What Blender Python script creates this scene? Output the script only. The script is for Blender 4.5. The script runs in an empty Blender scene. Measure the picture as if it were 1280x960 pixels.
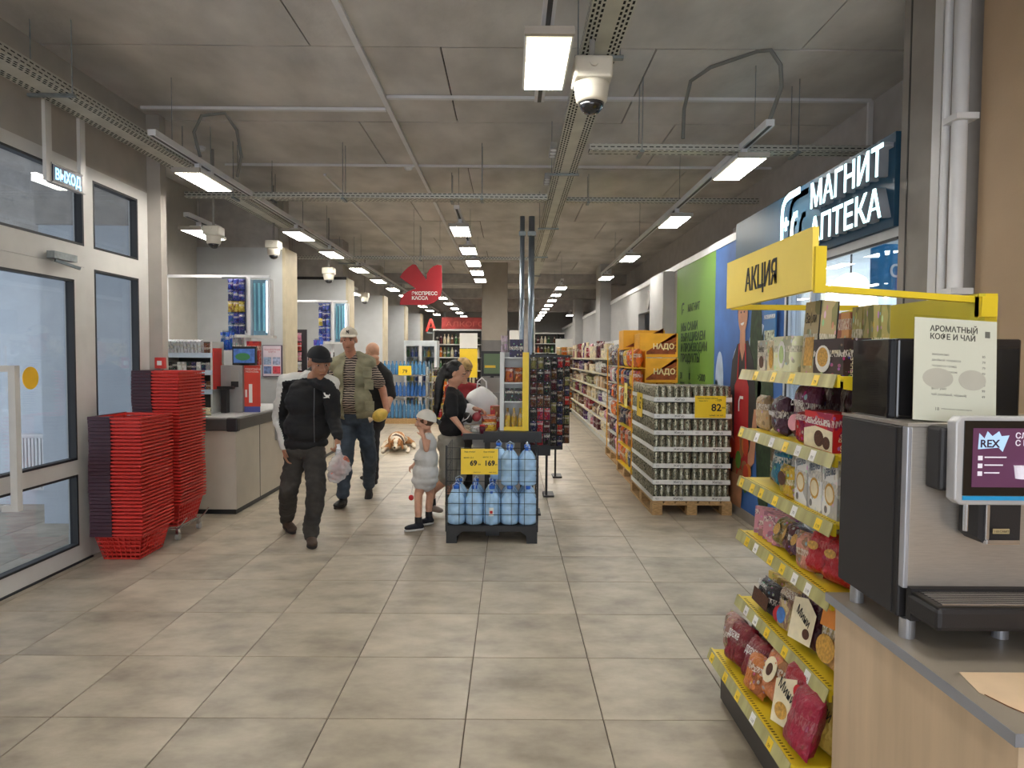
import bpy, bmesh, math, random
import numpy as np
from mathutils import Vector, Matrix, noise
random.seed(7)
S = bpy.context.scene
C = S.collection
PI = math.pi
# ------------------------------------------------------------------ camera
F, PITCH, YAW, ROLL, EYE = 840.3, .0407, .0024, .0065, 1.578
def _axes():
    cy, sy, cp, sp = math.cos(YAW), math.sin(YAW), math.cos(PITCH), math.sin(PITCH)
    f = Vector((sy*cp, cy*cp, -sp)); r = Vector((cy, -sy, 0)); u = r.cross(f)
    c, s = math.cos(ROLL), math.sin(ROLL)
    return r*c+u*s, u*c-r*s, f
RT, UP, FW = _axes()
cam_d = bpy.data.cameras.new('camera'); cam = bpy.data.objects.new('camera', cam_d); C.objects.link(cam)
cam_d.sensor_width = 36; cam_d.lens = F/1280*36; cam_d.clip_start = .05; cam_d.clip_end = 200
m = Matrix((RT, UP, -FW)).transposed().to_4x4(); m.translation = (0, 0, EYE); cam.matrix_world = m
S.camera = cam
def _ray(u, v): return FW+RT*((u-640)/F)-UP*((v-480)/F)
def at(u, v, Y):            # the world point seen at pixel u, v that lies at depth Y
    d = _ray(u, v); return Vector((0, 0, EYE))+d*(Y/d.y)
def onz(u, v, z=0):
    d = _ray(u, v); return Vector((0, 0, EYE))+d*((z-EYE)/d.z)
def onx(u, v, X):
    d = _ray(u, v); return Vector((0, 0, EYE))+d*(X/d.x)
# ------------------------------------------------------------------ world, exposure
w = bpy.data.worlds.new('overcast_sky'); S.world = w; w.use_nodes = True
nt = w.node_tree; bg = nt.nodes['Background']
tc = nt.nodes.new('ShaderNodeTexCoord'); sx = nt.nodes.new('ShaderNodeSeparateXYZ'); cr = nt.nodes.new('ShaderNodeValToRGB')
nt.links.new(tc.outputs['Generated'], sx.inputs[0]); nt.links.new(sx.outputs['Z'], cr.inputs[0]); nt.links.new(cr.outputs[0], bg.inputs[0])
cr.color_ramp.elements[0].color = (.70, .74, .80, 1); cr.color_ramp.elements[1].color = (.88, .93, 1, 1)
bg.inputs[1].default_value = 4.2
S.view_settings.view_transform = 'Standard'; S.view_settings.look = 'None'
S.view_settings.exposure = 0.45; S.view_settings.gamma = 1; S.view_settings.use_curve_mapping = False
S.cycles.max_bounces = 7; S.cycles.diffuse_bounces = 4; S.cycles.sample_clamp_indirect = 4
LAMP = 38.0
# ------------------------------------------------------------------ materials
def lin(c):
    return tuple(((x/255)/12.92 if x/255 <= .04045 else ((x/255+.055)/1.055)**2.4) for x in c[:3])+(1,)
MATS = {}
def M(name, rgb=(128, 128, 128), rough=.6, metal=0, var=.06, scale=6, bump=0, bscale=60, emit=0, trans=0, stretch=None, coat=0):
    if name in MATS: return MATS[name]
    m = bpy.data.materials.new(name); m.use_nodes = True; nt = m.node_tree; b = nt.nodes['Principled BSDF']
    b.inputs['Roughness'].default_value = rough; b.inputs['Metallic'].default_value = metal
    b.inputs['Transmission Weight'].default_value = trans; b.inputs['Coat Weight'].default_value = coat
    c = lin(rgb)
    if emit:
        b.inputs['Emission Color'].default_value = c; b.inputs['Emission Strength'].default_value = emit
    tc = nt.nodes.new('ShaderNodeTexCoord'); mp = nt.nodes.new('ShaderNodeMapping'); nt.links.new(tc.outputs['Object'], mp.inputs[0])
    if stretch: mp.inputs['Scale'].default_value = stretch
    n = nt.nodes.new('ShaderNodeTexNoise'); n.inputs['Scale'].default_value = scale; n.inputs['Detail'].default_value = 6
    nt.links.new(mp.outputs[0], n.inputs['Vector'])
    r = nt.nodes.new('ShaderNodeValToRGB'); r.color_ramp.elements[0].position = .3; r.color_ramp.elements[1].position = .7
    r.color_ramp.elements[0].color = tuple(max(0, x*(1-var*2)) for x in c[:3])+(1,)
    r.color_ramp.elements[1].color = tuple(min(1, x*(1+var)) for x in c[:3])+(1,)
    nt.links.new(n.outputs['Fac'], r.inputs[0]); nt.links.new(r.outputs[0], b.inputs['Base Color'])
    if bump:
        n2 = nt.nodes.new('ShaderNodeTexNoise'); n2.inputs['Scale'].default_value = bscale; n2.inputs['Detail'].default_value = 4
        nt.links.new(mp.outputs[0], n2.inputs['Vector'])
        bp = nt.nodes.new('ShaderNodeBump'); bp.inputs['Strength'].default_value = bump; bp.inputs['Distance'].default_value = .01
        nt.links.new(n2.outputs['Fac'], bp.inputs['Height']); nt.links.new(bp.outputs[0], b.inputs['Normal'])
    MATS[name] = m
    return m
def glass(name, tint=(.93, .97, 1), refl=.9):
    m = bpy.data.materials.new(name); m.use_nodes = True; nt = m.node_tree; nt.nodes.remove(nt.nodes['Principled BSDF'])
    o = nt.nodes['Material Output']; t = nt.nodes.new('ShaderNodeBsdfTransparent'); g = nt.nodes.new('ShaderNodeBsdfGlossy')
    t.inputs[0].default_value = tint+(1,); g.inputs['Roughness'].default_value = .01
    f = nt.nodes.new('ShaderNodeLayerWeight'); f.inputs[0].default_value = .5
    pw_ = nt.nodes.new('ShaderNodeMath'); pw_.operation = 'POWER'; pw_.inputs[1].default_value = 4; nt.links.new(f.outputs['Facing'], pw_.inputs[0])
    ma = nt.nodes.new('ShaderNodeMath'); ma.operation = 'MULTIPLY_ADD'; ma.inputs[1].default_value = refl*.5; ma.inputs[2].default_value = .035*refl
    mx = nt.nodes.new('ShaderNodeMixShader'); nt.links.new(pw_.outputs[0], ma.inputs[0]); nt.links.new(ma.outputs[0], mx.inputs[0])
    nt.links.new(t.outputs[0], mx.inputs[1]); nt.links.new(g.outputs[0], mx.inputs[2]); nt.links.new(mx.outputs[0], o.inputs[0])
    MATS[name] = m; return m
def emis(name, rgb, k, pattern=0):
    if name in MATS: return MATS[name]
    m = bpy.data.materials.new(name); m.use_nodes = True; nt = m.node_tree; b = nt.nodes['Principled BSDF']
    b.inputs['Base Color'].default_value = lin(rgb); b.inputs['Emission Color'].default_value = lin(rgb); b.inputs['Emission Strength'].default_value = k
    MATS[name] = m; return m
# printed packaging: the colour of the object, a second tone, a pale label band and small print, all from its own coordinates
def pack_mat(name, rough, bumpk, deco=.8):
    m = bpy.data.materials.new(name); m.use_nodes = True; nt = m.node_tree; L = nt.links.new; N = nt.nodes.new
    b = nt.nodes['Principled BSDF']; b.inputs['Roughness'].default_value = rough
    oi = N('ShaderNodeObjectInfo'); tc = N('ShaderNodeTexCoord')
    off = N('ShaderNodeVectorMath'); off.operation = 'MULTIPLY_ADD'; off.inputs[1].default_value = (1, 1, 1)
    sc = N('ShaderNodeMath'); sc.operation = 'MULTIPLY'; sc.inputs[1].default_value = 37
    L(oi.outputs['Random'], sc.inputs[0]); L(tc.outputs['Generated'], off.inputs[0]); L(sc.outputs[0], off.inputs[2])
    n1 = N('ShaderNodeTexNoise'); n1.inputs['Scale'].default_value = 2.2; n1.inputs['Detail'].default_value = 1; L(off.outputs[0], n1.inputs['Vector'])
    hs = N('ShaderNodeHueSaturation'); L(oi.outputs['Color'], hs.inputs['Color'])
    hr = N('ShaderNodeMapRange'); hr.inputs[3].default_value = .42; hr.inputs[4].default_value = .58; L(oi.outputs['Random'], hr.inputs[0]); L(hr.outputs[0], hs.inputs['Hue'])
    hs.inputs['Value'].default_value = .45
    s1 = N('ShaderNodeMath'); s1.operation = 'GREATER_THAN'; s1.inputs[1].default_value = .56; L(n1.outputs['Fac'], s1.inputs[0])
    s1m = N('ShaderNodeMath'); s1m.operation = 'MULTIPLY'; s1m.inputs[1].default_value = deco; L(s1.outputs[0], s1m.inputs[0])
    mx = N('ShaderNodeMix'); mx.data_type = 'RGBA'; L(s1m.outputs[0], mx.inputs[0]); L(oi.outputs['Color'], mx.inputs[6]); L(hs.outputs[0], mx.inputs[7])
    # picture blobs
    vo = N('ShaderNodeTexVoronoi'); vo.inputs['Scale'].default_value = 5; L(off.outputs[0], vo.inputs['Vector'])
    s2 = N('ShaderNodeMath'); s2.operation = 'LESS_THAN'; s2.inputs[1].default_value = .27; L(vo.outputs['Distance'], s2.inputs[0])
    s2m = N('ShaderNodeMath'); s2m.operation = 'MULTIPLY'; s2m.inputs[1].default_value = deco*.55; L(s2.outputs[0], s2m.inputs[0])
    mx2 = N('ShaderNodeMix'); mx2.data_type = 'RGBA'; L(s2m.outputs[0], mx2.inputs[0]); L(mx.outputs[2], mx2.inputs[6]); L(vo.outputs['Color'], mx2.inputs[7])
    # pale band with print
    sp = N('ShaderNodeSeparateXYZ'); L(tc.outputs['Generated'], sp.inputs[0])
    ad = N('ShaderNodeMath'); ad.operation = 'ADD'; L(sp.outputs['Z'], ad.inputs[0])
    rr = N('ShaderNodeMapRange'); rr.inputs[3].default_value = -.3; rr.inputs[4].default_value = .12; L(oi.outputs['Random'], rr.inputs[0]); L(rr.outputs[0], ad.inputs[1])
    cp = N('ShaderNodeMath'); cp.operation = 'COMPARE'; cp.inputs[1].default_value = .55; cp.inputs[2].default_value = .09; L(ad.outputs[0], cp.inputs[0])
    cm = N('ShaderNodeMath'); cm.operation = 'MULTIPLY'; cm.inputs[1].default_value = deco; L(cp.outputs[0], cm.inputs[0])
    mp = N('ShaderNodeMapping'); mp.inputs['Scale'].default_value = (14, 14, 5); L(off.outputs[0], mp.inputs[0])
    n2 = N('ShaderNodeTexNoise'); n2.inputs['Scale'].default_value = 2.5; n2.inputs['Detail'].default_value = 0; L(mp.outputs[0], n2.inputs['Vector'])
    s3 = N('ShaderNodeMath'); s3.operation = 'GREATER_THAN'; s3.inputs[1].default_value = .52; L(n2.outputs['Fac'], s3.inputs[0])
    bd = N('ShaderNodeMix'); bd.data_type = 'RGBA'; bd.inputs[6].default_value = (.72, .68, .6, 1); L(s3.outputs[0], bd.inputs[0]); L(hs.outputs[0], bd.inputs[7])
    mx3 = N('ShaderNodeMix'); mx3.data_type = 'RGBA'; L(cm.outputs[0], mx3.inputs[0]); L(mx2.outputs[2], mx3.inputs[6]); L(bd.outputs[2], mx3.inputs[7])
    L(mx3.outputs[2], b.inputs['Base Color'])
    if bumpk:
        n3 = N('ShaderNodeTexNoise'); n3.inputs['Scale'].default_value = 7; n3.inputs['Detail'].default_value = 3; L(off.outputs[0], n3.inputs['Vector'])
        bp = N('ShaderNodeBump'); bp.inputs['Strength'].default_value = bumpk; bp.inputs['Distance'].default_value = .02; L(n3.outputs['Fac'], bp.inputs['Height']); L(bp.outputs[0], b.inputs['Normal'])
    MATS[name] = m; return m
BOXM = pack_mat('printed_carton', .5, 0); BAGM = pack_mat('printed_film', .28, .9); PLAINF = pack_mat('plain_film', .3, .7, .12)
# ------------------------------------------------------------------ mesh helpers
class MB:
    def __init__(s): s.v = []; s.f = []; s.m = []
    def add(s, vs, fs, mi=0):
        o = len(s.v); s.v += [tuple(p) for p in vs]; s.f += [tuple(i+o for i in f) for f in fs]; s.m += [mi]*len(fs); return s
    def box(s, x0, x1, y0, y1, z0, z1, mi=0):
        v = [(x, y, z) for z in (z0, z1) for y in (y0, y1) for x in (x0, x1)]
        return s.add(v, [(0, 2, 3, 1), (4, 5, 7, 6), (0, 1, 5, 4), (2, 6, 7, 3), (0, 4, 6, 2), (1, 3, 7, 5)], mi)
    def bar(s, a, b, w, h=None, mi=0, up=(0, 0, 1)):
        a, b = Vector(a), Vector(b); h = h or w; d = (b-a).normalized(); u = Vector(up)
        if abs(d.dot(u)) > .98: u = Vector((0, 1, 0))
        x = d.cross(u).normalized()*(w/2); y = x.cross(d).normalized()*(h/2)
        v = [p+i*x+j*y for p in (a, b) for j in (-1, 1) for i in (-1, 1)]
        return s.add(v, [(0, 2, 3, 1), (4, 5, 7, 6), (0, 1, 5, 4), (2, 6, 7, 3), (0, 4, 6, 2), (1, 3, 7, 5)], mi)
    def cyl(s, a, b, r0, r1=None, n=12, mi=0, caps=True):
        a, b = Vector(a), Vector(b); r1 = r0 if r1 is None else r1; d = (b-a).normalized()
        t = Vector((0, 0, 1)) if abs(d.z) < .9 else Vector((1, 0, 0)); x = d.cross(t).normalized(); y = d.cross(x)
        v = [p+(x*math.cos(2*PI*i/n)+y*math.sin(2*PI*i/n))*r for p, r in ((a, r0), (b, r1)) for i in range(n)]
        f = [(i, (i+1) % n, n+(i+1) % n, n+i) for i in range(n)]
        if caps: f += [tuple(range(n-1, -1, -1)), tuple(range(n, 2*n))]
        return s.add(v, f, mi)
    def tube(s, pts, r, n=8, mi=0):
        pts = [Vector(p) for p in pts]; v = []; k = len(pts); x = None
        for i, p in enumerate(pts):
            d = (pts[min(i+1, k-1)]-pts[max(i-1, 0)]).normalized()
            if x is None:
                t = Vector((0, 0, 1)) if abs(d.z) < .9 else Vector((1, 0, 0)); x = d.cross(t).normalized()
            else:
                x = (x-d*x.dot(d)).normalized()
            y = d.cross(x); v += [p+(x*math.cos(2*PI*j/n)+y*math.sin(2*PI*j/n))*r for j in range(n)]
        f = [(i*n+j, i*n+(j+1) % n, (i+1)*n+(j+1) % n, (i+1)*n+j) for i in range(k-1) for j in range(n)]
        f += [tuple(range(n-1, -1, -1)), tuple(range((k-1)*n, k*n))]
        return s.add(v, f, mi)
    def lathe(s, prof, n=14, c=(0, 0, 0), mi=0):
        k = len(prof); v = [(c[0]+r*math.cos(2*PI*j/n), c[1]+r*math.sin(2*PI*j/n), c[2]+z) for r, z in prof for j in range(n)]
        f = [(i*n+j, i*n+(j+1) % n, (i+1)*n+(j+1) % n, (i+1)*n+j) for i in range(k-1) for j in range(n)]
        f += [tuple(range(n-1, -1, -1)), tuple(range((k-1)*n, k*n))]
        return s.add(v, f, mi)
    def ell(s, c, r, n=14, k=8, mi=0, rot=None):
        c = Vector(c); v = []
        for i in range(k+1):
            a = -PI/2+PI*(i+.001 if i == 0 else i-.001 if i == k else i)/k
            for j in range(n):
                p = Vector((r[0]*math.cos(a)*math.cos(2*PI*j/n), r[1]*math.cos(a)*math.sin(2*PI*j/n), r[2]*math.sin(a)))
                v.append(c+(rot @ p if rot else p))
        f = [(i*n+j, i*n+(j+1) % n, (i+1)*n+(j+1) % n, (i+1)*n+j) for i in range(k) for j in range(n)]
        f += [tuple(range(n-1, -1, -1)), tuple(range(k*n, (k+1)*n))]
        return s.add(v, f, mi)
    def cap(s, a, b, r0, r1, mi=0):
        s.cyl(a, b, r0, r1, 12, mi); s.ell(a, (r0,)*3, 12, 6, mi); s.ell(b, (r1,)*3, 12, 6, mi); return s
    def prism(s, poly, o, x, y, t, mi=0):     # a flat polygon in the plane (x, y) at o, thickened by t along x cross y
        o, x, y = Vector(o), Vector(x), Vector(y); n = x.cross(y).normalized()*t; k = len(poly)
        v = [o+x*a+y*b for a, b in poly]+[o+x*a+y*b+n for a, b in poly]
        return s.add(v, [tuple(range(k-1, -1, -1)), tuple(range(k, 2*k))]+[(i, (i+1) % k, k+(i+1) % k, k+i) for i in range(k)], mi)
    def mesh(s, name, mats, smooth=False):
        me = bpy.data.meshes.new(name); me.from_pydata(s.v, [], s.f)
        for m in (mats if isinstance(mats, (list, tuple)) else [mats]): me.materials.append(m)
        if any(s.m): me.polygons.foreach_set('material_index', s.m)
        if smooth: me.shade_smooth()
        me.update(); return me
def ob(name, mb, mats, parent=None, loc=None, rot=None, smooth=False, bevel=0):
    me = mb if isinstance(mb, bpy.types.Mesh) else mb.mesh(name, mats, smooth)
    o = bpy.data.objects.new(name, me); C.objects.link(o)
    if parent: o.parent = parent
    if loc: o.location = loc
    if rot: o.rotation_euler = rot
    if bevel:
        b = o.modifiers.new('edge', 'BEVEL'); b.width = bevel; b.segments = 2; b.limit_method = 'ANGLE'
    return o
def tag(o, label, cat, group=None, kind=None):
    o['label'] = label; o['category'] = cat
    if group: o['group'] = group
    if kind: o['kind'] = kind
    return o
def thing(name, label, cat, loc=(0, 0, 0), rz=0, group=None):
    o = bpy.data.objects.new(name, None); C.objects.link(o); o.location = loc; o.rotation_euler = (0, 0, rz); o.empty_display_size = .1
    return tag(o, label, cat, group)
def struct(name, mb, mats, parent=None, **k):
    o = ob(name, mb, mats, parent, **k)
    if not parent: o['kind'] = 'structure'
    return o
def dup(root, loc, rz=None, label=None, group=None, color=None):
    def cp(o, par):
        c = o.copy(); C.objects.link(c); c.parent = par
        for ch in KIDS.get(o.name, None) or o.children: cp(ch, c)
        return c
    r = cp(root, None); r.location = loc
    if rz is not None: r.rotation_euler = (root.rotation_euler[0], root.rotation_euler[1], rz)
    if label: r['label'] = label
    if group: r['group'] = group
    if color: r.color = color
    return r
KIDS = {}
def wcopy(o, label, loc, rz=None, rot=None, scale=None, color=None, parent=None, group=None):   # a one-mesh copy
    c = o.copy(); C.objects.link(c); c.location = loc
    if rot is not None: c.rotation_euler = rot
    elif rz is not None: c.rotation_euler = (0, 0, rz)
    if scale: c.scale = scale
    if color: c.color = color
    if label: c['label'] = label
    if group: c['group'] = group
    if parent: c.parent = parent
    return c
_tx = {}
def text(s, size, o, x, y, mat, parent, ext=.001, bold=0, name='lettering', align='CENTER', space=1, ls=1, fit=None):
    """lettering as a mesh: baseline centre o, reading direction x, up y"""
    cu = bpy.data.curves.new('t', 'FONT'); cu.body = s; cu.size = size; cu.extrude = ext; cu.offset = bold; cu.align_x = align; cu.space_character = space; cu.space_line = ls; cu.resolution_u = 3
    t = bpy.data.objects.new('t', cu); C.objects.link(t); dg = bpy.context.evaluated_depsgraph_get()
    me = bpy.data.meshes.new_from_object(t.evaluated_get(dg)); bpy.data.objects.remove(t); bpy.data.curves.remove(cu)
    x = Vector(x).normalized(); y = Vector(y); y = (y-x*y.dot(x)).normalized(); n = x.cross(y)
    mt = Matrix((x, y, n)).transposed().to_4x4(); mt.translation = Vector(o)
    if fit and len(me.vertices):
        xs = [v.co.x for v in me.vertices]; k = fit/(max(xs)-min(xs)); me.transform(Matrix.Diagonal((k, 1, 1, 1)))
    me.transform(mt); me.materials.clear(); me.materials.append(mat)
    ob_ = bpy.data.objects.new(name, me); C.objects.link(ob_)
    if parent: ob_.parent = parent
    return ob_
ORD = 'zeroth first second third fourth fifth sixth seventh eighth ninth tenth eleventh twelfth thirteenth fourteenth fifteenth sixteenth seventeenth eighteenth nineteenth'.split()
def nth(i):
    if i < 20: return ORD[i]
    t = ['', '', 'twenty', 'thirty', 'forty', 'fifty', 'sixty', 'seventy', 'eighty', 'ninety'][i//10]
    if i % 10 == 0: return t[:-1]+'ieth'
    return t+'-'+ORD[i % 10]
PAL = {'red': (176, 30, 32), 'crimson': (140, 22, 40), 'maroon': (84, 18, 30), 'orange': (214, 104, 28), 'yellow': (226, 184, 44), 'cream': (222, 208, 172), 'white': (222, 222, 218), 'beige': (196, 168, 128),
       'brown': (104, 62, 34), 'green': (60, 112, 58), 'teal': (30, 120, 130), 'blue': (40, 74, 150), 'navy': (26, 30, 74), 'purple': (84, 42, 104), 'pink': (214, 140, 160), 'grey': (140, 140, 142), 'black': (28, 26, 28), 'olive': (128, 124, 70)}
def col(n): return lin(PAL[n])
# ------------------------------------------------------------------ shared materials
WHITE = M('white_paint', (222, 222, 224), .45, var=.03); WFRAME = M('white_window_frame', (206, 204, 200), .35, var=.03)
STEEL = M('galvanised_steel', (150, 158, 160), .42, .75, var=.12, scale=20); CHROME = M('chrome', (210, 210, 214), .18, .95, var=.03)
BLACK = M('black_plastic', (30, 30, 32), .45, var=.1); DARKGREY = M('dark_grey_plastic', (70, 68, 66), .5, var=.08)
GREYP = M('grey_plastic', (150, 148, 144), .5, var=.04); YEL = M('yellow_paint', (240, 204, 40), .4, var=.03); RED = M('red_plastic', (204, 52, 44), .38, var=.05)
CLEARP = glass('clear_plastic', (.95, .96, .93), .6); PANE = glass('door_glass', (.82, .85, .88), 1.6)
PAPERW = M('white_paper', (232, 230, 226), .6, var=.02); INK = M('black_ink', (30, 28, 30), .6, var=.05); INKG = M('grey_ink', (120, 118, 118), .6, var=.05)
WOOD = M('pale_wood', (196, 170, 130), .55, var=.12, scale=3, stretch=(1, 1, 8)); PALLET = M('pallet_wood', (188, 152, 104), .75, var=.2, scale=9, stretch=(3, 12, 12), bump=.3)
WALLB = M('grey_wall_paint', (172, 172, 172), .8, var=.03, bump=.15, bscale=90); WALLW = M('warm_wall_paint', (178, 168, 154), .8, var=.04, bump=.15, bscale=90)
SHELFW = M('shelf_metal', (206, 206, 202), .4, .1, var=.03)
# ================================================================== the setting
TX0, TY0, TS = -1.386, 2.865, .6
XR, XL, XB, XU, ZC = 2.3, -3.27, -4.17, 2.99, 3.72
def tile_mat():
    m = bpy.data.materials.new('beige_stone_tile'); m.use_nodes = True; nt = m.node_tree; L = nt.links.new; N = nt.nodes.new; b = nt.nodes['Principled BSDF']
    g = N('ShaderNodeNewGeometry'); oi = N('ShaderNodeObjectInfo')
    mp = N('ShaderNodeVectorMath'); mp.operation = 'MULTIPLY_ADD'; mp.inputs[1].default_value = (1, 1.6, 1)
    k = N('ShaderNodeMath'); k.operation = 'MULTIPLY'; k.inputs[1].default_value = 19; L(oi.outputs['Random'], k.inputs[0]); L(g.outputs['Position'], mp.inputs[0]); L(k.outputs[0], mp.inputs[2])
    n = N('ShaderNodeTexNoise'); n.inputs['Scale'].default_value = 2.6; n.inputs['Detail'].default_value = 9; n.inputs['Roughness'].default_value = .62; L(mp.outputs[0], n.inputs['Vector'])
    r = N('ShaderNodeValToRGB'); e = r.color_ramp.elements; e[0].position = .3; e[0].color = lin((134, 124, 109)); e[1].position = .72; e[1].color = lin((190, 178, 158))
    x = e.new(.5); x.color = lin((166, 155, 137)); L(n.outputs['Fac'], r.inputs[0])
    hv = N('ShaderNodeHueSaturation'); mr = N('ShaderNodeMapRange'); mr.inputs[3].default_value = .93; mr.inputs[4].default_value = 1.06; L(oi.outputs['Random'], mr.inputs[0]); L(mr.outputs[0], hv.inputs['Value'])
    L(r.outputs[0], hv.inputs['Color']); L(hv.outputs[0], b.inputs['Base Color']); b.inputs['Roughness'].default_value = .36
    n2 = N('ShaderNodeTexNoise'); n2.inputs['Scale'].default_value = 14; L(g.outputs['Position'], n2.inputs['Vector'])
    rr = N('ShaderNodeMapRange'); rr.inputs[3].default_value = .3; rr.inputs[4].default_value = .5; L(n2.outputs['Fac'], rr.inputs[0]); L(rr.outputs[0], b.inputs['Roughness'])
    return m
def far_mat():
    m = tile_mat(); m.name = 'tiled_floor_far'; nt = m.node_tree; b = nt.nodes['Principled BSDF']; g = nt.nodes.new('ShaderNodeNewGeometry')
    src = b.inputs['Base Color'].links[0].from_socket
    s = nt.nodes.new('ShaderNodeVectorMath'); s.operation = 'SUBTRACT'; s.inputs[1].default_value = (TX0-60*TS, TY0-60*TS, 0); nt.links.new(g.outputs['Position'], s.inputs[0])
    bt = nt.nodes.new('ShaderNodeTexBrick'); bt.offset = 0; bt.inputs['Scale'].default_value = 1; bt.inputs['Brick Width'].default_value = TS; bt.inputs['Row Height'].default_value = TS; bt.inputs['Mortar Size'].default_value = .003
    bt.inputs['Mortar'].default_value = lin((96, 84, 72)); nt.links.new(s.outputs[0], bt.inputs['Vector']); nt.links.new(src, bt.inputs['Color1']); nt.links.new(src, bt.inputs['Color2']); nt.links.new(bt.outputs['Color'], b.inputs['Base Color'])
    return m
TILE = tile_mat(); FAR = far_mat(); GROUT = M('grout', (92, 80, 68), .9)
floor = struct('floor', MB().box(-7, 6, -4, 31, -.2, -.006), GROUT)
ob('tile_field', MB().box(-7, 6, -4, TY0-TS-.001, -.01, 0).box(-7, 6, TY0+14*TS+.001, 31, -.01, 0).box(-7, TX0-5*TS-.001, TY0-TS, TY0+14*TS, -.01, 0).box(TX0+7*TS+.001, 6, TY0-TS, TY0+14*TS, -.01, 0), FAR, floor)['kind'] = 'stuff'
h = TS/2; g_ = .0024
tb = MB(); a, b_ = h-g_, h-g_-.0015
tb.add([(-a, -a, -.012), (a, -a, -.012), (a, a, -.012), (-a, a, -.012), (-a, -a, -.0012), (a, -a, -.0012), (a, a, -.0012), (-a, a, -.0012), (-b_, -b_, 0), (b_, -b_, 0), (b_, b_, 0), (-b_, b_, 0)],
       [(i, (i+1) % 4, 4+(i+1) % 4, 4+i) for i in range(4)]+[(4+i, 4+(i+1) % 4, 8+(i+1) % 4, 8+i) for i in range(4)]+[(8, 9, 10, 11)])
tme = tb.mesh('tile', TILE)
for i in range(-5, 7):
    for j in range(-1, 14):
        x = TX0+(i+.5)*TS; y = TY0+(j+.5)*TS
        ob('tile', tme, None, floor, (x, y, 0))
# ceiling of precast slabs
CONC = M('raw_concrete', (208, 204, 199), .9, var=.13, scale=2.2, bump=.5, bscale=14, stretch=(1, .6, 1))
ceiling = struct('ceiling', MB().box(-7, 6, -4, 31, ZC+.02, ZC+.2), M('concrete_joint', (66, 60, 56), .95))
for j in range(-2, 17):
    y0 = .25+1.5*j; xs = [-4.3, -1.4+(j % 2)*.9, 1.0+(j % 3)*.5, 3.05]
    for k in range(3):
        ob('concrete_panel', MB().box(xs[k]+.006, xs[k+1]-.006, y0+.008, y0+1.492, ZC-random.random()*.006, ZC+.03), CONC, ceiling)
ob('concrete_panel', MB().box(-4.3, 3.05, 25.76, 30.2, ZC, ZC+.03), CONC, ceiling); ob('concrete_panel', MB().box(-4.3, 3.05, -4, -2.76, ZC, ZC+.03), CONC, ceiling)
ob('concrete_panel', MB().box(-7, -4.31, -4, 31, ZC, ZC+.03), CONC, ceiling)
BEAM = M('beam_concrete', (176, 172, 168), .9, var=.1, bump=.4, bscale=20)
for n, (y, d) in enumerate([(17.5, .25), (21.3, .3), (25.2, .45)]):
    struct('beam', MB().box(-4.3, 3, y, y+.4, ZC-d, ZC+.01), BEAM)
# walls
struct('wall_back', MB().box(-7, 3.2, 30, 30.2, 0, ZC+.1), WALLB)
struct('wall_right_upper', MB().box(XU, XU+.15, 4.1, 30, 2.84, ZC+.1), M('upper_wall_paint', (184, 180, 178), .85, var=.05))
pw = struct('wall_right', MB().box(XR, XR+.12, 5.62, 11.15, 0, 2.8).box(XR, XR+.12, 12.15, 30, 0, 2.8).box(XR, XR+.12, 11.15, 12.15, 2.35, 2.8).box(XR, XU+.02, 4.0, 30, 2.8, 2.84), WALLB)
ob('edge_strip', MB().box(XR-.02, XR+.01, 6.76, 30, 2.78, 2.86), WHITE, pw)
struct('wall_store_room', MB().box(XR+.12, 3.6, 11.0, 11.06, 0, 2.8).box(XR+.12, 3.6, 12.3, 12.36, 0, 2.8).box(3.6, 3.7, 11, 12.36, 0, 2.8), WALLB)
struct('baseboard_right', MB().box(XR-.02, XR, 5.62, 11.1, 0, .1), M('grey_skirting', (150, 142, 132), .5))
struct('pilaster', MB().box(2.14, XR, 9.5, 10.4, 0, 2.79), WALLB)
struct('pilaster', MB().box(2.05, XR, 15.5, 16.3, 0, ZC), WALLB); struct('pilaster', MB().box(2.05, XR, 21.5, 22.3, 0, ZC), WALLB)
colr = struct('column_right', MB().box(2.27, 3.1, 3.45, 3.97, 0, ZC+.02), M('panelled_column', (146, 140, 134), .75, var=.05))
ob('panel_seam', MB().box(2.265, 2.27, 3.89, 3.9, 0, ZC), DARKGREY, colr)
struct('wall_right_near', MB().box(2.31, 2.6, -4, 3.36, 0, ZC+.02), M('tan_wall_panel', (176, 152, 124), .7, var=.05, scale=1.5, bump=.1))
# piers of the left side
struct('wall_left_far', MB().box(XB-.15, XB, 6.3, 30, 0, ZC+.02), M('left_wall_paint', (176, 172, 164), .8, var=.03))
PIER = M('pale_pier_paint', (184, 186, 188), .8, var=.03)
for n, y in enumerate([8.98, 12.43, 15.96, 19.2, 22.6]):
    p = struct('wall_left_pier', MB().box(XB, -3.02, y, y+.5, 0, 3.0), PIER)
    ob('beam_above', MB().box(XB, -3.1, y+.03, y+.47, 3.0, ZC), BEAM, p)
    ob('corner_strip', MB().box(-3.035, -3.0, y-.004, y+.504, 0, 3.0), M('corner_strip_paint', (190, 178, 152), .7), p)
    if n == 1: ob('cap_strip', MB().box(XB, -3.02, y-.012, y, 2.97, 3.02), BLACK, p)
# centre column
cc = struct('column_centre', MB().box(-.66, -.08, 15.4, 15.98, 0, ZC), M('column_paint', (150, 142, 132), .8, var=.04))
ob('base_cladding', MB().box(-.67, -.07, 15.39, 15.99, 0, 1.95), M('dark_cladding', (108, 106, 106), .6), cc)
struct('column_far', MB().box(.25, .8, 22, 22.55, 0, ZC), BEAM)
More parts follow.
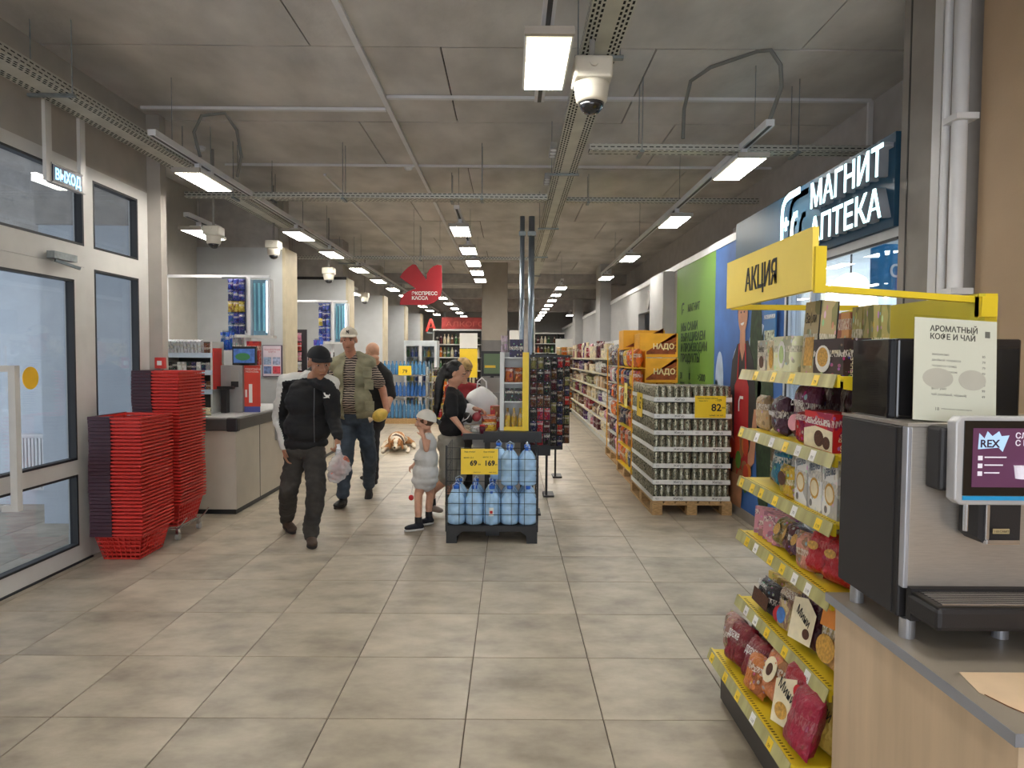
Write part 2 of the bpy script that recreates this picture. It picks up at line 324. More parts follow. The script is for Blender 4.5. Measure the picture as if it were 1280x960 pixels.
# wall behind the camera with the shop's front windows: daylight comes in
struct('wall_front', MB().box(-7, 3, -4.1, -3.95, 0, .5).box(-7, 3, -4.1, -3.95, 3.0, ZC+.1).box(-3.3, -3.0, -4.1, -3.95, .5, 3).box(2.2, 3, -4.1, -3.95, .5, 3), WALLB)
ww = struct('window_front', MB().box(-3.0, 2.2, -4.06, -4.0, .5, .56).box(-3.0, 2.2, -4.06, -4.0, 2.94, 3.0).box(-1.3, -1.24, -4.06, -4, .5, 3).box(.44, .5, -4.06, -4, .5, 3), WFRAME)
# glazed entrance partition on the left
WTOP = M('grey_fascia', (174, 168, 160), .8, var=.04)
struct('wall_left', MB().box(XL-.15, XL, -4, 3.2, 0, ZC).box(XL-.15, XL, 3.2, 6.1, 3.02, ZC+.02).box(XL-.15, XL+.12, 6.1, 6.2, 0, ZC+.01), WTOP)
YF = [3.2, 5.19, 5.29, 5.9, 6.06]
wf = struct('window_1', MB().box(XL-.08, XL, 5.19, 5.31, 0, 3.02).box(XL-.08, XL, 5.94, 6.1, 0, 3.02).box(XL-.08, XL, 3.3, 5.19, 2.93, 3.02).box(XL-.08, XL, 5.31, 5.94, 2.93, 3.02).box(XL-.08, XL, 3.3, 5.19, 2.24, 2.4).box(XL-.08, XL, 5.31, 5.94, 2.24, 2.4).box(XL-.08, XL, 5.31, 5.94, 0, .12).box(XL-.08, XL, 3.2, 3.3, 0, 3.02), WFRAME)
ob('pane', MB().box(XL-.05, XL-.04, 3.3, 5.19, 2.4, 2.93), PANE, wf); ob('pane', MB().box(XL-.05, XL-.04, 5.31, 5.94, 2.4, 2.93), PANE, wf); ob('pane', MB().box(XL-.05, XL-.04, 5.31, 5.94, .12, 2.24), PANE, wf)
GSK = M('rubber_gasket', (40, 42, 46), .6)
def gasket(y0, y1, z0, z1, par):
    t = .018; x0, x1 = XL-.058, XL+.002
    ob('gasket', MB().box(x0, x1, y0, y0+t, z0, z1).box(x0, x1, y1-t, y1, z0, z1).box(x0, x1, y0+t, y1-t, z0, z0+t).box(x0, x1, y0+t, y1-t, z1-t, z1), GSK, par)
gasket(3.3, 5.19, 2.4, 2.93, wf); gasket(5.31, 5.94, 2.4, 2.93, wf); gasket(5.31, 5.94, .12, 2.24, wf)
dr = struct('door_1', MB().box(XL-.06, XL+.015, 5.04, 5.185, .012, 2.235).box(XL-.06, XL+.015, 4.03, 4.15, .012, 2.235).box(XL-.06, XL+.015, 4.15, 5.04, 2.13, 2.235).box(XL-.06, XL+.015, 4.15, 5.04, .012, .13).box(XL-.06, XL+.015, 4.15, 5.04, .67, .78), WFRAME)
for z0, z1 in ((.13, .67), (.78, 2.13)):
    ob('pane', MB().box(XL-.03, XL-.02, 4.15, 5.04, z0, z1), PANE, dr)
    t = .016
    ob('gasket', MB().box(XL-.04, XL+.018, 4.15, 4.15+t, z0, z1).box(XL-.04, XL+.018, 5.04-t, 5.04, z0, z1).box(XL-.04, XL+.018, 4.15, 5.04, z0, z0+t).box(XL-.04, XL+.018, 4.15, 5.04, z1-t, z1), GSK, dr)
ob('threshold_seal', MB().box(XL-.06, XL+.03, 3.2, 5.19, 0, .012), GSK, dr)
hd = ob('door_handle', MB().bar((XL+.09, 4.31, .56), (XL+.09, 4.31, 1.5), .045).bar((XL+.01, 4.3, 1.48), (XL+.09, 4.31, 1.48), .04).bar((XL+.01, 4.3, .58), (XL+.09, 4.31, .58), .04).box(XL+.012, XL+.02, 4.05, 4.36, 1.46, 1.5), WFRAME, dr)
ob('door_closer', MB().box(XL+.015, XL+.07, 4.75, 5.0, 2.25, 2.3).bar((XL+.04, 4.8, 2.24), (XL+.12, 4.95, 2.2), .02), STEEL, dr)
ob('round_sticker', MB().cyl((XL-.018, 4.61, 1.41), (XL-.016, 4.61, 1.41), .078, n=28), M('yellow_sticker', (244, 190, 30), .5), dr)
dr2 = struct('door_2', MB().box(XL-.06, XL+.015, 3.9, 4.02, .012, 2.235).box(XL-.06, XL+.015, 3.3, 3.42, .012, 2.235).box(XL-.06, XL+.015, 3.42, 3.9, 2.13, 2.235).box(XL-.06, XL+.015, 3.42, 3.9, .012, .13).box(XL-.06, XL+.015, 3.42, 3.9, .67, .78), WFRAME)
ob('pane', MB().box(XL-.03, XL-.02, 3.42, 3.9, .13, .67), PANE, dr2); ob('pane', MB().box(XL-.03, XL-.02, 3.42, 3.9, .78, 2.13), PANE, dr2)
# vestibule beyond the glass
VW = M('vestibule_wall', (196, 204, 212), .8, var=.03)
struct('wall_vestibule_end', MB().box(-7, -4.34, 7.0, 7.15, 0, 2.75), VW); struct('wall_vestibule_return', MB().box(-4.32, XL-.155, 6.2, 6.295, 0, 2.75), VW); struct('wall_vestibule_upper', MB().box(-7, -4.34, 6.95, 7.15, 2.75, ZC).box(-4.32, XL-.155, 6.15, 6.295, 2.75, ZC), BEAM)
struct('wall_vestibule_near', MB().box(-7, XL-.15, 2.6, 2.7, 0, ZC), VW)
struct('wall_vestibule_outer', MB().box(-7, -6.9, 2.7, 7, 0, .25).box(-7, -6.9, 2.7, 7, 2.7, ZC).box(-7, -6.9, 4.75, 4.85, .25, 2.7), WFRAME)
rad = thing('radiator', 'white ribbed panel radiator seen through the entrance door glass', 'radiator', (-4.82, 6.92, .17))
ob('panel', MB().box(-.24, .24, -.03, .0, 0, .56), WHITE, rad)
rb = MB()
for i in range(13): rb.box(-.23+i*.036, -.21+i*.036, -.05, -.03, .02, .54)
o = ob('rib_panel', rb, WHITE, rad); o['kind'] = 'stuff'
ob('top_grille', MB().box(-.24, .24, -.055, .02, .56, .58), WHITE, rad); ob('bracket', MB().box(-.2, -.16, 0, .08, .1, .5), WHITE, rad); ob('bracket', MB().box(.16, .2, 0, .08, .1, .5), WHITE, rad); ob('pipe', MB().tube([(.24, -.02, .5), (.3, -.02, .5), (.3, -.02, -.16)], .011), WHITE, rad)
# back of the far left side
struct('trim_1', MB().box(-3.96, -3.91, 7.66, 7.72, 0, 2.48), WHITE)
# ---------------------------------------------------------------- pharmacy front
gl = struct('window_2', MB().box(XR-.02, XR+.05, 5.56, 5.62, 0, 2.8).box(XR-.02, XR+.05, 3.98, 5.56, 2.30, 2.4).box(XR-.02, XR+.05, 3.98, 5.12, 0, .12).box(XR-.02, XR+.05, 5.15, 5.56, 0, .12).box(XR-.02, XR+.05, 5.12, 5.15, 0, 2.3), M('aluminium_frame', (196, 198, 200), .4, .2))
for y0, y1 in ((3.98, 5.12), (5.15, 5.56)): ob('pane', MB().box(XR+.01, XR+.02, y0, y1, .12, 2.3), PANE, gl)
ob('gasket', MB().box(XR-.03, XR-.02, 5.54, 5.56, .1, 2.3).box(XR-.03, XR-.02, 3.98, 5.54, 2.285, 2.3), GSK, gl)
struct('wall_pharmacy', MB().box(5, 5.1, 3.4, 6.6, 0, 2.8).box(XR+.14, 5, 6.5, 6.6, 0, 2.8).box(3.1, 5, 3.3, 3.4, 0, 2.8).box(3.1, 5, 3.4, 4.0, 2.72, 2.79).box(XR+.13, 5, 4.0, 6.5, 2.72, 2.79), M('pharmacy_white', (220, 228, 232), .7))
pl = thing('pendant_lamp', 'round glowing white pendant lamp inside the pharmacy', 'lamp', (3.12, 6.2, 2.06))
ob('globe', MB().lathe([(.05, .3), (.12, .26), (.2, .12), (.23, 0), (.2, -.02)][::-1], 22), emis('lamp_globe', (255, 240, 214), 3), pl, smooth=True); ob('cord', MB().cyl((0, 0, .3), (0, 0, .62), .008), BLACK, pl)
psn = thing('hanging_sign', 'blue rounded pharmacy panel with a white letter behind the glass', 'sign', (2.7, 4.8, 2.22))
ob('panel', MB().prism([(-.15, -.14), (-.12, -.17), (.4, -.17), (.4, .17), (-.12, .17), (-.15, .14)], (0, 0, 0), (1, 0, 0), (0, 0, 1), .02), M('bright_blue', (24, 128, 178), .4), psn)
text('С', .12, (0.02, -.023, -.06), (1, 0, 0), (0, 0, 1), PAPERW, psn, bold=.003)
ob('hanger', MB().box(-.1, -.09, -.015, -.005, .17, .5), STEEL, psn); ob('hanger', MB().box(.3, .31, -.015, -.005, .17, .5), STEEL, psn)
pca = thing('ceiling_panel_light', 'square lit ceiling panel inside the pharmacy', 'ceiling light', (3.6, 5.1, 2.7))
ob('frame', MB().box(-.62, .62, -.62, .62, -.0, .02), WHITE, pca); ob('diffuser', MB().box(-.6, .6, -.6, .6, -.01, 0), emis('pharmacy_diffuser', (225, 240, 255), 16), pca)
psh = thing('pharmacy_shelf', 'white pharmacy shelving seen through the glass', 'shelf', (4.7, 4.9, 0))
ob('frame', MB().box(-.2, -.17, -1, 1, 0, 2), WHITE, psh)
for i in range(5): ob('shelf', MB().box(-.5, -.2, -1, 1, .3+i*.38, .32+i*.38), WHITE, psh)
# pharmacy sign
sg = thing('pharmacy_sign', 'dark blue fascia board with glowing white pharmacy letters', 'sign', (XR-.055, 5.4, 2.36))
TEAL = M('dark_teal_board', (22, 66, 92), .5, var=.04)
ob('board', MB().box(0, .05, -1.42, 1.36, 0, .55), TEAL, sg)
GLOW = emis('sign_glow', (205, 250, 255), 2.0); SIDE = M('letter_side', (150, 156, 166), .5)
def channel(s, size, y, z, fit, nm):
    a = text(s, size, (-.03, y, z), (0, -1, 0), (0, 0, 1), SIDE, sg, ext=.03, bold=.004, name=nm+'_casing', fit=fit)
    b = text(s, size, (-.062, y, z), (0, -1, 0), (0, 0, 1), GLOW, sg, ext=.0015, bold=.003, name=nm+'_face', fit=fit)
channel('МАГНИТ', .245, -.92, .31, .95, 'top_word'); channel('АПТЕКА', .245, -.92, .06, .95, 'lower_word')
def ring(pts, w):      # a bent stroke of width w
    out, inn = [], []
    for i, p in enumerate(pts):
        a = Vector(pts[max(i-1, 0)]); b = Vector(pts[min(i+1, len(pts)-1)]); d = (b-a).normalized(); n = Vector((-d.y, d.x))*w/2
        out.append(tuple(Vector(p)+n)); inn.append(tuple(Vector(p)-n))
    return out+inn[::-1]
st = [(-.17, -.2), (-.17, .06), (-.155, .13), (-.11, .175), (-.04, .19), (.16, .19)]
st2 = [(.12, .02), (.07, .02), (.03, -.03), (.02, -.1), (.02, -.2)]
for nm, poly in (('logo_arc', ring(st, .05)), ('logo_tail', ring(st2, .05)), ('logo_cross', [(-.11, -.07), (-.075, -.07), (-.075, -.035), (-.04, -.035), (-.04, 0), (-.075, 0), (-.075, .035), (-.11, .035), (-.11, 0), (-.145, 0), (-.145, -.035), (-.11, -.035)])):
    ob(nm, MB().prism(poly, (0, -.11, .3), (0, -1, 0), (0, 0, 1), -.06), SIDE, sg).location = (0, 0, 0)
    ob(nm+'_face', MB().prism(poly, (0, -.11, .3), (0, -1, 0), (0, 0, 1), .003), GLOW, sg).location = (-.063, 0, 0)
# ---------------------------------------------------------------- posters
def poly_at(mb, pts, X, th, mi=0):   # flat print on the wall plane X, points as (Y, z)
    mb.prism([(-y, z) for y, z in pts], (X, 0, 0), (0, -1, 0), (0, 0, 1), th, mi); return mb
def ellp(cy, cz, ry, rz, n=20, a0=0, a1=2*PI): return [(cy+ry*math.cos(a0+(a1-a0)*i/n), cz+rz*math.sin(a0+(a1-a0)*i/n)) for i in range(n)]
gp = thing('green_wall_banner', 'tall green wall banner with dark slogan lettering', 'banner', (0, 0, 0))
GRN = M('banner_green', (112, 156, 60), .6, var=.08, scale=.8)
ob('sheet', MB().box(XR-.012, XR, 7.56, 9.3, .1, 2.78), GRN, gp); DG = M('banner_ink', (22, 58, 26), .6)
ZF = (0, -1, 0)
def wtext(s, size, y, z, mat, par, x=XR-.013, **k): return text(s, size, (x, y, z), ZF, (0, 0, 1), mat, par, align='LEFT', **k)
wtext('МАГНИТ', .13, 8.72, 2.17, DG, gp, bold=.002, name='brand_lettering')
ob('logo_mark', poly_at(poly_at(MB(), [(9.02-a, 2.15+b) for a, b in ring([(0, 0), (0, .1), (.03, .14), (.12, .14)], .03)], XR-.013, .001), [(9.02-a, 2.15+b) for a, b in ring([(.05, .02), (.05, .06), (.1, .06)], .02)], XR-.013, .001), DG, gp)
for i, (s, f) in enumerate([('МЫ САМИ', .78), ('ВЫРАЩИВАЕМ', 1.12), ('И ПРОИЗВОДИМ', 1.2), ('ПРОДУКТЫ', .9)]): wtext(s, .145, 9.05, 1.93-i*.135, DG, gp, bold=.004, fit=f)
for i, (s, y) in enumerate([('31', 9.05), ('8', 8.62), ('>5800', 8.2)]): wtext(s, .12, y, 1.3, DG, gp, bold=.003)
for i, (s, y) in enumerate([('комплекс', 9.05), ('ферм', 8.62), ('товаров', 8.2)]): wtext(s, .05, y, 1.23, DG, gp)
bp = thing('blue_wall_poster', 'blue sky wall poster of a smiling grocer in a red apron', 'poster', (0, 0, 0))
SKY = M('poster_sky', (52, 104, 176), .55, var=.3, scale=1.1); CLD = M('poster_cloud', (182, 200, 222), .6, var=.1)
ob('sheet', MB().box(XR-.012, XR, 5.62, 7.555, .1, 2.78), SKY, bp)
mb = MB()
for cy, cz, ry, rz in ((7.35, 1.3, .14, .35), (7.45, .95, .1, .4), (6.2, 1.7, .25, .2), (6.75, 1.4, .2, .3)): poly_at(mb, ellp(cy, cz, ry, rz), XR-.0135, .0012)
ob('clouds', mb, CLD, bp)['kind'] = 'stuff'
mb = MB()
for cy, cz, ry, rz in ((6.55, 1.55, .16, .75), (6.3, 1.0, .2, .9), (7.45, .6, .1, .45)): poly_at(mb, ellp(cy, cz, ry, rz), XR-.0145, .0012)
ob('tree_shapes', mb, M('poster_foliage', (40, 62, 34), .7, var=.3, scale=14), bp)['kind'] = 'stuff'
mb = MB(); poly_at(mb, [(7.28, 1.15), (7.2, 1.55), (7.05, 1.72), (6.75, 1.75), (6.6, 1.55), (6.5, 1.1), (6.62, .75), (6.6, .35), (7.22, .3), (7.2, 1.0)], XR-.0165, .0015)
ob('dark_shirt', mb, M('poster_black', (30, 28, 34), .6), bp)
SK = M('poster_skin', (196, 140, 108), .6, var=.1)
ob('grocer_face', poly_at(MB(), ellp(6.9, 2.02, .135, .2), XR-.0195, .0015), SK, bp); mb = MB(); poly_at(mb, [(6.98, 1.68), (6.97, 1.9), (6.83, 1.9), (6.82, 1.68), (6.9, 1.55)], XR-.0185, .0012); ob('grocer_neck', mb, SK, bp)
mb = MB(); poly_at(mb, [(7.32, .95), (7.28, 1.2), (7.18, 1.2), (7.15, .8), (7.05, .7), (7.1, .6)], XR-.0185, .0012); ob('grocer_arm', mb, SK, bp); mb = MB(); poly_at(mb, [(6.55, 1.1), (6.45, 1.1), (6.52, .6), (6.75, .45), (6.8, .55), (6.65, .7)], XR-.0185, .0012)
ob('grocer_arm', mb, SK, bp)
ob('grocer_hair', poly_at(poly_at(MB(), ellp(6.9, 2.07, .15, .19, 16, 0, PI), XR-.0215, .001), [(7.045, 2.07), (7.045, 1.95), (7.03, 2.07)], XR-.0215, .001), M('poster_hair', (70, 44, 28), .7), bp)
ob('grocer_eye', poly_at(MB(), ellp(6.95, 2.03, .018, .01, 8), XR-.0215, .001), INK, bp); ob('grocer_eye', poly_at(MB(), ellp(6.86, 2.03, .018, .01, 8), XR-.0215, .001), INK, bp)
ob('grocer_smile', poly_at(MB(), ellp(6.91, 1.93, .05, .03, 10, PI, 2*PI), XR-.0215, .001), PAPERW, bp)
ob('red_apron', poly_at(poly_at(poly_at(MB(), [(7.1, .3), (7.1, 1.3), (7.02, 1.38), (6.76, 1.38), (6.7, 1.3), (6.68, .3)], XR-.0205, .001), [(7.04, 1.36), (7.0, 1.36), (6.97, 1.72), (7.0, 1.72)], XR-.0205, .001), [(6.8, 1.36), (6.76, 1.36), (6.8, 1.72), (6.83, 1.72)], XR-.0205, .001), M('poster_red', (176, 26, 34), .6), bp)
ob('apron_logo', poly_at(MB(), [(6.96-a, 1.05+b) for a, b in ring([(0, 0), (0, .1), (.03, .14), (.12, .14)], .03)], XR-.0225, .001), PAPERW, bp)
mb = MB(); mats = [M('poster_v%d' % i, c, .6) for i, c in enumerate([(190, 60, 30), (80, 120, 40), (206, 120, 40), (150, 100, 60)])]
random.seed(3)
for i in range(26): poly_at(mb, ellp(7.2-random.random()*.85, .3+random.random()*.45, .05+.05*random.random(), .06+.05*random.random(), 12), XR-.0225-.0002*i, .0011, i % 4)
ob('vegetables', mb, mats, bp)['kind'] = 'stuff'
ob('crate_print', poly_at(MB(), [(7.25, .1), (7.3, .42), (6.5, .42), (6.55, .1)], XR-.029, .001), M('poster_crate', (184, 130, 96), .6, var=.2), bp)
for o in bp.children:
    if o.name.split('.')[0] in ('dark_shirt', 'grocer_face', 'grocer_neck', 'grocer_arm', 'grocer_hair', 'grocer_eye', 'grocer_smile', 'red_apron', 'apron_logo', 'tree_shapes'): o.location.y = -.28
# leaflet stand by the poster
def place_leaflet(): pass
lf = thing('leaflet_board', 'narrow blue and white notice hung beside the pharmacy window', 'notice', (XR-.06, 5.83, 1.62))
ob('sheet', MB().box(0, .01, -.13, .13, -.02, .42), M('notice_blue', (40, 110, 170), .5), lf); ob('picture', MB().box(-.002, 0, -.11, .11, .0, .2), M('notice_picture', (190, 196, 170), .6, var=.5, scale=30), lf); ob('hanger', MB().box(.01, .05, -.01, .01, .38, .4), STEEL, lf)
text('НОВИНКИ', .05, (-.002, 0, .3), ZF, (0, 0, 1), PAPERW, lf)
# ---------------------------------------------------------------- ceiling services
PERF = STEEL
def hole_mat():
    m = bpy.data.materials.new('perforated_steel'); m.use_nodes = True; nt = m.node_tree; L = nt.links.new; N = nt.nodes.new; b = nt.nodes['Principled BSDF']
    b.inputs['Metallic'].default_value = .6; b.inputs['Roughness'].default_value = .45; tc = N('ShaderNodeTexCoord')
    bt = N('ShaderNodeTexBrick'); bt.inputs['Color1'].default_value = bt.inputs['Color2'].default_value = (.03, .03, .03, 1); bt.inputs['Mortar'].default_value = lin((196, 196, 188))
    bt.inputs['Scale'].default_value = 1; bt.inputs['Brick Width'].default_value = .05; bt.inputs['Row Height'].default_value = .025; bt.inputs['Mortar Size'].default_value = .0092; bt.offset = .5
    sw = N('ShaderNodeSeparateXYZ'); cb = N('ShaderNodeCombineXYZ'); L(tc.outputs['Object'], sw.inputs[0]); ad = N('ShaderNodeMath'); ad.operation = 'ADD'
    L(sw.outputs[0], ad.inputs[0]); L(sw.outputs[2], ad.inputs[1]); L(sw.outputs[1], cb.inputs[0]); L(ad.outputs[0], cb.inputs[1]); L(cb.outputs[0], bt.inputs['Vector']); L(bt.outputs['Color'], b.inputs['Base Color'])
    return m
HOLES = hole_mat()
def tray(name, label, a, b, w, h, rods, drop):
    """slotted tray from a to b (local y along it)"""
    a, b = Vector(a), Vector(b); d = b-a; t = thing(name, label, 'cable tray', a, math.atan2(-d.x, d.y)); n = d.length; e = .0015
    slot = MB(); y = 0; xs = [-w/2+.014, -w/2+.036, w/2-.036, w/2-.014] if w > .15 else [-w/2+.022, w/2-.022]
    if w > .15: xs += [-w/2+.058, w/2-.058]
    ob('tray_floor', MB().box(-w/2, w/2, 0, n, 0, e*2), M('tray_zinc', (200, 200, 188), .45, .2, var=.08), t)
    ob('side_wall', MB().box(-w/2, -w/2+e*2, 0, n, e*2, h), HOLES, t); ob('side_wall', MB().box(w/2-e*2, w/2, 0, n, e*2, h), HOLES, t)
    st = .05; k = 0
    while y < min(n, 11):
        for i, x in enumerate(xs):
            yy = y+(.025 if i % 2 else 0); slot.box(x-.006, x+.006, yy, yy+.03, -.0006, 0)
        y += st
    o = ob('slots', slot, M('slot_dark', (22, 22, 22), .9), t); o['kind'] = 'stuff'
    for i in range(2 if w > .15 else 1): ob('cable', MB().tube([(-w/5+i*.06, 0, .02+i*.003), (-w/5+.02+i*.06, n*.5, .02), (-w/5+i*.06, n, .022)], .011, 6), BLACK, t)
    for y in rods:
        if y < n: ob('hanger_rod', MB().cyl((w/2+.012, y, -.02), (w/2+.012, y, drop), .004, n=6).cyl((-w/2-.012, y, -.02), (-w/2-.012, y, drop), .004, n=6).box(-w/2-.03, w/2+.03, y-.015, y+.015, -.022, -.004), STEEL, t)
    return t
tray('cable_tray', 'wide slotted steel cable tray running down the middle of the aisle ceiling', (.48, .9, 3.25), (.48, 16, 3.25), .21, .06, [.3, 2.9, 5.3, 7.9, 10.4, 13], .47)
tray('cable_tray', 'wide slotted steel cable tray along the entrance side of the ceiling', (-2.96, 2.2, 3.25), (-2.96, 16, 3.25), .24, .06, [.6, 2.2, 4.2, 7, 10], .47)
cx = 'slotted steel channel crossing the ceiling '
tray('cable_tray', cx+'from the middle tray to the pharmacy wall', (.6, 5.3, 3.17), (2.97, 5.3, 3.17), .12, .05, [.4, 1.6], .55)
tray('cable_tray', cx+'just in front of the first express lane lamp', (-3.3, 6.9, 3.17), (.36, 6.9, 3.17), .09, .05, [.5, 1.6, 3.0], .55)
tray('cable_tray', cx+'over both lamp rows, second from the entrance', (-3.3, 8.0, 3.4), (2.9, 8.0, 3.4), .09, .05, [.5, 2.6, 4.2], .32)
tray('cable_tray', cx+'beside the red arrow sign', (-4.1, 11.2, 3.17), (.36, 11.2, 3.17), .09, .05, [.5, 2.6], .55)
# white surface trunking on the ceiling
def trunk(pts, label, w=.04):
    o = MB()
    for a, b in zip(pts, pts[1:]): o.bar(a, b, w, .025)
    t = tag(ob('surface_trunking', o, WHITE), label, 'trunking'); return t
zc = ZC-.0195
trunk([(-1.06, 2.4, zc), (-1.06, 17, zc)], 'white trunking strip running lengthwise along the concrete ceiling')
trunk([(-1.03, 5.62, zc), (2.95, 5.62, zc), (2.95, 5.62, 3.3)], 'white trunking strip crossing the ceiling and dropping at the pharmacy wall')
trunk([(-3.2, 5.9, zc), (-1.09, 5.9, zc)], 'short white trunking strip crossing the ceiling on the entrance side')
trunk([(-2.2, 8.0, ZC-.02), (-2.2, 16, ZC-.02)], 'thin grey pipe running lengthwise on the ceiling above the checkouts', .025)
trunk([(-3.2, 7.6, ZC-.02), (2.9, 7.6, ZC-.02)], 'thin grey conduit crossing the whole ceiling beyond the smoke detector', .02)
for (u, v), z in (((263*.344+420, 602*.344), ZC), ((250, 183), ZC)):
    p = onz(u, v, z); sd = thing('smoke_detector', 'white smoke detector on the ceiling '+('beside the lengthwise trunking' if u > 400 else 'above the entrance side tray'), 'detector', (p.x, p.y, ZC-.001))
    ob('base', MB().lathe([(.055, -.015), (.055, 0)], 18), WHITE, sd); ob('head', MB().lathe([(.03, -.05), (.045, -.035), (.05, -.015)], 18), WHITE, sd, smooth=True)
# lamps
DIF = None
def diff_mat():
    m = bpy.data.materials.new('led_lens_panel'); m.use_nodes = True; nt = m.node_tree; b = nt.nodes['Principled BSDF']; L = nt.links.new; N = nt.nodes.new
    tc = N('ShaderNodeTexCoord'); bt = N('ShaderNodeTexBrick'); bt.offset = 0; bt.inputs['Scale'].default_value = 1; bt.inputs['Brick Width'].default_value = .105; bt.inputs['Row Height'].default_value = .061; bt.inputs['Mortar Size'].default_value = .0035
    bt.inputs['Color1'].default_value = (1, .96, .88, 1); bt.inputs['Color2'].default_value = (1, .95, .86, 1); bt.inputs['Mortar'].default_value = (.02, .018, .012, 1); L(tc.outputs['Object'], bt.inputs['Vector'])
    L(bt.outputs['Color'], b.inputs['Emission Color']); b.inputs['Emission Strength'].default_value = LAMP; b.inputs['Base Color'].default_value = (.8, .8, .8, 1); return m
DIF = diff_mat(); lamp0 = None; nl = 0
def lamp(x, y, z, label, scale=1):
    global lamp0
    if lamp0 is None:
        lamp0 = thing('led_luminaire', label, 'ceiling light', (x, y, z), 0, 'ceiling LED luminaires')
        ob('housing', MB().box(-.115, .115, -.32, .32, 0, .03).box(-.04, .04, -.25, .25, .03, .055), WHITE, lamp0, bevel=.003)
        ob('diffuser', MB().box(-.105, .105, -.305, .305, -.006, 0), DIF, lamp0); ob('end_cap', MB().box(-.115, .115, -.345, -.32, -.006, .03), M('lamp_end', (176, 168, 158), .5), lamp0)
        ob('bracket', MB().box(-.02, .02, -.14, -.1, .055, .12), WHITE, lamp0); ob('bracket', MB().box(-.02, .02, .1, .14, .055, .12), WHITE, lamp0); KIDS[lamp0.name] = list(lamp0.children); return lamp0
    r = dup(lamp0, (x, y, z), 0, label, 'ceiling LED luminaires'); return r
lamp(.17, 3.48, 3.06, 'large nearest LED luminaire over the middle, beside the slotted tray and dome camera')
LY = {'over the entrance and checkout side': (-2.64, [5.85, 8.44, 9.97, 11.76, 13.46, 15.1, 16.8, 18.5, 20.2, 22, 24]), 'over the pharmacy side': (1.78, [5.34, 7.42, 10.17, 12.67]),
      'behind the red arrow sign row': (-.6, [8.05, 9.52, 10.79, 11.98, 13.2]), 'over the far shelves aisle': (1.08, [14.58+i*1.6 for i in range(9)]), 'over the far wine department': (-1.75, [13.6, 15.4, 17.2, 19, 21, 23, 25])}
for nm, (x, ys) in LY.items():
    for i, y in enumerate(ys): lamp(x, y, 3.06, 'LED luminaire %s, %s of its row counted from the entrance' % (nm.replace(' row', ''), nth(i+1)))
for i, (x, y) in enumerate([(-3.6, 10.6), (-3.4, 14.5), (-3.4, 7.5), (.2, -.5), (-2.2, -.5), (1.2, 1.4), (-2.2, 1.8), (2.1, 24)]):
    lamp(x, y, 3.06 if i > 2 else 2.9, 'LED luminaire '+['above the second checkout by the wall', 'above the third checkout by the wall', 'above the first checkout by the wall', 'behind the viewer in the middle', 'behind the viewer by the entrance', 'above the coffee counter', 'above the entrance door near the viewer', 'by the far end of the poster wall'][i])
def track(x, y0, y1, label, z=3.18, start=0):
    t = thing('light_track', label, 'light track', (x, y0, z)); n = y1-y0
    ob('rail', MB().box(-.03, .03, 0, n, 0, .045), WHITE, t); ob('slot_cover', MB().box(-.012, .012, 0, n, -.002, 0), DARKGREY, t)
    k = .3
    while k < n: ob('wire', MB().cyl((0, k, .045), (0, k, ZC-z), .003, n=6), STEEL, t); k += 2.2
track(-2.64, 5.0, 24.5, 'long white lamp track above the checkouts'); track(1.78, 4.7, 13.2, 'white lamp track leading along the pharmacy and poster wall'); track(-.6, 7.4, 13.6, 'white lamp track above the red arrow sign')
track(1.08, 14.2, 27.8, 'white lamp track above the far shelf aisle'); track(-1.75, 13.2, 25.4, 'white lamp track above the far wine department'); track(.17, 1.2, 4.3, 'short white lamp track beside the middle tray')
for (x, y), n in zip([(-3.6, 10.6), (-3.4, 14.5), (-3.4, 7.5), (.2, -.5), (-2.2, -.5), (1.2, 1.4), (-2.2, 1.8), (2.1, 24)], ('above the second checkout by the wall', 'above the third checkout by the wall', 'above the first checkout by the wall', 'behind the viewer in the middle', 'behind the viewer by the entrance', 'above the coffee counter', 'above the entrance door', 'at the far end of the poster wall')): track(x, y-.4, y+.4, 'short white lamp track '+n, 3.18 if x not in (-3.6, -3.4) else 3.02)
for p, q in (((1.78, 4.75, 3.22), (1.55, 5.3, 3.3)),):
    tag(ob('flexible_conduit', MB().tube([(1.78, 4.72, 3.22), (1.86, 4.72, 3.45), (1.85, 4.72, 3.6), (1.78, 4.72, 3.7), (1.7, 4.76, 3.71), (1.45, 5.0, 3.7), (1.33, 5.1, 3.64), (1.33, 5.28, 3.5), (1.33, 5.3, 3.28)], .014, 10), M('grey_conduit', (120, 120, 116), .5)), 'grey corrugated conduit looped between ceiling and pharmacy side track', 'conduit')
tag(ob('flexible_conduit', MB().tube([(-2.72, 5.95, 3.3), (-2.75, 5.9, 3.5), (-2.68, 5.9, 3.64), (-2.5, 5.95, 3.68), (-2.42, 6.0, 3.55), (-2.42, 6.1, 3.35), (-2.5, 6.2, 3.2)], .014, 10), M('grey_conduit')), 'dark corrugated conduit loop hanging beside the entrance side tray', 'conduit')
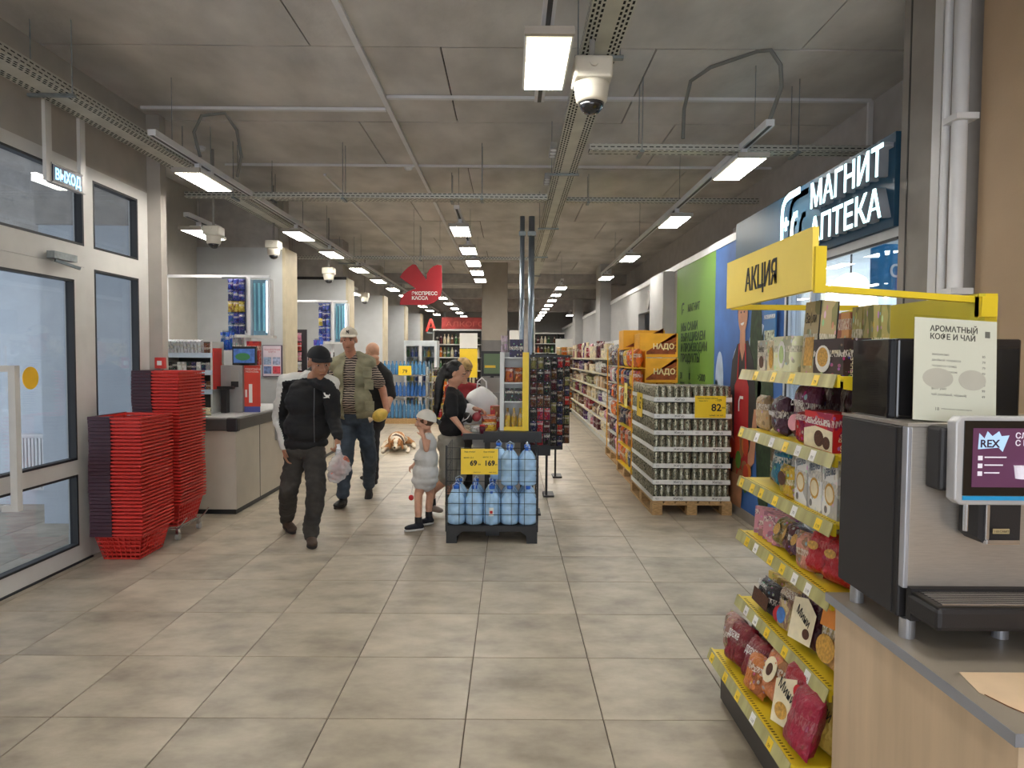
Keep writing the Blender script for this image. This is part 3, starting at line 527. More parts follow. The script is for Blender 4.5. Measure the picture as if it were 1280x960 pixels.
# dome cameras
def dome(x, y, z, s, label, drop, tilt=0):
    t = thing('dome_camera', label, 'camera', (x, y, z), tilt, 'dome security cameras'); t.scale = (s,)*3
    ob('pole', MB().cyl((0, 0, .1), (0, 0, drop/s), .016, n=10), GREYP, t); IV = M('ivory_plastic', (214, 208, 194), .45)
    ob('mount_box', MB().box(-.1, .1, -.1, .1, 0, .115), IV, t, bevel=.015); ob('dial', MB().cyl((0, -.1, .075), (0, -.112, .075), .022, n=16), IV, t)
    ob('body', MB().lathe([(.072, -.1), (.082, -.085), (.09, -.03), (.094, 0)], 24), IV, t, smooth=True)
    ob('lens_dome', MB().lathe([(.012, -.155), (.04, -.148), (.06, -.125), (.068, -.1)], 20), M('smoked_dome', (24, 24, 28), .06, coat=.6), t, smooth=True)
p = at(737, 103, 3.62); dome(.42, 3.62, 3.02, 1, 'large ivory dome camera hanging beside the middle cable tray', .24)
for u, v, Y, s, l in ((267, 295, 7.1, .85, 'ivory dome camera hanging nearest the entrance column'), (342, 311, 8.6, .85, 'ivory dome camera hanging over the second checkout'), (411, 343, 10.6, .9, 'ivory dome camera hanging before the third pier, with a twin lens'), (456, 372, 15, .9, 'small ivory dome camera far over the checkout row')):
    p = at(u, v, Y); dome(p.x, Y, p.z, s, l, ZC-p.z)
for i, (u, v) in enumerate(((688, 150), (684, 182))):
    p = at(u, v, 5.6+i*.9); t = thing('socket_box', ['grey multi socket box on the side of the middle tray', 'second grey multi socket box further along the middle tray'][i], 'socket', (.345, 5.6+i*.9, 3.25))
    ob('box', MB().box(-.035, .02, -.14, .14, 0, .05), GREYP, t, bevel=.004)
    for k in range(3): ob('outlet', MB().cyl((-.008, -.09+k*.09, 0), (-.008, -.09+k*.09, -.005), .024, n=14), WHITE, t)
# poles rising to the tray
for i, x in enumerate((.13, .24)):
    t = thing('steel_pole', ['slim bright steel pole rising from the till, nearer the column', 'thicker steel pole rising from the till to the middle tray'][i], 'pole', (x, 8.0, 0)); r = (.028, .036)[i]
    ob('shaft', MB().cyl((0, 0, .012), (0, 0, 3.23), r, n=16), M('pole_zinc', (150, 162, 176), .3, .8), t, smooth=True); ob('foot_plate', MB().box(-.05, .05, -.05, .05, 0, .012), STEEL, t); ob('clamp', MB().box(-r-.012, r+.012, -r-.012, r+.012, 3.0, 3.05), STEEL, t)
# pipes on the right column
pp = thing('white_riser_pipe', 'white riser pipe running up beside the tan wall', 'pipe', (2.21, 3.36, 0))
ob('pipe', MB().tube([(0, 0, 0), (.0, 0, 1.9), (0, .01, ZC)], .035, 14), WHITE, pp, smooth=True); ob('thin_pipe', MB().cyl((-.02, .08, 0), (-.02, .08, ZC), .018), WHITE, pp)
for z in (1.9, 2.75): ob('clip', MB().box(-.05, .06, -.05, .06, z, z+.03), WHITE, pp)
cd = tag(ob('cable_duct', MB().box(2.25, 2.27, 3.58, 3.65, 0, 3.6), WHITE), 'flat white cable duct running up the grey column', 'duct')
wb = thing('wall_speaker', 'white wall box mounted high above the blue poster', 'speaker', (XU-.13, 8.6, 3.1)); ob('case', MB().box(0, .12, -.16, .16, -.15, .15), WHITE, wb, bevel=.01); ob('bracket', MB().box(.1, .13, -.02, .02, -.22, .2), STEEL, wb)
wb = thing('alarm_bell', 'round grey wall fitting above the far store room opening', 'bell', (XR-.1, 10.9, 2.5)); ob('case', MB().cyl((0, 0, 0), (.09, 0, 0), .15, n=24), GREYP, wb); ob('bracket', MB().box(.085, .1, -.05, .05, -.1, .1), STEEL, wb)
# exit sign
es = thing('exit_sign', 'small lit dark exit sign with pale blue letters hanging above the door', 'sign', (-3.12, 4.76, 2.8))
ob('case', MB().box(-.02, .02, -.155, .155, -.055, .06), M('exit_dark', (16, 34, 66), .4), es); ob('surround', MB().box(-.022, .02, -.165, .165, -.065, -.055).box(-.022, .02, -.165, .165, .06, .07), GREYP, es)
text('ВЫХОД', .1, (.0215, 0, -.034), (0, 1, 0), (0, 0, 1), emis('exit_glow', (150, 215, 255), 1.6), es, bold=.003, fit=.27)
for y in (-.18, .18): ob('hanger_strip', MB().box(-.012, .012, y-.03, y+.03, -.06, .47), WFRAME, es)
# fire alarm
fa = thing('fire_call_point', 'red fire alarm call point on the entrance column', 'alarm', (-3.16, 6.09, 1.5))
ob('case', MB().box(-.045, .045, -.03, .008, -.05, .05), RED, fa, bevel=.005); ob('button', MB().box(-.02, .02, -.034, -.03, -.02, .02), PAPERW, fa); ob('pipe', MB().cyl((0, 0, -.05), (0, 0, -.6), .008), WFRAME, fa); ob('lower_box', MB().box(-.035, .035, -.025, .008, -.2, -.12), RED, fa)
# red arrow sign
rs = thing('arrow_sign', 'red arrow shaped hanging sign for the express till', 'sign', at(526, 356, 9.9))
sc_ = 9.9/F; poly = [(-26, 9), (-22, 15), (-16, 21), (-10, 25), (-6, 24.5), (7, 6), (8, 14), (11, 19), (16, 23), (21, 24.5), (26, 24), (26.5, -6), (25, -13), (21, -19), (15, -23), (8, -25), (-26, -25), (-25, -18), (-21, -12), (-15, -8), (-6, -5)]
ob('panel', MB().prism([(a*sc_, b*sc_) for a, b in poly][::1], (0, 0, 0), (1, 0, 0), (0, 0, 1), .02), M('sign_red', (160, 26, 36), .5, var=.02), rs)
text('ЭКСПРЕСС\nКАССА', .068, (-.13, -.022, -.15), (1, 0, 0), (0, 0, 1), PAPERW, rs, align='LEFT', bold=.002)
ob('wire', MB().cyl((-.1, -.01, .25), (-.1, -.01, ZC-rs.location.z), .002, n=5).cyl((.28, -.01, .28), (.28, -.01, ZC-rs.location.z), .002, n=5), STEEL, rs)
# ================================================================== shopping baskets
def basket_mesh():
    W, D, H = .36, .44, .21; w2, d2, b, dd = W/2, D/2, .135, .17
    red, dark = MB(), MB()
    def rim(mb, z, o, t, h):
        pass
    # tapered sides as lattice bars on the lower part, solid band and flared rim on top
    def P(x, y, z): k = z/H; return (x*(b+(w2-b)*k), y*(dd+(d2-dd)*k), z)
    n = 8; m = 9
    zs = [.012, .046, .08, .114, .148, .182]
    for z in zs:
        red.bar(P(-1, -1, z), P(1, -1, z), .006); red.bar(P(-1, 1, z), P(1, 1, z), .006); red.bar(P(1, -1, z), P(1, 1, z), .006); red.bar(P(-1, -1, z), P(-1, 1, z), .006)
    for i in range(n+1):
        x = -1+2*i/n; red.bar(P(x, -1, 0), P(x, -1, .19), .005); red.bar(P(x, 1, 0), P(x, 1, .19), .005)
    for i in range(m+1):
        y = -1+2*i/m; red.bar(P(-1, y, 0), P(-1, y, .19), .005); red.bar(P(1, y, 0), P(1, y, .19), .005)
    red.box(-b, b, -dd, dd, 0, .006)
    def band(mb, z0, z1, out, x0=-1, x1=1):
        a = [P(-1, -1, z0), P(1, -1, z0), P(1, 1, z0), P(-1, 1, z0)]; c = [P(-1, -1, z1), P(1, -1, z1), P(1, 1, z1), P(-1, 1, z1)]
        e = lambda q, o: (q[0]+math.copysign(o, q[0]), q[1]+math.copysign(o, q[1]), q[2])
        v = [e(q, 0) for q in a]+[e(q, 0) for q in c]+[e(q, out) for q in c]+[e((q[0], q[1], q[2]-.013), out) for q in c]
        f = []
        for i in range(4):
            j = (i+1) % 4; f += [(i, j, 4+j, 4+i), (4+i, 4+j, 8+j, 8+i), (8+i, 8+j, 12+j, 12+i)]
        mb.add(v, f)
    band(red, .19, H, .017)
    g = MB()   # folded black handle and hinge caps lying over one third of the rim
    g.box(-w2-.021, -w2+.145, -d2-.021, -d2+.03, H-.02, H+.005).box(-w2-.021, -w2-.0, -d2+.03, d2+.021, H-.02, H+.005)
    return red, g
rd, gp_ = basket_mesh()
rmesh = rd.mesh('basket_shell', RED); gm = gp_.mesh('folded_handle', M('aubergine_plastic', (62, 34, 46), .4))
def basket_stack(cx, cy, z0, n, top, pitch, lab, grp, lean):
    for i in range(n):
        y = cy+lean*math.sin(i*.9)*.25; x = cx+lean*math.sin(i*.31)*.5+ (i/n)*lean*.4
        w_ = 'bottom' if i == 0 else 'topmost' if i == n-1 else nth(i+1)+' from the bottom'
        t = thing('shopping_basket', 'red plastic shopping basket with dark handle, %s of the %s' % (w_, lab), 'basket', (x, y, z0+i*pitch), random.uniform(-.012, .012), grp)
        ob('basket_shell', rmesh, None, t); ob('folded_handle', gm, None, t)
basket_stack(-2.975, 5.28, .004, 33, 1.1, .0277, 'shorter stack', 'baskets in the shorter stack', .008)
basket_stack(-2.97, 5.86, .11, 42, 1.42, .0272, 'taller wheeled stack', 'baskets in the taller stack', .01)
dl = thing('basket_dolly', 'chrome wire dolly on castors under the taller basket stack', 'dolly', (-2.97, 5.86, 0))
fr = MB().tube([(-.16, -.2, .1), (.16, -.2, .1), (.16, .2, .1), (-.16, .2, .1), (-.16, -.2, .1)], .006)
for i in range(5): fr.tube([(-.12+i*.06, -.2, .1), (-.12+i*.06, .2, .1)], .004)
ob('wire_frame', fr.tube([(.16, -.2, .1), (.2, -.24, .14), (.24, -.22, .2)], .006).tube([(.16, .2, .1), (.2, .2, .14), (.25, .18, .2)], .006), CHROME, dl)
for x, y in ((-.15, -.19), (.15, -.19), (-.15, .19), (.15, .19)):
    c = ob('castor', MB().box(x-.012, x+.012, y-.02, y+.02, .05, .1), CHROME, dl); ob('wheel', MB().cyl((x-.014, y, .028), (x+.014, y, .028), .028, n=16), GREYP, c)
# ================================================================== goods: unit shapes
def carton_unit():
    return MB().box(-.5, .5, -.5, .5, 0, 1).mesh('carton', BOXM)
def pouch_unit(name, mat, nx=9, nz=11, seed=1, crimp=True):
    v, f = [], []; rnd = random.Random(seed)
    for side in (1, -1):
        for k in range(nz+1):
            for i in range(nx+1):
                u, t = -1+2*i/nx, -1+2*k/nz
                th = max(0, (1-abs(u)**3.5))**.55*max(0, (1-abs(t)**4))**.5
                w = 1-.1*(1-t*t) if crimp else 1
                wr = noise.noise(Vector((u*2.1+seed, t*2.4, side*.7)))*.16*th
                v.append((u*.5*w, side*(.5*th+wr)+.02*side, (t+1)/2+noise.noise(Vector((u*2, seed, t)))*.02))
    o = (nx+1)*(nz+1)
    for k in range(nz):
        for i in range(nx):
            a = k*(nx+1)+i; q = (a, a+1, a+nx+2, a+nx+1); f.append(q); f.append(tuple(o+j for j in reversed(q)))
    edge = [i for i in range(nx+1)]+[k*(nx+1)+nx for k in range(1, nz+1)]+[nz*(nx+1)+i for i in range(nx-1, -1, -1)]+[k*(nx+1) for k in range(nz-1, 0, -1)]
    for a, b in zip(edge, edge[1:]+edge[:1]): f.append((b, a, o+a, o+b))
    me = bpy.data.meshes.new(name); me.from_pydata(v, [], f); me.materials.append(mat); me.shade_smooth(); return me
CART = carton_unit(); POU = [pouch_unit('pouch', BAGM, seed=i) for i in range(4)]; POUP = [pouch_unit('pouch', PLAINF, seed=i+9) for i in range(2)]
POUS = [pouch_unit('pouch', BAGM, 5, 5, seed=i) for i in range(2)]
BOT = MB().lathe([(.3, 0), (.5, .02), (.5, .55), (.42, .66), (.19, .8), (.17, .92), (.2, .92), (.2, 1), (.02, 1)], 10).mesh('bottle', BOXM, True)
JAR = MB().lathe([(.45, 0), (.5, .04), (.5, .78), (.42, .85), (.46, .86), (.46, 1), (.02, 1)], 12).mesh('jar', BOXM, True)
GOOD = {'carton': [CART], 'pouch': POUS, 'bottle': [BOT], 'jar': [JAR], 'tub': [JAR]}
def good(kind, label, loc, size, color, group, rz=0, rot=None, mesh=None):
    me = mesh or random.choice(GOOD[kind]); o = bpy.data.objects.new(kind, me); C.objects.link(o)
    o.location = loc; o.scale = size; o.rotation_euler = rot if rot else (0, 0, rz); o.color = col(color) if isinstance(color, str) else lin(color)
    return tag(o, label, kind, group)
CN = ['red', 'crimson', 'maroon', 'orange', 'yellow', 'cream', 'white', 'beige', 'brown', 'green', 'teal', 'blue', 'navy', 'purple', 'pink', 'grey', 'black', 'olive', 'cream', 'white', 'beige', 'red', 'brown']
KN = {'carton': 'box', 'pouch': 'bag', 'bottle': 'bottle', 'jar': 'jar', 'tub': 'tub'}
# ---------------------------------------------------------------- long aisle gondola
def gondola(label, X, y0, y1, D, zs, where, step, hmax, names=('first', 'second', 'third', 'fourth', 'fifth', 'sixth', 'seventh'), kinds=('carton', 'carton', 'pouch', 'bottle', 'jar'), side=-1, fill=True, back=.03, cols=CN):
    """shelves run along Y; goods face side (-1 = towards -X); X is the front edge of the shelves"""
    t = thing('gondola_shelf', label, 'shelf', (X, y0, 0)); L = y1-y0; s = -side
    def bx(a, b, *r): return MB().box(min(a*s, b*s), max(a*s, b*s), *r)
    top = zs[-1]+hmax[-1] if isinstance(hmax, list) else zs[-1]+hmax
    ob('back_panel', bx(D, D+back, 0, L, 0, top), SHELFW, t)
    k = 0
    while k <= L+.01:
        ob('upright', bx(D-.03, D, k-.015 if k else 0, min(k+.015, L), 0, top), SHELFW, t); k += 1.333
    ob('kick_plate', bx(.03, D, 0, L, 0, zs[0]-.02), SHELFW, t)
    for z in zs:
        q = ob('shelf', bx(0, D-.03, 0, L, z-.02, z), SHELFW, t); ob('price_rail', bx(-.008, 0, 0, L, z-.03, z+.004), M('price_rail', (214, 214, 210), .3), q)
        tb_ = MB(); yy = .08
        while yy < L-.1: tb_.box(min(-.01*s, -.008*s), max(-.01*s, -.008*s), yy, yy+.05, z-.028, z+.0); yy += random.uniform(.12, .3)
        ob('price_tags', tb_, M('tag_yellow', (232, 214, 120), .5), q)['kind'] = 'stuff'
    if not fill: return t
    for si, z in enumerate(zs):
        y = y0+.05; n = 0; H = hmax[si] if isinstance(hmax, list) else (zs[si+1]-z-.05 if si+1 < len(zs) else hmax)
        kind = random.choice(kinds); c = random.choice(cols); wdt = .12; hh = H; run = 0
        while y < y1-.1:
            if run <= 0:
                kind = random.choice(kinds); c = random.choice(cols); run = random.randint(1, 4)
                wdt = {'carton': random.uniform(.1, .2), 'pouch': random.uniform(.12, .2), 'bottle': random.uniform(.07, .09), 'jar': random.uniform(.08, .11), 'tub': .1}[kind]*step
                hh = {'carton': random.uniform(.6, 1), 'pouch': random.uniform(.65, 1), 'bottle': 1, 'jar': random.uniform(.45, .7), 'tub': .5}[kind]*H
            run -= 1; n += 1; dp = wdt if kind in ('bottle', 'jar', 'tub') else random.uniform(.1, .2)
            if y+wdt > y1: break
            lb = '%s %s, %s from the near end, %s shelf of %s' % (c, KN[kind], nth(n), names[si], where)
            xx = X+s*(.02+dp/2+random.uniform(0, .03))
            if kind in ('bottle', 'jar', 'tub'): good(kind, lb, (xx, y+wdt/2, z+.001), (wdt, wdt, hh), c, 'goods on '+where)
            elif kind == 'pouch': good(kind, lb, (xx, y+wdt/2, z+.001), (wdt, dp*.6, hh), c, 'goods on '+where, rz=PI/2)
            else: good(kind, lb, (xx, y+wdt/2, z+.001), (dp, wdt-.006, hh), c, 'goods on '+where)
            y += wdt+.004
    return t
gondola('long white aisle gondola packed with groceries opposite the till', 1.70, 11.25, 18.9, .42, [.14, .43, .72, 1.0, 1.28, 1.56], 'the long aisle gondola', 1.35, .36, cols=['beige', 'cream', 'grey', 'brown', 'beige', 'maroon', 'crimson', 'navy', 'white', 'pink', 'olive', 'brown', 'cream', 'purple'])
gondola('white grocery gondola further down the aisle behind the orange bags stand', 1.62, 19.9, 25.5, .45, [.14, .5, .86, 1.22, 1.58], 'the further aisle gondola', 2.6, .34, cols=['beige', 'cream', 'grey', 'brown', 'maroon', 'navy', 'white', 'orange'])
# cartons on top of the near end
for i, (c, y, w_, h_) in enumerate([('cream', 11.5, .3, .2), ('crimson', 12.0, .5, .2), ('pink', 12.6, .4, .26), ('white', 13.2, .3, .22), ('navy', 13.8, .35, .3), ('grey', 14.4, .3, .2)]):
    pass
# end display of snack bags and its yellow pallet cartons
def pallet(x0, x1, y0, y1, label):
    t = thing('pallet', label, 'pallet', ((x0+x1)/2, (y0+y1)/2, 0)); w, d = (x1-x0)/2, (y1-y0)/2
    for i, y in enumerate((-d+.05, 0, d-.05)):
        for x in (-w+.05, 0, w-.05): ob('block', MB().box(x-.05, x+.05, y-.05, y+.05, .02, .1), PALLET, t)
    for x in (-w+.05, 0, w-.05): ob('bottom_board', MB().box(x-.05, x+.05, -d, d, 0, .02), PALLET, t)
    for y in (-d+.05, 0, d-.05): ob('stringer', MB().box(-w, w, y-.05, y+.05, .1, .12), PALLET, t)
    n = 7
    for i in range(n):
        x = -w+(i+.5)*2*w/n; ob('deck_board', MB().box(x-w/n+.008, x+w/n-.008, -d, d, .12, .14), PALLET, t)
    return t
pallet(1.43, 2.23, 6.68, 7.9, 'wooden pallet under the stacked trays of silver drink cans')
pallet(1.5, 2.24, 8.2, 9.4, 'wooden pallet under the orange snack bag display, just behind the cans')
pallet(1.56, 2.12, 9.75, 10.95, 'wooden pallet at the end of the long gondola under bagged snacks')
# ---------------------------------------------------------------- can pallet
CANM = bpy.data.materials.new('printed_can'); CANM.use_nodes = True
nt = CANM.node_tree; b = nt.nodes['Principled BSDF']; b.inputs['Metallic'].default_value = .75; b.inputs['Roughness'].default_value = .3
tc = nt.nodes.new('ShaderNodeTexCoord'); oi = nt.nodes.new('ShaderNodeObjectInfo'); ad = nt.nodes.new('ShaderNodeVectorMath'); ad.operation = 'ADD'; nt.links.new(tc.outputs['Generated'], ad.inputs[0]); nt.links.new(oi.outputs['Random'], ad.inputs[1])
n = nt.nodes.new('ShaderNodeTexNoise'); n.inputs['Scale'].default_value = 5; n.inputs['Detail'].default_value = 2; nt.links.new(ad.outputs[0], n.inputs['Vector'])
r = nt.nodes.new('ShaderNodeValToRGB'); r.color_ramp.interpolation = 'CONSTANT'; e = r.color_ramp.elements; e[0].color = lin((70, 72, 60)); e[1].position = .44; e[1].color = lin((176, 172, 152)); x = e.new(.56); x.color = lin((128, 126, 104))
nt.links.new(n.outputs['Fac'], r.inputs[0]); nt.links.new(r.outputs[0], b.inputs['Base Color'])
CAN = MB().lathe([(.024, 0), (.032, .008), (.033, .014), (.033, .138), (.026, .15), (.026, .153)], 12).mesh('drink_can', CANM, True)
CARDW = M('white_card_tray', (226, 226, 222), .6, var=.03); px0, py0 = 1.435, 6.69; cw = .78/12; tiers = 7; TH = .166
px1 = px0+12*cw; nrow = 18; cdp = 1.2/nrow
LIDM = M('can_lid', (190, 190, 188), .3, .85); lidm = MB().cyl((0, 0, .1531), (0, 0, .1545), .0255, n=12).mesh('lid', LIDM)
for k in range(tiers):
    z = .142+k*TH
    for a in range(2):
        for b2 in range(3):
            x0, x1, y0, y1 = px0+a*6*cw, px0+(a+1)*6*cw-.003, py0+b2*.4, py0+(b2+1)*.4-.003
            if a == 1 and b2 > 0 and k < 6: pass
            t = thing('card_tray', 'low white card tray, %s layer up the can pallet, %s row, %s half' % (nth(k+1), ('front', 'middle', 'rear')[b2], ('aisle', 'wall')[a]), 'tray', ((x0+x1)/2, (y0+y1)/2, z), 0, 'card trays on the can pallet')
            w2, d2 = (x1-x0)/2, (y1-y0)/2; ob('base', MB().box(-w2, w2, -d2, d2, 0, .003), CARDW, t)
            ob('wall', MB().box(-w2, w2, -d2, -d2+.003, .003, .045).box(-w2, w2, d2-.003, d2, .003, .045).box(-w2, -w2+.003, -d2+.003, d2-.003, .003, .045).box(w2-.003, w2, -d2+.003, d2-.003, .003, .045), CARDW, t)
            if b2 == 0: text('Жигули' if False else 'Жигур', .034, (.06, -d2-.0005, .012), (1, 0, 0), (0, 0, 1), INK, t, ext=.0004, fit=.1); text('0,5', .024, (-.15, -d2-.0005, .014), (1, 0, 0), (0, 0, 1), INKG, t, ext=.0004)
            elif False: pass
    def can(i, j, lab, lid=False):
        x = px0+(i+.5)*cw+(-.0015 if i < 6 else .0015)*0; y = py0+(j+.5)*cdp
        x = min(max(x, px0+(0 if i < 6 else 6)*cw+.0365), px0+(6 if i < 6 else 12)*cw-.0395)
        jj = j//6; y = min(max(y, py0+jj*.4+.0365), py0+(jj+1)*.4-.0395)
        o = bpy.data.objects.new('drink_can', CAN); C.objects.link(o); o.location = (x, y, z+.003); o.rotation_euler = (0, 0, random.random()*6); tag(o, lab, 'can', 'silver drink cans on the pallet')
        if lid:
            l = bpy.data.objects.new('lid', lidm); C.objects.link(l); l.parent = o
    ly = nth(k+1)
    for i in range(12): can(i, 0, 'silver grey drink can, %s from the aisle in the front row, %s layer up' % (nth(i+1), ly), k == 6)
    for j in range(1, nrow): can(0, j, 'silver grey drink can, %s back along the aisle side, %s layer up' % (nth(j+1), ly), k == 6)
    if k == 6:
        for j in range(1, 8):
            for i in range(1, 12): can(i, j, 'silver grey drink can on top layer, %s row back, %s from the aisle' % (nth(j+1), nth(i+1)), True)
core = ob('inner_can_mass', MB().box(px0+.075, px1-.08, py0+.08, py0+1.12, .145, .145+6*TH-.01), M('inner_cans', (90, 90, 84), .6, var=.3, scale=30)); tag(core, 'silver cans packed out of sight inside the pallet stack', 'cans', kind='stuff')
def price_card(loc, w, h, lines, label, rz=0, tilt=0, thin=None):
    t = thing('price_card', label, 'price sign', loc, rz); t.rotation_euler = (tilt, 0, rz)
    ob('card', MB().box(-w/2, w/2, 0, .004, 0, h), YEL, t)
    for s, size, x, z, f in lines: text(s, size, (x, -.0008, z), (1, 0, 0), (0, 0, 1), INK, t, ext=.0006, bold=.002 if size > .05 else 0, fit=f)
    return t
price_card((px0+.56, py0-.009, .98), .31, .22, [('82', .1, .06, .07, .1), ('.99', .03, .125, .09, None), ('-109', .035, .08, .165, None), ('Напиток пивной светлый', .018, -.03, .19, .2), ('банка 0,45 л', .016, -.07, .165, None), ('цена за шт', .02, .06, .02, .14)], 'yellow price card reading 82 on the front of the can pallet')
pc = price_card((px0-.008, py0+.72, .93), .3, .26, [('82', .11, .04, .09, None), ('-109', .04, .06, .19, None)], 'yellow price card clipped on the aisle side of the can stack', -PI/2)
# ---------------------------------------------------------------- orange snack bag display
ORG = M('yellow_carton', (232, 168, 34), .55, var=.08); BRN = M('carton_brown_print', (150, 72, 26), .6, var=.3, scale=12); CRM = M('carton_cream_print', (236, 216, 160), .6)
def yellow_case(x0, x1, y, z, h, label):
    t = thing('snack_case', label, 'case', ((x0+x1)/2, y, z)); w = (x1-x0)/2
    ob('carton', MB().box(-w, w, 0, .38, 0, h), ORG, t, bevel=.004)
    mb = MB()
    for i in range(7):
        a = -.35+i*.32; mb.prism([(-w+.02, .03), (w-.02, .03+h*.5*math.sin(a)+.09), (w-.02, .06+h*.5*math.sin(a)+.1)], (0, -.001, 0), (1, 0, 0), (0, 0, 1), .001)
    ob('ray_print', mb.prism([(-w+.03, .04), (w-.03, .04), (w-.03, h*.5), (0, h*.42)], (0, -.0005, 0), (1, 0, 0), (0, 0, 1), .001), BRN, t)['kind'] = 'stuff'
    text('НАДО', h*.3, (w*.25, -.003, h*.36), (1, 0, 0), (0, 0, 1), CRM, t, ext=.001, bold=.003); ob('tape', MB().box(-.03, .03, -.0025, .381, h, h+.001), CRM, t)
    return t
yellow_case(1.62, 2.1, 8.45, 1.58, .3, 'upper yellow and brown snack case, above the can pallet')
yellow_case(1.64, 2.1, 8.42, 1.26, .31, 'lower yellow and brown snack case behind the can stack')
yellow_case(1.5, 2.05, 8.95, 1.68, .26, 'yellow snack case on top of the bag display, behind the others')
random.seed(11)
for k in range(4):
    for a in range(2):
        t = yellow_case(1.66+a*0.22, 1.87+a*.22, 8.45, .141+k*.279, .275, 'yellow snack case low in the hidden pile behind the cans, %s level, %s half' % (nth(k+1), ('aisle', 'wall')[a]))
for y0, y1, x, nm, cs in ((8.22, 9.35, 1.5, 'orange snack display', ['orange', 'yellow', 'orange', 'navy', 'brown', 'orange']), (9.78, 10.9, 1.58, 'end display of snacks', ['maroon', 'orange', 'navy', 'pink', 'brown', 'white'])):
    st_ = thing('display_rack', 'cardboard and wire rack of the '+nm, 'rack', (x, y0, .142))
    for k in range(6): ob('shelf', MB().box(.0, .15, 0, y1-y0, k*.26, k*.26+.008), YEL if x == 1.5 else SHELFW, st_)
    ob('rear_board', MB().box(.15, .158, 0, y1-y0, 0, 1.55 if x > 1.5 else 1.53), ORG if x == 1.5 else SHELFW, st_); ob('front_post', MB().box(-.012, .0, 0, .025, 0, 1.56), ORG, st_); ob('front_post', MB().box(-.012, 0, y1-y0-.025, y1-y0, 0, 1.56), ORG, st_)
    for k in range(6):
        for i in range(5):
            c = random.choice(cs); good('pouch', '%s snack bag, %s from the near end, %s tier of the %s' % (c, nth(i+1), nth(k+1), nm), (x+.075, y0+.13+i*.215, .152+k*.26), (.2, .11, .235), c, 'snack bags of the '+nm, rz=PI/2+random.uniform(-.2, .2), mesh=random.choice(POU))
tp = thing('price_card', 'tall pale yellow price strip on the snack display by the aisle', 'price sign', (1.482, 8.6, .95)); ob('card', MB().box(-.004, 0, -.1, .1, 0, .3), M('pale_yellow_card', (236, 220, 120), .5), tp); text('59', .1, (-.0045, .0, .1), ZF, (0, 0, 1), INK, tp)
# ---------------------------------------------------------------- back wall shelves, far department
def far_shelf(x0, x1, y, zs, label, where, cols, w=.09, top=None):
    t = thing('wall_shelf', label, 'shelf', (x0, y, 0)); L = x1-x0; T = (top or zs[-1]+.4)
    ob('back_panel', MB().box(0, L, .3, .33, 0, T), DARKGREY, t); ob('cornice', MB().box(0, L, -.02, .33, T, T+.05), SHELFW, t)
    for z in zs: ob('shelf', MB().box(0, L, 0, .3, z-.03, z), SHELFW, t)
    k = 0
    while k <= L+.01: ob('upright', MB().box(k-.02 if k else 0, min(k+.02, L), .0, .3, 0, T), SHELFW if k in (0,) else BLACK, t); k += L/ max(1, round(L/1.3))
    for si, z in enumerate(zs):
        x = x0+.06; n = 0
        while x < x1-.1:
            n += 1; c = random.choice(cols)
            if n <= 22: good('bottle', '%s bottle, %s along the %s shelf of %s' % (c, nth(n), nth(si+1), where), (x+w/2, y+.12, z+.001), (w*.85, w*.85, .3), c, 'bottles on '+where)
            x += w*(1.15 if random.random() < .8 else 1.9)
    return t
WC = ['black', 'maroon', 'brown', 'green', 'olive', 'navy', 'cream', 'orange']
far_shelf(.9, 4.2, 28.6, [.4, .85, 1.3, 1.75, 2.15], 'long dark bottle shelving along the back wall', 'the back wall shelving', WC, .13)
far_shelf(-2.35, -.9, 20.4, [.35, .75, 1.15, 1.55, 1.95], 'tall wine shelving below the red department banner', 'the wine shelving', WC, .1)
far_shelf(-.0, .85, 27.5, [.4, .85, 1.3, 1.75], 'bottle shelving beyond the centre column', 'the shelving beyond the column', WC, .12)
gd = thing('wine_gondola', 'low double rack of dark bottles in the middle of the far department', 'shelf', (-1.6, 16.8, 0))
ob('base', MB().box(-.5, .3, 0, .4, 0, .1), BLACK, gd)
for k in range(3): ob('shelf', MB().box(-.5, .3, 0, .4, .1+k*.4, .13+k*.4), SHELFW, gd)
for x in (-.5, .27): ob('side', MB().box(x, x+.03, 0, .4, .1, 1.3), SHELFW, gd)
for k in range(3):
    for i in range(7): c = random.choice(WC); good('bottle', '%s bottle, %s from the till side, %s tier of the low bottle rack' % (c, nth(i+1), nth(k+1)), (-2.03+i*.1, 17.0, .131+k*.4), (.085, .085, .31), c, 'bottles in the low rack')
# red banner and letter above the wine
bn = thing('department_banner', 'red and wine coloured banner over the far wine shelving', 'banner', (-2.3, 22.4, 2.45)); ob('board', MB().box(0, 2.0, 0, .03, 0, .42), M('banner_red', (176, 60, 56), .6, var=.25, scale=4), bn)
text('ДЛЯ ОСОБЫХ МОМЕНТОВ', .16, (1.0, -.003, -.18), (1, 0, 0), (0, 0, 1), M('wine_ink', (96, 24, 40), .5), bn, fit=1.9); text('АЛКОГОЛЬ', .22, (1.0, -.003, .12), (1, 0, 0), (0, 0, 1), M('faded_red_ink', (206, 96, 80), .6), bn, fit=1.7)
text('А', .55, (-.35, -.003, -.05), (1, 0, 0), (0, 0, 1), RED, bn, ext=.02, bold=.01, name='big_letter'); ob('hanger', MB().box(.1, .12, 0, .02, .42, 1.26).box(1.9, 1.92, 0, .02, .42, 1.26).box(-.5, 0, .0, .03, -.12, -.08), STEEL, bn)
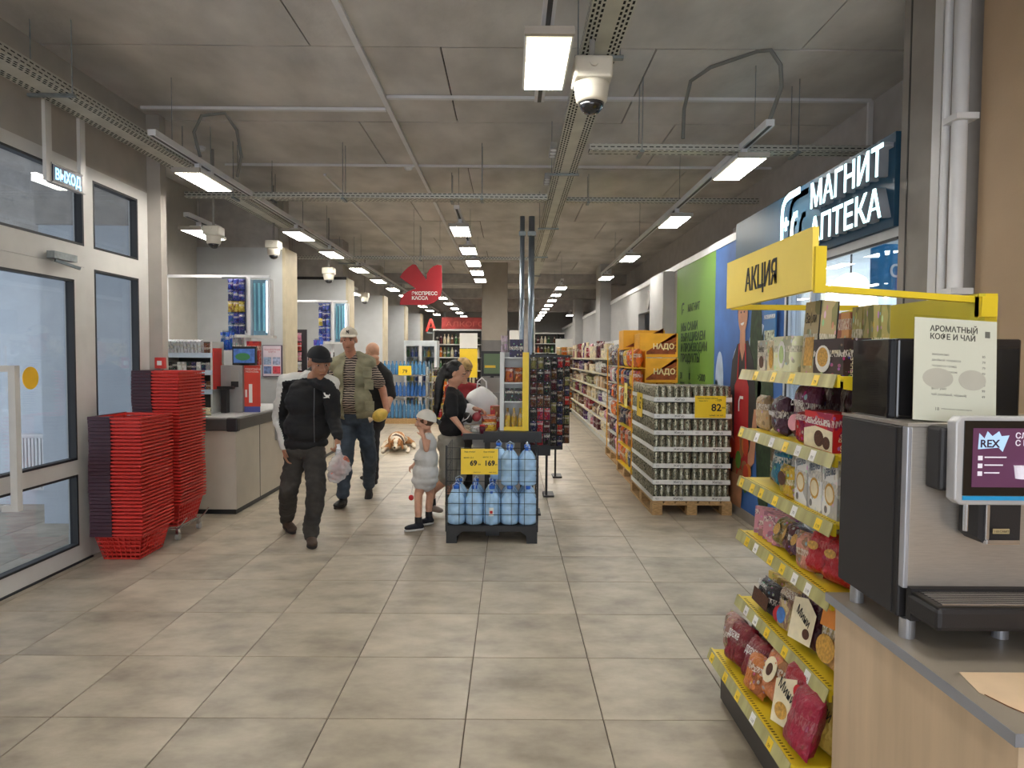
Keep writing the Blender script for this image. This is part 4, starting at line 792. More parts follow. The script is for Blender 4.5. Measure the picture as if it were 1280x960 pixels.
yp = thing('promo_stand', 'yellow and white promotion board standing by the centre column', 'stand', (-1.05, 15.2, 0)); ob('yellow_panel', MB().box(-.1, .3, 0, .03, 1.1, 1.75), YEL, yp); ob('white_panel', MB().box(-.1, .3, 0, .03, 1.76, 2.1), PAPERW, yp); ob('pole', MB().box(.08, .12, .03, .06, .03, 2.1), BLACK, yp); ob('foot', MB().box(-.1, .3, -.15, .2, 0, .03), BLACK, yp)
wp = thing('notice', 'small white notice on the wall shelving side of the centre column', 'notice', (.05, 15.2, 1.75)); ob('card', MB().box(-.08, .2, 0, .01, 0, .42), PAPERW, wp); ob('dark_edge', MB().box(-.1, -.08, 0, .02, -.1, .42), INK, wp); ob('pole', MB().box(-.095, -.085, .0, .015, -1.75, -.1), INK, wp)
# fridges by the left piers
fg = thing('glass_fridge', 'upright glass door drinks fridge against the third pier', 'fridge', (-2.9, 18.3, 0))
ob('cabinet', MB().box(0, .03, 0, .6, 0, 2).box(.87, .9, 0, .6, 0, 2).box(.03, .87, .57, .6, 0, 2).box(.03, .87, 0, .57, 0, .25).box(.03, .87, 0, .57, 1.85, 2), M('fridge_white', (214, 222, 226), .4), fg)
for k in range(4): ob('shelf', MB().box(.03, .87, .05, .57, .55+k*.33, .565+k*.33), SHELFW, fg)
for a in range(2): d_ = ob('door', MB().box(.03+a*.42, .07+a*.42, -.03, 0, .25, 1.85).box(.41+a*.42, .45+a*.42, -.03, 0, .25, 1.85), WHITE, fg); ob('pane', MB().box(.07+a*.42, .41+a*.42, -.02, -.015, .25, 1.85), PANE, d_)
for k in range(5):
    for i in range(7): c = random.choice(['green', 'blue', 'white', 'yellow', 'teal']); good('bottle', '%s drink, %s along the %s shelf inside the glass fridge' % (c, nth(i+1), nth(k+1)), (-2.82+i*.115, 18.5, (.252 if k == 0 else .566+(k-1)*.33)), (.08, .08, .26), c, 'drinks in the glass fridge')
# stack of water packs, far left
wd = thing('water_display', 'two tier wire display of blue water bottles beyond the dog', 'display', (-3.0, 15.6, 0))
ob('base', MB().box(0, 1.05, 0, .6, .0, .12), PALLET, wd)
for z in (.62, 1.12): ob('wire_shelf', MB().box(0, 1.05, 0, .6, z, z+.02), CHROME, wd)
for x in (0, 1.03): ob('post', MB().box(x, x+.02, 0, .02, .12, 1.45).box(x, x+.02, .58, .6, .12, 1.45), CHROME, wd)
WB = [M('water_blue_a', (90, 150, 200), .15, trans=.3), M('water_blue_b', (60, 110, 180), .2, trans=.2)]
wbm = [MB().lathe([(.3, 0), (.5, .03), (.5, .35), (.44, .42), (.5, .5), (.48, .68), (.2, .84), (.17, .9), (.2, .9), (.2, 1), (.02, 1)], 10).mesh('water_bottle', w_, True) for w_ in WB]
for k in range(3):
    for i in range(11):
        o = ob('water_bottle', wbm[k % 2], None); o.location = (-2.94+i*.092, 15.72, (.121, .641, 1.141)[k]); o.scale = (.085, .085, .32 if k else .42); tag(o, 'blue water bottle, %s from the wall, %s tier of the far display' % (nth(i+1), nth(k+1)), 'bottle', 'far water bottles')
price_card((-2.45, 15.596, 1.13), .3, .22, [('79', .12, 0, .05, None)], 'pale yellow price card on the far water display')
bk = thing('wire_rack', 'small yellow railed rack of jars right of the far water display', 'rack', (-1.85, 15.8, 0))
for k in range(4): ob('shelf', MB().box(0, .6, 0, .4, .1+k*.33, .12+k*.33), M('yellow_rail', (206, 184, 70), .5), bk)
for x in (0, .58): ob('post', MB().box(x, x+.02, 0, .02, 0, 1.4).box(x, x+.02, .38, .4, 0, 1.4), GREYP, bk)
for k in range(4):
    for i in range(5): c = random.choice(['brown', 'orange', 'black', 'olive', 'red']); good('jar', '%s jar, %s from the water display, %s tier of the railed rack' % (c, nth(i+1), nth(k+1)), (-1.78+i*.115, 15.95, .121+k*.33), (.1, .1, .2), c, 'jars in the railed rack')
bw = thing('wheeled_bin', 'dark grey wheeled restocking cart standing far down the aisle', 'cart', (.98, 14.8, 0)); ob('tub', MB().lathe([(.16, .1), (.19, .5)], 4).box(-.2, .2, -.2, .2, .47, .52), DARKGREY, bw, bevel=.01)
for x, y in ((-.12, -.12), (.12, -.12), (-.12, .12), (.12, .12)): ob('wheel', MB().cyl((x-.015, y, .05), (x+.015, y, .05), .05, n=14), BLACK, bw)
# tall stand of orange bags between the gondolas
orr = thing('bag_rack', 'tall wire rack of orange snack bags at the far gondola end', 'rack', (1.3, 19.3, 0)); ob('back', MB().box(0, .5, .2, .22, .05, 2.1), SHELFW, orr); ob('foot', MB().box(0, .5, 0, .3, 0, .05), BLACK, orr); ob('price_strip', MB().box(.1, .35, -.16, -.15, 1.15, 1.55).box(.2, .22, -.15, .2, 1.3, 1.32), M('pale_yellow_card', 0), orr)
for k in range(7):
    ob('peg_rail', MB().box(0, .5, .17, .2, .3+k*.26, .31+k*.26), SHELFW, orr)
    for i in range(3): good('pouch', 'orange snack bag, %s from the aisle, %s row up the tall bag rack' % (nth(i+1), nth(k+1)), (1.39+i*.16, 19.4, .07+k*.26), (.16, .1, .23), random.choice(['orange', 'brown', 'beige']), 'bags on the tall rack')
for i, (c, x, z, w_, h_) in enumerate([('brown', 1.55, 2.11, .5, .3)]): pass
# ================================================================== promotion shelf unit beside the coffee counter
RAILM = M('milky_rail', (206, 200, 140), .2, var=.15, scale=3, stretch=(1, 6, 1), trans=.25); PY = M('promo_yellow', (226, 198, 40), .45, var=.04); PB = M('promo_back', (196, 184, 50), .5, var=.04)
un = thing('promo_shelf', 'yellow promotion shelf unit with six tiers of sweets beside the coffee counter', 'shelf', (0, 0, 0))
ob('back_panel', MB().box(1.5, 1.52, 2.16, 3.06, .05, 1.79), PB, un); ob('kick_plate', MB().box(.985, 1.5, 2.16, 3.06, 0, .17), M('kick_dark', (66, 62, 58), .5), un)
for y in (2.16, 3.04): ob('upright', MB().box(1.52, 1.56, y, y+.03, 0, 1.79), PY, un)
SH = [(.93, .235), (1.05, .485), (1.05, .79), (1.05, 1.035), (1.05, 1.26), (1.05, 1.52)]
for x, z in SH:
    q = ob('shelf', MB().box(x+.012, 1.5, 2.16, 3.05, z-.012, z), PY, un, bevel=.002); ob('front_lip', MB().box(x+.002, x+.012, 2.16, 3.05, z-.035, z+.006), PY, q)
    ob('end_bracket', MB().prism([(x+.02, z-.04), (1.5, z-.1), (1.5, z-.0), (x+.02, z-.0)], (0, 2.158, 0), (1, 0, 0), (0, 0, 1), .004), PY, q)
    ob('clear_rail', MB().prism([(0, 0), (.003, 0), (-.011, -.045), (-.014, -.045)], (x, 2.16, z+.008), (1, 0, 0), (0, 0, 1), -.89), RAILM, q)
    sl = MB(); yy = 2.2
    while yy < 3.02: sl.box(x+.018, x+.03, yy, yy+.006, z, z+.0006); yy += .018
    ob('slots', sl, M('slot_shadow', (90, 76, 20), .8), q)['kind'] = 'stuff'
    yy = 2.22+random.random()*.1; k = 0
    while yy < 3.0:
        cmat = PAPERW if random.random() < .35 else YEL
        tg = ob('price_tag', MB().prism([(-.0018, 0), (-.0008, 0), (-.0128, -.036), (-.0138, -.036)], (x-.001, yy, z+.002), (1, 0, 0), (0, 0, 1), -.042), cmat, q)
        text(random.choice(['59', '79', '99', '119', '89', '149']), .018, (x-.0125, yy+.021, z-.028), (0, -1, 0), (.33, 0, 1), INK, q, ext=.0003, name='tag_digits')
        yy += random.uniform(.1, .2)
bd = thing('promo_header', 'yellow overhanging header board with dark promotion lettering on two arms', 'sign', (.985, 2.62, 1.8))
ob('board', MB().box(-.01, .01, -.43, .43, 0, .205), M('header_yellow', (246, 218, 92), .5, var=.02), bd); text('АКЦИЯ', .125, (-.0115, .02, .055), ZF, (0, 0, 1), INK, bd, bold=.002, fit=.33)
ob('arm', MB().bar((.01, -.428, .006), (.56, -.428, -.03), .025, .02), PY, bd); ob('arm', MB().box(.01, .575, .405, .43, -.005, .018), PY, bd); ob('arm_bracket', MB().box(.515, .565, -.475, -.44, -.085, -.02), PY, bd); ob('end_edge', MB().box(-.005, .03, -.445, -.43, -.01, .14), PY, bd)
def sticker(o, kind, **k):
    pass
def onface(o, s, cx, cz, size, mat, y=.53, fit=None, slope=0):
    t = text(s, size, (cx, y, cz), (-1, 0, slope), (0, 0, 1), mat, o, ext=.004, fit=fit); return t
def patch(o, pts, mat, y=.52, t=.01, name='label_panel'):
    return ob(name, MB().prism([(-a, b) for a, b in pts], (0, y, 0), (-1, 0, 0), (0, 0, 1), t), mat, o)
def el(cx, cz, rx, rz, n=18): return [(cx+rx*math.cos(2*PI*i/n), cz+rz*math.sin(2*PI*i/n)) for i in range(n)]
G = 'sweets on the promotion unit'; un_n = ['bottom', 'second', 'third', 'fourth', 'fifth', 'top']
def item(kind, si, y, x, size, color, label, lean=0, dz=0, turn=0, plain=False, lift=0.001, deco=True):
    if kind == 'pouch': size = (size[0]*1.08, size[1]*1.05, size[2]*1.18)
    X0, z = SH[si]; me = CART if kind == 'carton' else random.choice(POUP if plain else POU)
    w_, d_, h_ = size
    return good(kind, label, (X0+x, y, z+lift+math.sin(abs(lean))*d_*.5), size, color, G, rot=(lean, 0, PI/2+turn), mesh=me)
CREAMP = M('cream_print', (236, 224, 190), .5); CHOC = M('chocolate_print', (84, 46, 26), .5, var=.3, scale=20); GLD = M('gold_print', (208, 160, 70), .5, var=.2, scale=20); PLM = M('plum_print', (90, 24, 50), .4); REDP = M('red_print', (196, 30, 34), .45); BLUP = M('blue_print', (70, 120, 190), .5, var=.2); LETW = PAPERW
random.seed(5)
# top tier
o = item('carton', 5, 2.95, .075, (.09, .05, .135), (232, 228, 216), 'small white confectionery box at the far end of the top tier'); patch(o, el(-.05, .3, .3, .2), CHOC); onface(o, 'Киндер' if 0 else 'Зефир', 0, .62, .3, INK, fit=.7)
o = item('carton', 5, 2.85, .08, (.085, .05, .13), 'cream', 'cream box with orange picture on the top tier, beside the small white box'); patch(o, el(0, .45, .28, .35), GLD)
o = item('carton', 5, 2.70, .085, (.17, .09, .145), (224, 228, 196), 'pale green and white marshmallow box on the top tier'); patch(o, el(0, .5, .2, .38), PAPERW); patch(o, el(0, .5, .13, .25), M('pale_green_print', (170, 190, 130), .5), y=.531)
o = item('carton', 5, 2.50, .09, (.12, .07, .265), (176, 160, 120), 'tall cream and black box leaning on the top tier', lean=.06); patch(o, [(-.3, .1), (.3, .1), (.3, .5), (-.3, .5)], GLD); onface(o, 'Вафли', 0, .7, .2, INK, fit=.7)
ob('edge_print', MB().box(-.506, -.5, -.5, -.42, 0, 1).box(-.506, -.5, .42, .5, 0, 1), INK, o)
o = item('carton', 5, 2.31, .085, (.22, .09, .125), (52, 34, 36), 'wide dark dessert box with a plate picture on the top tier'); patch(o, el(.15, .45, .25, .38), PAPERW); patch(o, el(.15, .5, .18, .27), GLD, y=.531); onface(o, 'десерт', -.28, .6, .16, CREAMP, fit=.25)
text('ПЕЧЕНЬЕ', .2, (-.506, .1, .12), (0, 0, 1), (0, 1, 0), CREAMP, o, ext=.003, fit=.75)
for i, (y, c, w_, h_, nm) in enumerate([(2.74, (214, 196, 156), .1, .24, 'beige patterned box'), (2.62, (206, 150, 96), .1, .235, 'orange and cream box'), (2.51, (150, 140, 84), .07, .25, 'olive box'), (2.43, (160, 150, 96), .07, .25, 'second olive box')]):
    item('carton', 5, y, .27, (w_, .06, h_), c, nm+' standing behind the front row of the top tier')
# fifth tier
item('pouch', 4, 2.97, .08, (.11, .06, .13), 'beige', 'clear bag of nuts at the far end of the fifth tier')
o = item('pouch', 4, 2.79, .09, (.16, .08, .135), (70, 34, 54), 'dark purple bag with pale lettering on the fifth tier', turn=-.2); onface(o, 'чернослив', 0, .5, .2, LETW, y=.6, fit=.7)
o = item('pouch', 4, 2.62, .1, (.13, .08, .185), (106, 44, 74), 'tall plum coloured bag in the middle of the fifth tier', lean=.15, turn=.1); onface(o, 'слива', 0, .55, .2, LETW, y=.62, fit=.6); patch(o, el(0, .25, .3, .15), M('pink_print', (214, 150, 160), .5), y=.58, t=.04)
for i, (y, c) in enumerate([(2.86, (100, 24, 40)), (2.7, (70, 24, 34)), (2.55, (64, 22, 30)), (2.42, (90, 26, 34)), (2.28, (66, 24, 30))]): item('pouch', 4, y, .27, (.14, .09, .19), c, 'dark maroon sweet bag, %s from the far end, fifth tier rear row' % nth(i+1), plain=True)
item('pouch', 4, 2.525, .06, (.07, .05, .1), 'red', 'small red bag squeezed between the plum bag and the biscuit pie box', turn=.1)
o = item('carton', 4, 2.345, .075, (.22, .09, .13), (198, 30, 34), 'red and cream chocolate pie box on the fifth tier'); patch(o, [(-.49, .02), (.49, .02), (.49, .5), (.1, .62), (-.49, .55)], CREAMP); patch(o, el(-.05, .3, .16, .22), CHOC, y=.531); patch(o, el(-.3, .22, .12, .17), CHOC, y=.531); onface(o, 'Choco-Pie', -.02, .66, .24, LETW, fit=.8)
text('Choco-Pie', .3, (-.506, .1, .1), (0, 0, 1), (0, 1, 0), CREAMP, o, ext=.003, fit=.8)
# fourth tier
o = item('carton', 3, 2.95, .15, (.1, .06, .16), (120, 86, 60), 'brown patterned tall box at the far end of the fourth tier')
o = item('pouch', 3, 2.81, .1, (.16, .09, .14), (40, 120, 150), 'teal and white bag on the fourth tier', turn=-.25, lean=.1); o = item('pouch', 3, 2.68, .13, (.13, .08, .14), (214, 216, 220), 'white bag behind the small yellow bag on the fourth tier', lean=.1)
o = item('pouch', 3, 2.61, .045, (.11, .05, .105), (214, 176, 60), 'small yellow nut bag at the front of the fourth tier'); patch(o, el(0, .6, .3, .22), CHOC, y=.62)
for i, y in enumerate((2.50, 2.385, 2.27)):
    o = item('carton', 3, y, .06, (.105, .04, .19), (232, 232, 230), 'white cereal box with a round bowl picture, %s of three on the fourth tier' % ('far', 'middle', 'near')[i]); patch(o, el(0, .42, .33, .2), GLD); patch(o, el(0, .42, .26, .15), CREAMP, y=.531); onface(o, 'увелка', 0, .76, .26, M('slate_ink', (60, 84, 110), .5), fit=.75, slope=.15); patch(o, el(.25, .12, .1, .07), INKG)
# third tier
for i in range(5): o = item('carton', 2, 2.97-i*.052, .1, (.11, .028, .12), (206, 144, 156), 'pink tilted cake pack, %s in the row on the third tier' % nth(i+1), turn=.75, lean=.1); patch(o, el(0, .45, .3, .2), CHOC); patch(o, [(-.3, .75), (.3, .75), (.3, .92), (-.3, .92)], M('violet_print', (110, 70, 150), .5))
for i, (y, c, nm) in enumerate([(2.74, (150, 120, 60), 'olive gold candy bag'), (2.66, (90, 40, 50), 'brown candy bag with a yellow emblem'), (2.57, (74, 30, 62), 'purple candy bag with a yellow emblem')]):
    o = item('pouch', 2, y, .07, (.12, .07, .1), c, nm+' on the third tier', lean=.4, turn=random.uniform(-.3, .3)); patch(o, el(0, .5, .2, .2), GLD, y=.62)
o = item('pouch', 2, 2.56, .24, (.26, .08, .14), (34, 38, 96), 'navy bag with white lettering lying behind on the third tier', lean=.5, turn=.1, plain=True); onface(o, 'ПОЧЕМУЧКА' if 0 else 'конфеты', 0, .4, .3, LETW, y=.62, fit=.7)
item('pouch', 2, 2.47, .06, (.08, .06, .12), (214, 150, 130), 'orange and white sweet bag beside the red bags on the third tier', turn=.3)
for i, (y, x) in enumerate([(2.38, .07), (2.27, .08), (2.33, .2), (2.22, .2)]): o = item('pouch', 2, y, x, (.13, .09, .13), (176, 24, 38), 'glossy red candy bag, %s on the third tier' % ('front far one', 'front near one', 'rear far one', 'rear near one')[i], lean=.3, turn=.35, plain=True); patch(o, el(.1, .6, .18, .1), GLD, y=.62) if i < 2 else None
# second tier
for i in range(6): o = item('carton', 1, 2.98-i*.045, .17, (.1, .04, .13), (212, 186, 96), 'yellow biscuit pack, %s in the upright row of the second tier' % nth(i+1), turn=.5)
o = item('pouch', 1, 2.84, .06, (.17, .07, .11), (52, 44, 50), 'dark peanut bag with a white script word on the second tier', lean=.2); onface(o, 'Арахис', .0, .78, .26, LETW, y=.64, fit=.5); patch(o, [(-.45, .15), (.45, .15), (.45, .6), (-.45, .6)], CHOC, y=.6)
t = thing('red_cup', 'small red plastic cup lying beside the peanut bag', 'cup', (1.14, 2.73, .519)); t.rotation_euler = (.3, -1.2, 0); ob('cup', MB().lathe([(.02, -.03), (.032, .035), (.028, .035), (.018, -.025)], 18), REDP, t, smooth=True); ob('rim', MB().lathe([(.031, .03), (.035, .033), (.031, .037)], 18), REDP, t)
o = item('pouch', 1, 2.64, .06, (.1, .06, .15), (206, 184, 136), 'beige bag with a blue cup picture on the second tier', lean=.15, turn=.2); patch(o, el(0, .35, .25, .18), BLUP, y=.6); onface(o, 'печенье', 0, .7, .2, INK, y=.62, fit=.6)
o = item('pouch', 1, 2.47, .08, (.16, .09, .2), (70, 20, 40), 'cream and plum gingerbread bag on the second tier', lean=.2, turn=.15, plain=True); patch(o, [(-.4, .1), (.4, .05), (.42, .7), (-.05, .78), (-.42, .6)], CREAMP, y=.6); onface(o, 'Мини', 0, .42, .2, INK, y=.63, fit=.5, slope=-.3); patch(o, el(.1, .86, .16, .07), LETW, y=.45); patch(o, el(-.2, .25, .12, .08), CHOC, y=.615)
o = item('pouch', 1, 2.27, .08, (.17, .1, .22), (222, 176, 120), 'clear orange and white bag of round biscuits, nearest on the second tier', lean=.2, turn=.1); patch(o, el(0, .3, .3, .18), GLD, y=.58); patch(o, [(-.3, .6), (.3, .55), (.3, .8), (-.3, .85)], M('orange_print', (226, 140, 50), .5), y=.58)
for i, (y, c) in enumerate([(2.6, 'brown'), (2.4, 'maroon')]): item('pouch', 1, y, .28, (.18, .09, .18), c, '%s bag in the rear row of the second tier' % c)
# bottom tier
B = [(3.0, .09, (.12, .08, .15), (170, 130, 120), 'clear bag of mixed sweets at the far end of the bottom tier', .1), (2.9, .17, (.15, .09, .2), (120, 150, 130), 'blue and green candy bag at the far end of the bottom tier', .2), (2.77, .22, (.17, .09, .2), (130, 96, 80), 'patterned brown and teal bag behind on the bottom tier', .2),
     (2.63, .28, (.16, .09, .19), (80, 30, 44), 'dark maroon bag behind on the bottom tier', .1), (2.46, .26, (.18, .1, .2), (190, 130, 84), 'beige bag with purple lettering behind on the bottom tier', .2)]
for y, x, s_, c, l, ln in B: item('pouch', 0, y, x, s_, c, l, lean=ln, turn=random.uniform(-.2, .2))
for i, (y, x, h_) in enumerate([(2.87, .055, .15), (2.70, .07, .15)]):
    o = item('pouch', 0, y, x, (.14, .08, h_), (120, 18, 32), 'glossy maroon bag with white lettering, %s on the bottom tier' % ('far one', 'near one')[i], lean=.35, turn=.25, plain=True); onface(o, 'хлеб' if 0 else 'драже', 0, .6, .3, LETW, y=.64, fit=.5)
o = item('pouch', 0, 2.53, .09, (.2, .1, .17), (206, 130, 84), 'large orange and beige cookie bag on the bottom tier', lean=.4, turn=.1); patch(o, el(.05, .55, .2, .25), CREAMP, y=.58); patch(o, el(.05, .55, .09, .12), CHOC, y=.6)
o = item('pouch', 0, 2.34, .08, (.16, .09, .2), (150, 22, 36), 'cream fronted red gingerbread bag with dark lettering, on the bottom tier', lean=.25, turn=.2, plain=True); patch(o, [(-.42, .12), (.3, .05), (.42, .66), (-.2, .84)], CREAMP, y=.6); onface(o, 'Мини', .02, .52, .22, INK, y=.64, fit=.55, slope=-.25); patch(o, el(-.3, .7, .13, .1), REDP, y=.63); patch(o, el(.05, .28, .2, .12), GLD, y=.62)
o = item('pouch', 0, 2.22, .15, (.14, .08, .2), (196, 168, 80), 'yellow gingerbread bag with dark lettering, nearest on the bottom tier', lean=.2, turn=.2, plain=True); onface(o, 'Мини', 0, .6, .24, INK, y=.66, fit=.6, slope=-.3)
item('pouch', 0, 2.225, .045, (.13, .08, .18), (156, 34, 60), 'raspberry red sweet bag at the near front corner of the bottom tier', lean=.3, turn=.1, plain=True); item('pouch', 0, 2.62, .045, (.12, .07, .13), (200, 120, 60), 'small orange dried fruit bag between the maroon and the cookie bags, bottom tier', lean=.3, turn=.2)
# ================================================================== coffee counter and machine
CW = M('light_oak', (204, 180, 150), .5, var=.1, scale=2.2, stretch=(1, 5, .5)); CT = M('grey_counter_top', (146, 138, 126), .4, var=.04); CE = M('counter_edge', (140, 142, 148), .45, var=.03)
co = thing('coffee_counter', 'pale oak coffee counter with grey top and an open shelf below', 'counter', (0, 0, 0))
ob('side_panel', MB().box(1.012, 1.03, 1.3, 2.05, 0, .825), CW, co); ob('rear_panel', MB().box(1.03, 1.95, 2.03, 2.05, 0, .825), CW, co); ob('side_panel', MB().box(1.93, 1.95, 1.3, 2.03, 0, .825), CW, co)
ob('counter_top', MB().box(.99, 1.97, 1.28, 2.07, .825, .849), CT, co); ob('edge_band', MB().box(.988, .99, 1.279, 2.07, .823, .85).box(.988, 1.97, 1.278, 1.28, .823, .85), CE, co)
ob('shelf', MB().box(1.03, 1.93, 1.32, 2.03, .55, .57), CW, co); ob('upper_shelf', MB().box(1.03, 1.93, 1.32, 2.03, .76, .775), CW, co)
mt = thing('counter_mat', 'worn cream paper sheet lying on the near edge of the coffee counter', 'mat', (0, 0, .85)); ob('sheet', MB().prism([(1.03, 1.44), (1.05, 1.535), (1.9, 1.535), (1.9, 1.3), (1.09, 1.295)][::-1], (0, 0, .0005), (1, 0, 0), (0, 1, 0), -.0012), M('cream_sheet', (222, 196, 164), .55, var=.06), mt)
ob('torn_edge', MB().tube([(1.035, 1.43, .001), (1.05, 1.38, .001), (1.075, 1.33, .0015), (1.1, 1.298, .001)], .0012, 5), M('torn_brown', (120, 76, 46), .8), mt)
cm = thing('coffee_machine', 'large black and brushed silver coffee machine with a tilted touch screen', 'coffee machine', (0, 0, 0)); BSH = M('machine_black', (34, 32, 34), .5, var=.05, bump=.1, bscale=300); BRU = M('brushed_steel', (186, 180, 172), .34, .6, var=.05, scale=30, stretch=(1, 1, 20))
MX0, MX1, MY0, MY1 = 1.02, 1.56, 1.72, 2.06
ob('body', MB().box(MX0, MX1, MY0+.02, MY1, .9, 1.405), BSH, cm, bevel=.006); ob('front_panel', MB().box(MX0+.012, MX1-.012, MY0, MY0+.02, .985, 1.405), BRU, cm, bevel=.003); ob('side_trim', MB().box(MX0, MX0+.013, MY0-.004, MY0+.02, .985, 1.405), M('satin_trim', (178, 180, 188), .35, .5), cm, bevel=.003)
ob('top_plate', MB().box(MX0, MX1, MY0-.004, MY1, 1.405, 1.413), BRU, cm); ob('side_panel', MB().box(MX0-.003, MX0, MY0+.045, MY1-.01, .905, 1.395), M('machine_side', (42, 40, 42), .55), cm)
for x, y in ((1.045, 1.735), (1.045, 1.99), (1.5, 1.735), (1.5, 1.99), (1.29, 1.735)): ob('foot', MB().cyl((x, y, .85), (x, y, .902), .019, n=20), M('foot_metal', (176, 178, 184), .3, .7), cm, smooth=False)
tr = ob('drip_tray', MB().box(1.03, 1.52, 1.59, 1.72, .92, .978), BSH, cm, bevel=.012); ob('tray_well', MB().box(1.035, 1.5, 1.6, 1.725, .978, .981), M('tray_well', (60, 56, 50), .4, .5), tr)
for i in range(9): ob('slat', MB().box(1.05, 1.5, 1.604+i*.0132, 1.611+i*.0132, .981, .985), CHROME, tr)
ob('tray_back', MB().box(MX0+.012, MX1-.02, 1.7, 1.722, .905, .99), BSH, cm)
ob('screen_housing', MB().box(1.07, 1.5, 1.66, 1.72, 1.25, 1.41), BSH, cm, bevel=.008)
sf = ob('screen_frame', MB().prism([(1.085, 1.235), (1.1, 1.223), (1.48, 1.223), (1.5, 1.24), (1.5, 1.43), (1.48, 1.44), (1.095, 1.44), (1.083, 1.425)], (0, 1.625, 0), (1, 0, 0), (0, 0, 1), -.035), M('screen_frame_grey', (196, 196, 198), .35, .2), cm, bevel=.004)
ob('bezel', MB().box(1.103, 1.49, 1.622, 1.626, 1.247, 1.43), M('glossy_black', (12, 10, 12), .08, coat=.5), sf); ob('display', MB().box(1.123, 1.46, 1.6205, 1.622, 1.268, 1.412), emis('display_violet', (84, 44, 74), .35), sf)
ob('blue_strip', MB().box(1.103, 1.49, 1.62, 1.624, 1.236, 1.246), M('sky_strip', (40, 160, 220), .3), sf)
LB = emis('display_ice', (160, 190, 220), .5); LGT = emis('display_light', (200, 195, 205), .5)
ob('crown_logo', MB().prism([(0, -.004), (.002, .035), (.015, .022), (.022, .04), (.034, .028), (.05, .04), (.056, .028), (.075, .03), (.06, -.01), (.05, .0)], (1.135, 1.6203, 1.365), (1, 0, 0), (0, 0, 1), .0006), LB, sf)
text('REX', .026, (1.163, 1.6195, 1.366), (1, 0, 0), (0, 0, 1), M('display_dark', (50, 24, 56), .5), sf, ext=.0003, bold=.0006); text('СЛАДКИЕ', .019, (1.225, 1.6203, 1.388), (1, 0, 0), (0, 0, 1), LGT, sf, ext=.0003, align='LEFT', bold=.0004); text('С ПЕНКОЙ', .019, (1.225, 1.6203, 1.37), (1, 0, 0), (0, 0, 1), LGT, sf, ext=.0003, align='LEFT', bold=.0004)
for i in range(3): ob('menu_icon', MB().box(1.136, 1.147, 1.6198, 1.6205, 1.334-i*.019, 1.345-i*.019), LGT, sf); ob('menu_line', MB().box(1.152, 1.205-i*.008, 1.6198, 1.6205, 1.34-i*.019, 1.343-i*.019), LGT, sf)
ob('cup_picture', MB().lathe([(.012, 0), (.016, .03), (.018, .032)], 14, (1.24, 1.6195, 1.29)), LGT, sf).scale = (1, 1, 1)
sp_ = ob('spout_housing', MB().prism([(1.155, 1.225), (1.155, 1.14), (1.17, 1.125), (1.26, 1.125), (1.26, 1.225)][::-1], (0, 1.64, 0), (1, 0, 0), (0, 0, 1), -.07), BSH, cm)
ob('spout_trim', MB().box(1.168, 1.178, 1.63, 1.64, 1.135, 1.225).box(1.168, 1.25, 1.625, 1.64, 1.125, 1.137), CHROME, sp_, bevel=.002); ob('level_plate', MB().box(1.185, 1.225, 1.628, 1.63, 1.152, 1.164), M('plate_gold', (176, 160, 120), .4), sp_); text('ПО-САМИМ' if 0 else '110-САМП', .0075, (1.205, 1.6275, 1.155), (1, 0, 0), (0, 0, 1), INK, sp_, ext=.0002)
ob('steam_spout', MB().cyl((1.128, 1.645, 1.155), (1.128, 1.645, 1.23), .006, n=12), CHROME, cm)
HB = M('hopper_black', (22, 22, 26), .12, var=.1, coat=.5)
ob('bean_hopper', MB().prism([(-.0, 0), (.03, 0), (.03, .22), (.0, .22), (-.0, .22)], (1.045, 1.86, 1.413), (1, 0, 0), (0, 0, 1), -.19), HB, cm); ob('bean_hopper', MB().box(1.06, 1.40, 1.84, 2.045, 1.413, 1.635), HB, cm, bevel=.006)
ob('hopper_post', MB().box(1.108, 1.116, 1.832, 1.84, 1.413, 1.64), DARKGREY, cm)
# menu stand
ms = thing('menu_stand', 'clear acrylic stand with a white coffee and tea price menu', 'menu', (1.165, 1.755, 1.402), -.02); ms.rotation_euler = (-.12, .06, -.02)
ob('sheet', MB().box(-.108, .108, 0, .002, .012, .285), PAPERW, ms); ob('acrylic_front', MB().box(-.112, .112, -.004, -.001, 0, .29), CLEARP, ms); ob('base_fold', MB().box(-.112, .112, -.0, .05, 0, .003), CLEARP, ms)
ax = dict(x=(1, 0, 0), y=(0, 0, 1))
def mtx(s, size, x, z, m=INKG, **k): return text(s, size, (x, -.0001, z), (1, 0, 0), (0, 0, 1), m, ms, ext=.0003, align='LEFT', **k)
mtx('АРОМАТНЫЙ', .021, -.068, .25, M('menu_ink', (70, 66, 68), .6), bold=.0004, fit=.125); mtx('КОФЕ И ЧАЙ', .021, -.068, .229, M('menu_ink', 0), bold=.0004, fit=.118)
for i, (a, p_) in enumerate([('американо', '85'), ('двойной эспрессо', '79'), ('эспрессо гранд', '79'), ('кофе с молоком', '89'), ('капучино', '99'), ('латте', '99'), ('флэт уайт', '99'), ('чай (зелёный, чёрный)', '49')]):
    mtx(a, .0085, -.062, .186-i*.0152); mtx(p_, .009, .07, .186-i*.0152)
mtx('18', .012, -.052, .04); mtx('изображения носят рекламный характер', .004, -.035, .044); ob('logo_mark', MB().box(.077, .09, -.0005, .0, .24, .257), INKG, ms)
for a, b_ in ((-.045, .045), (.045, .04)): ob('cup_shade', MB().prism([(a+q*.9, .125+w_*.8) for q, w_ in el(0, 0, b_, .034)], (0, -.0002, 0), (1, 0, 0), (0, 0, 1), .0003), M('menu_shade', (206, 200, 198), .6), ms)
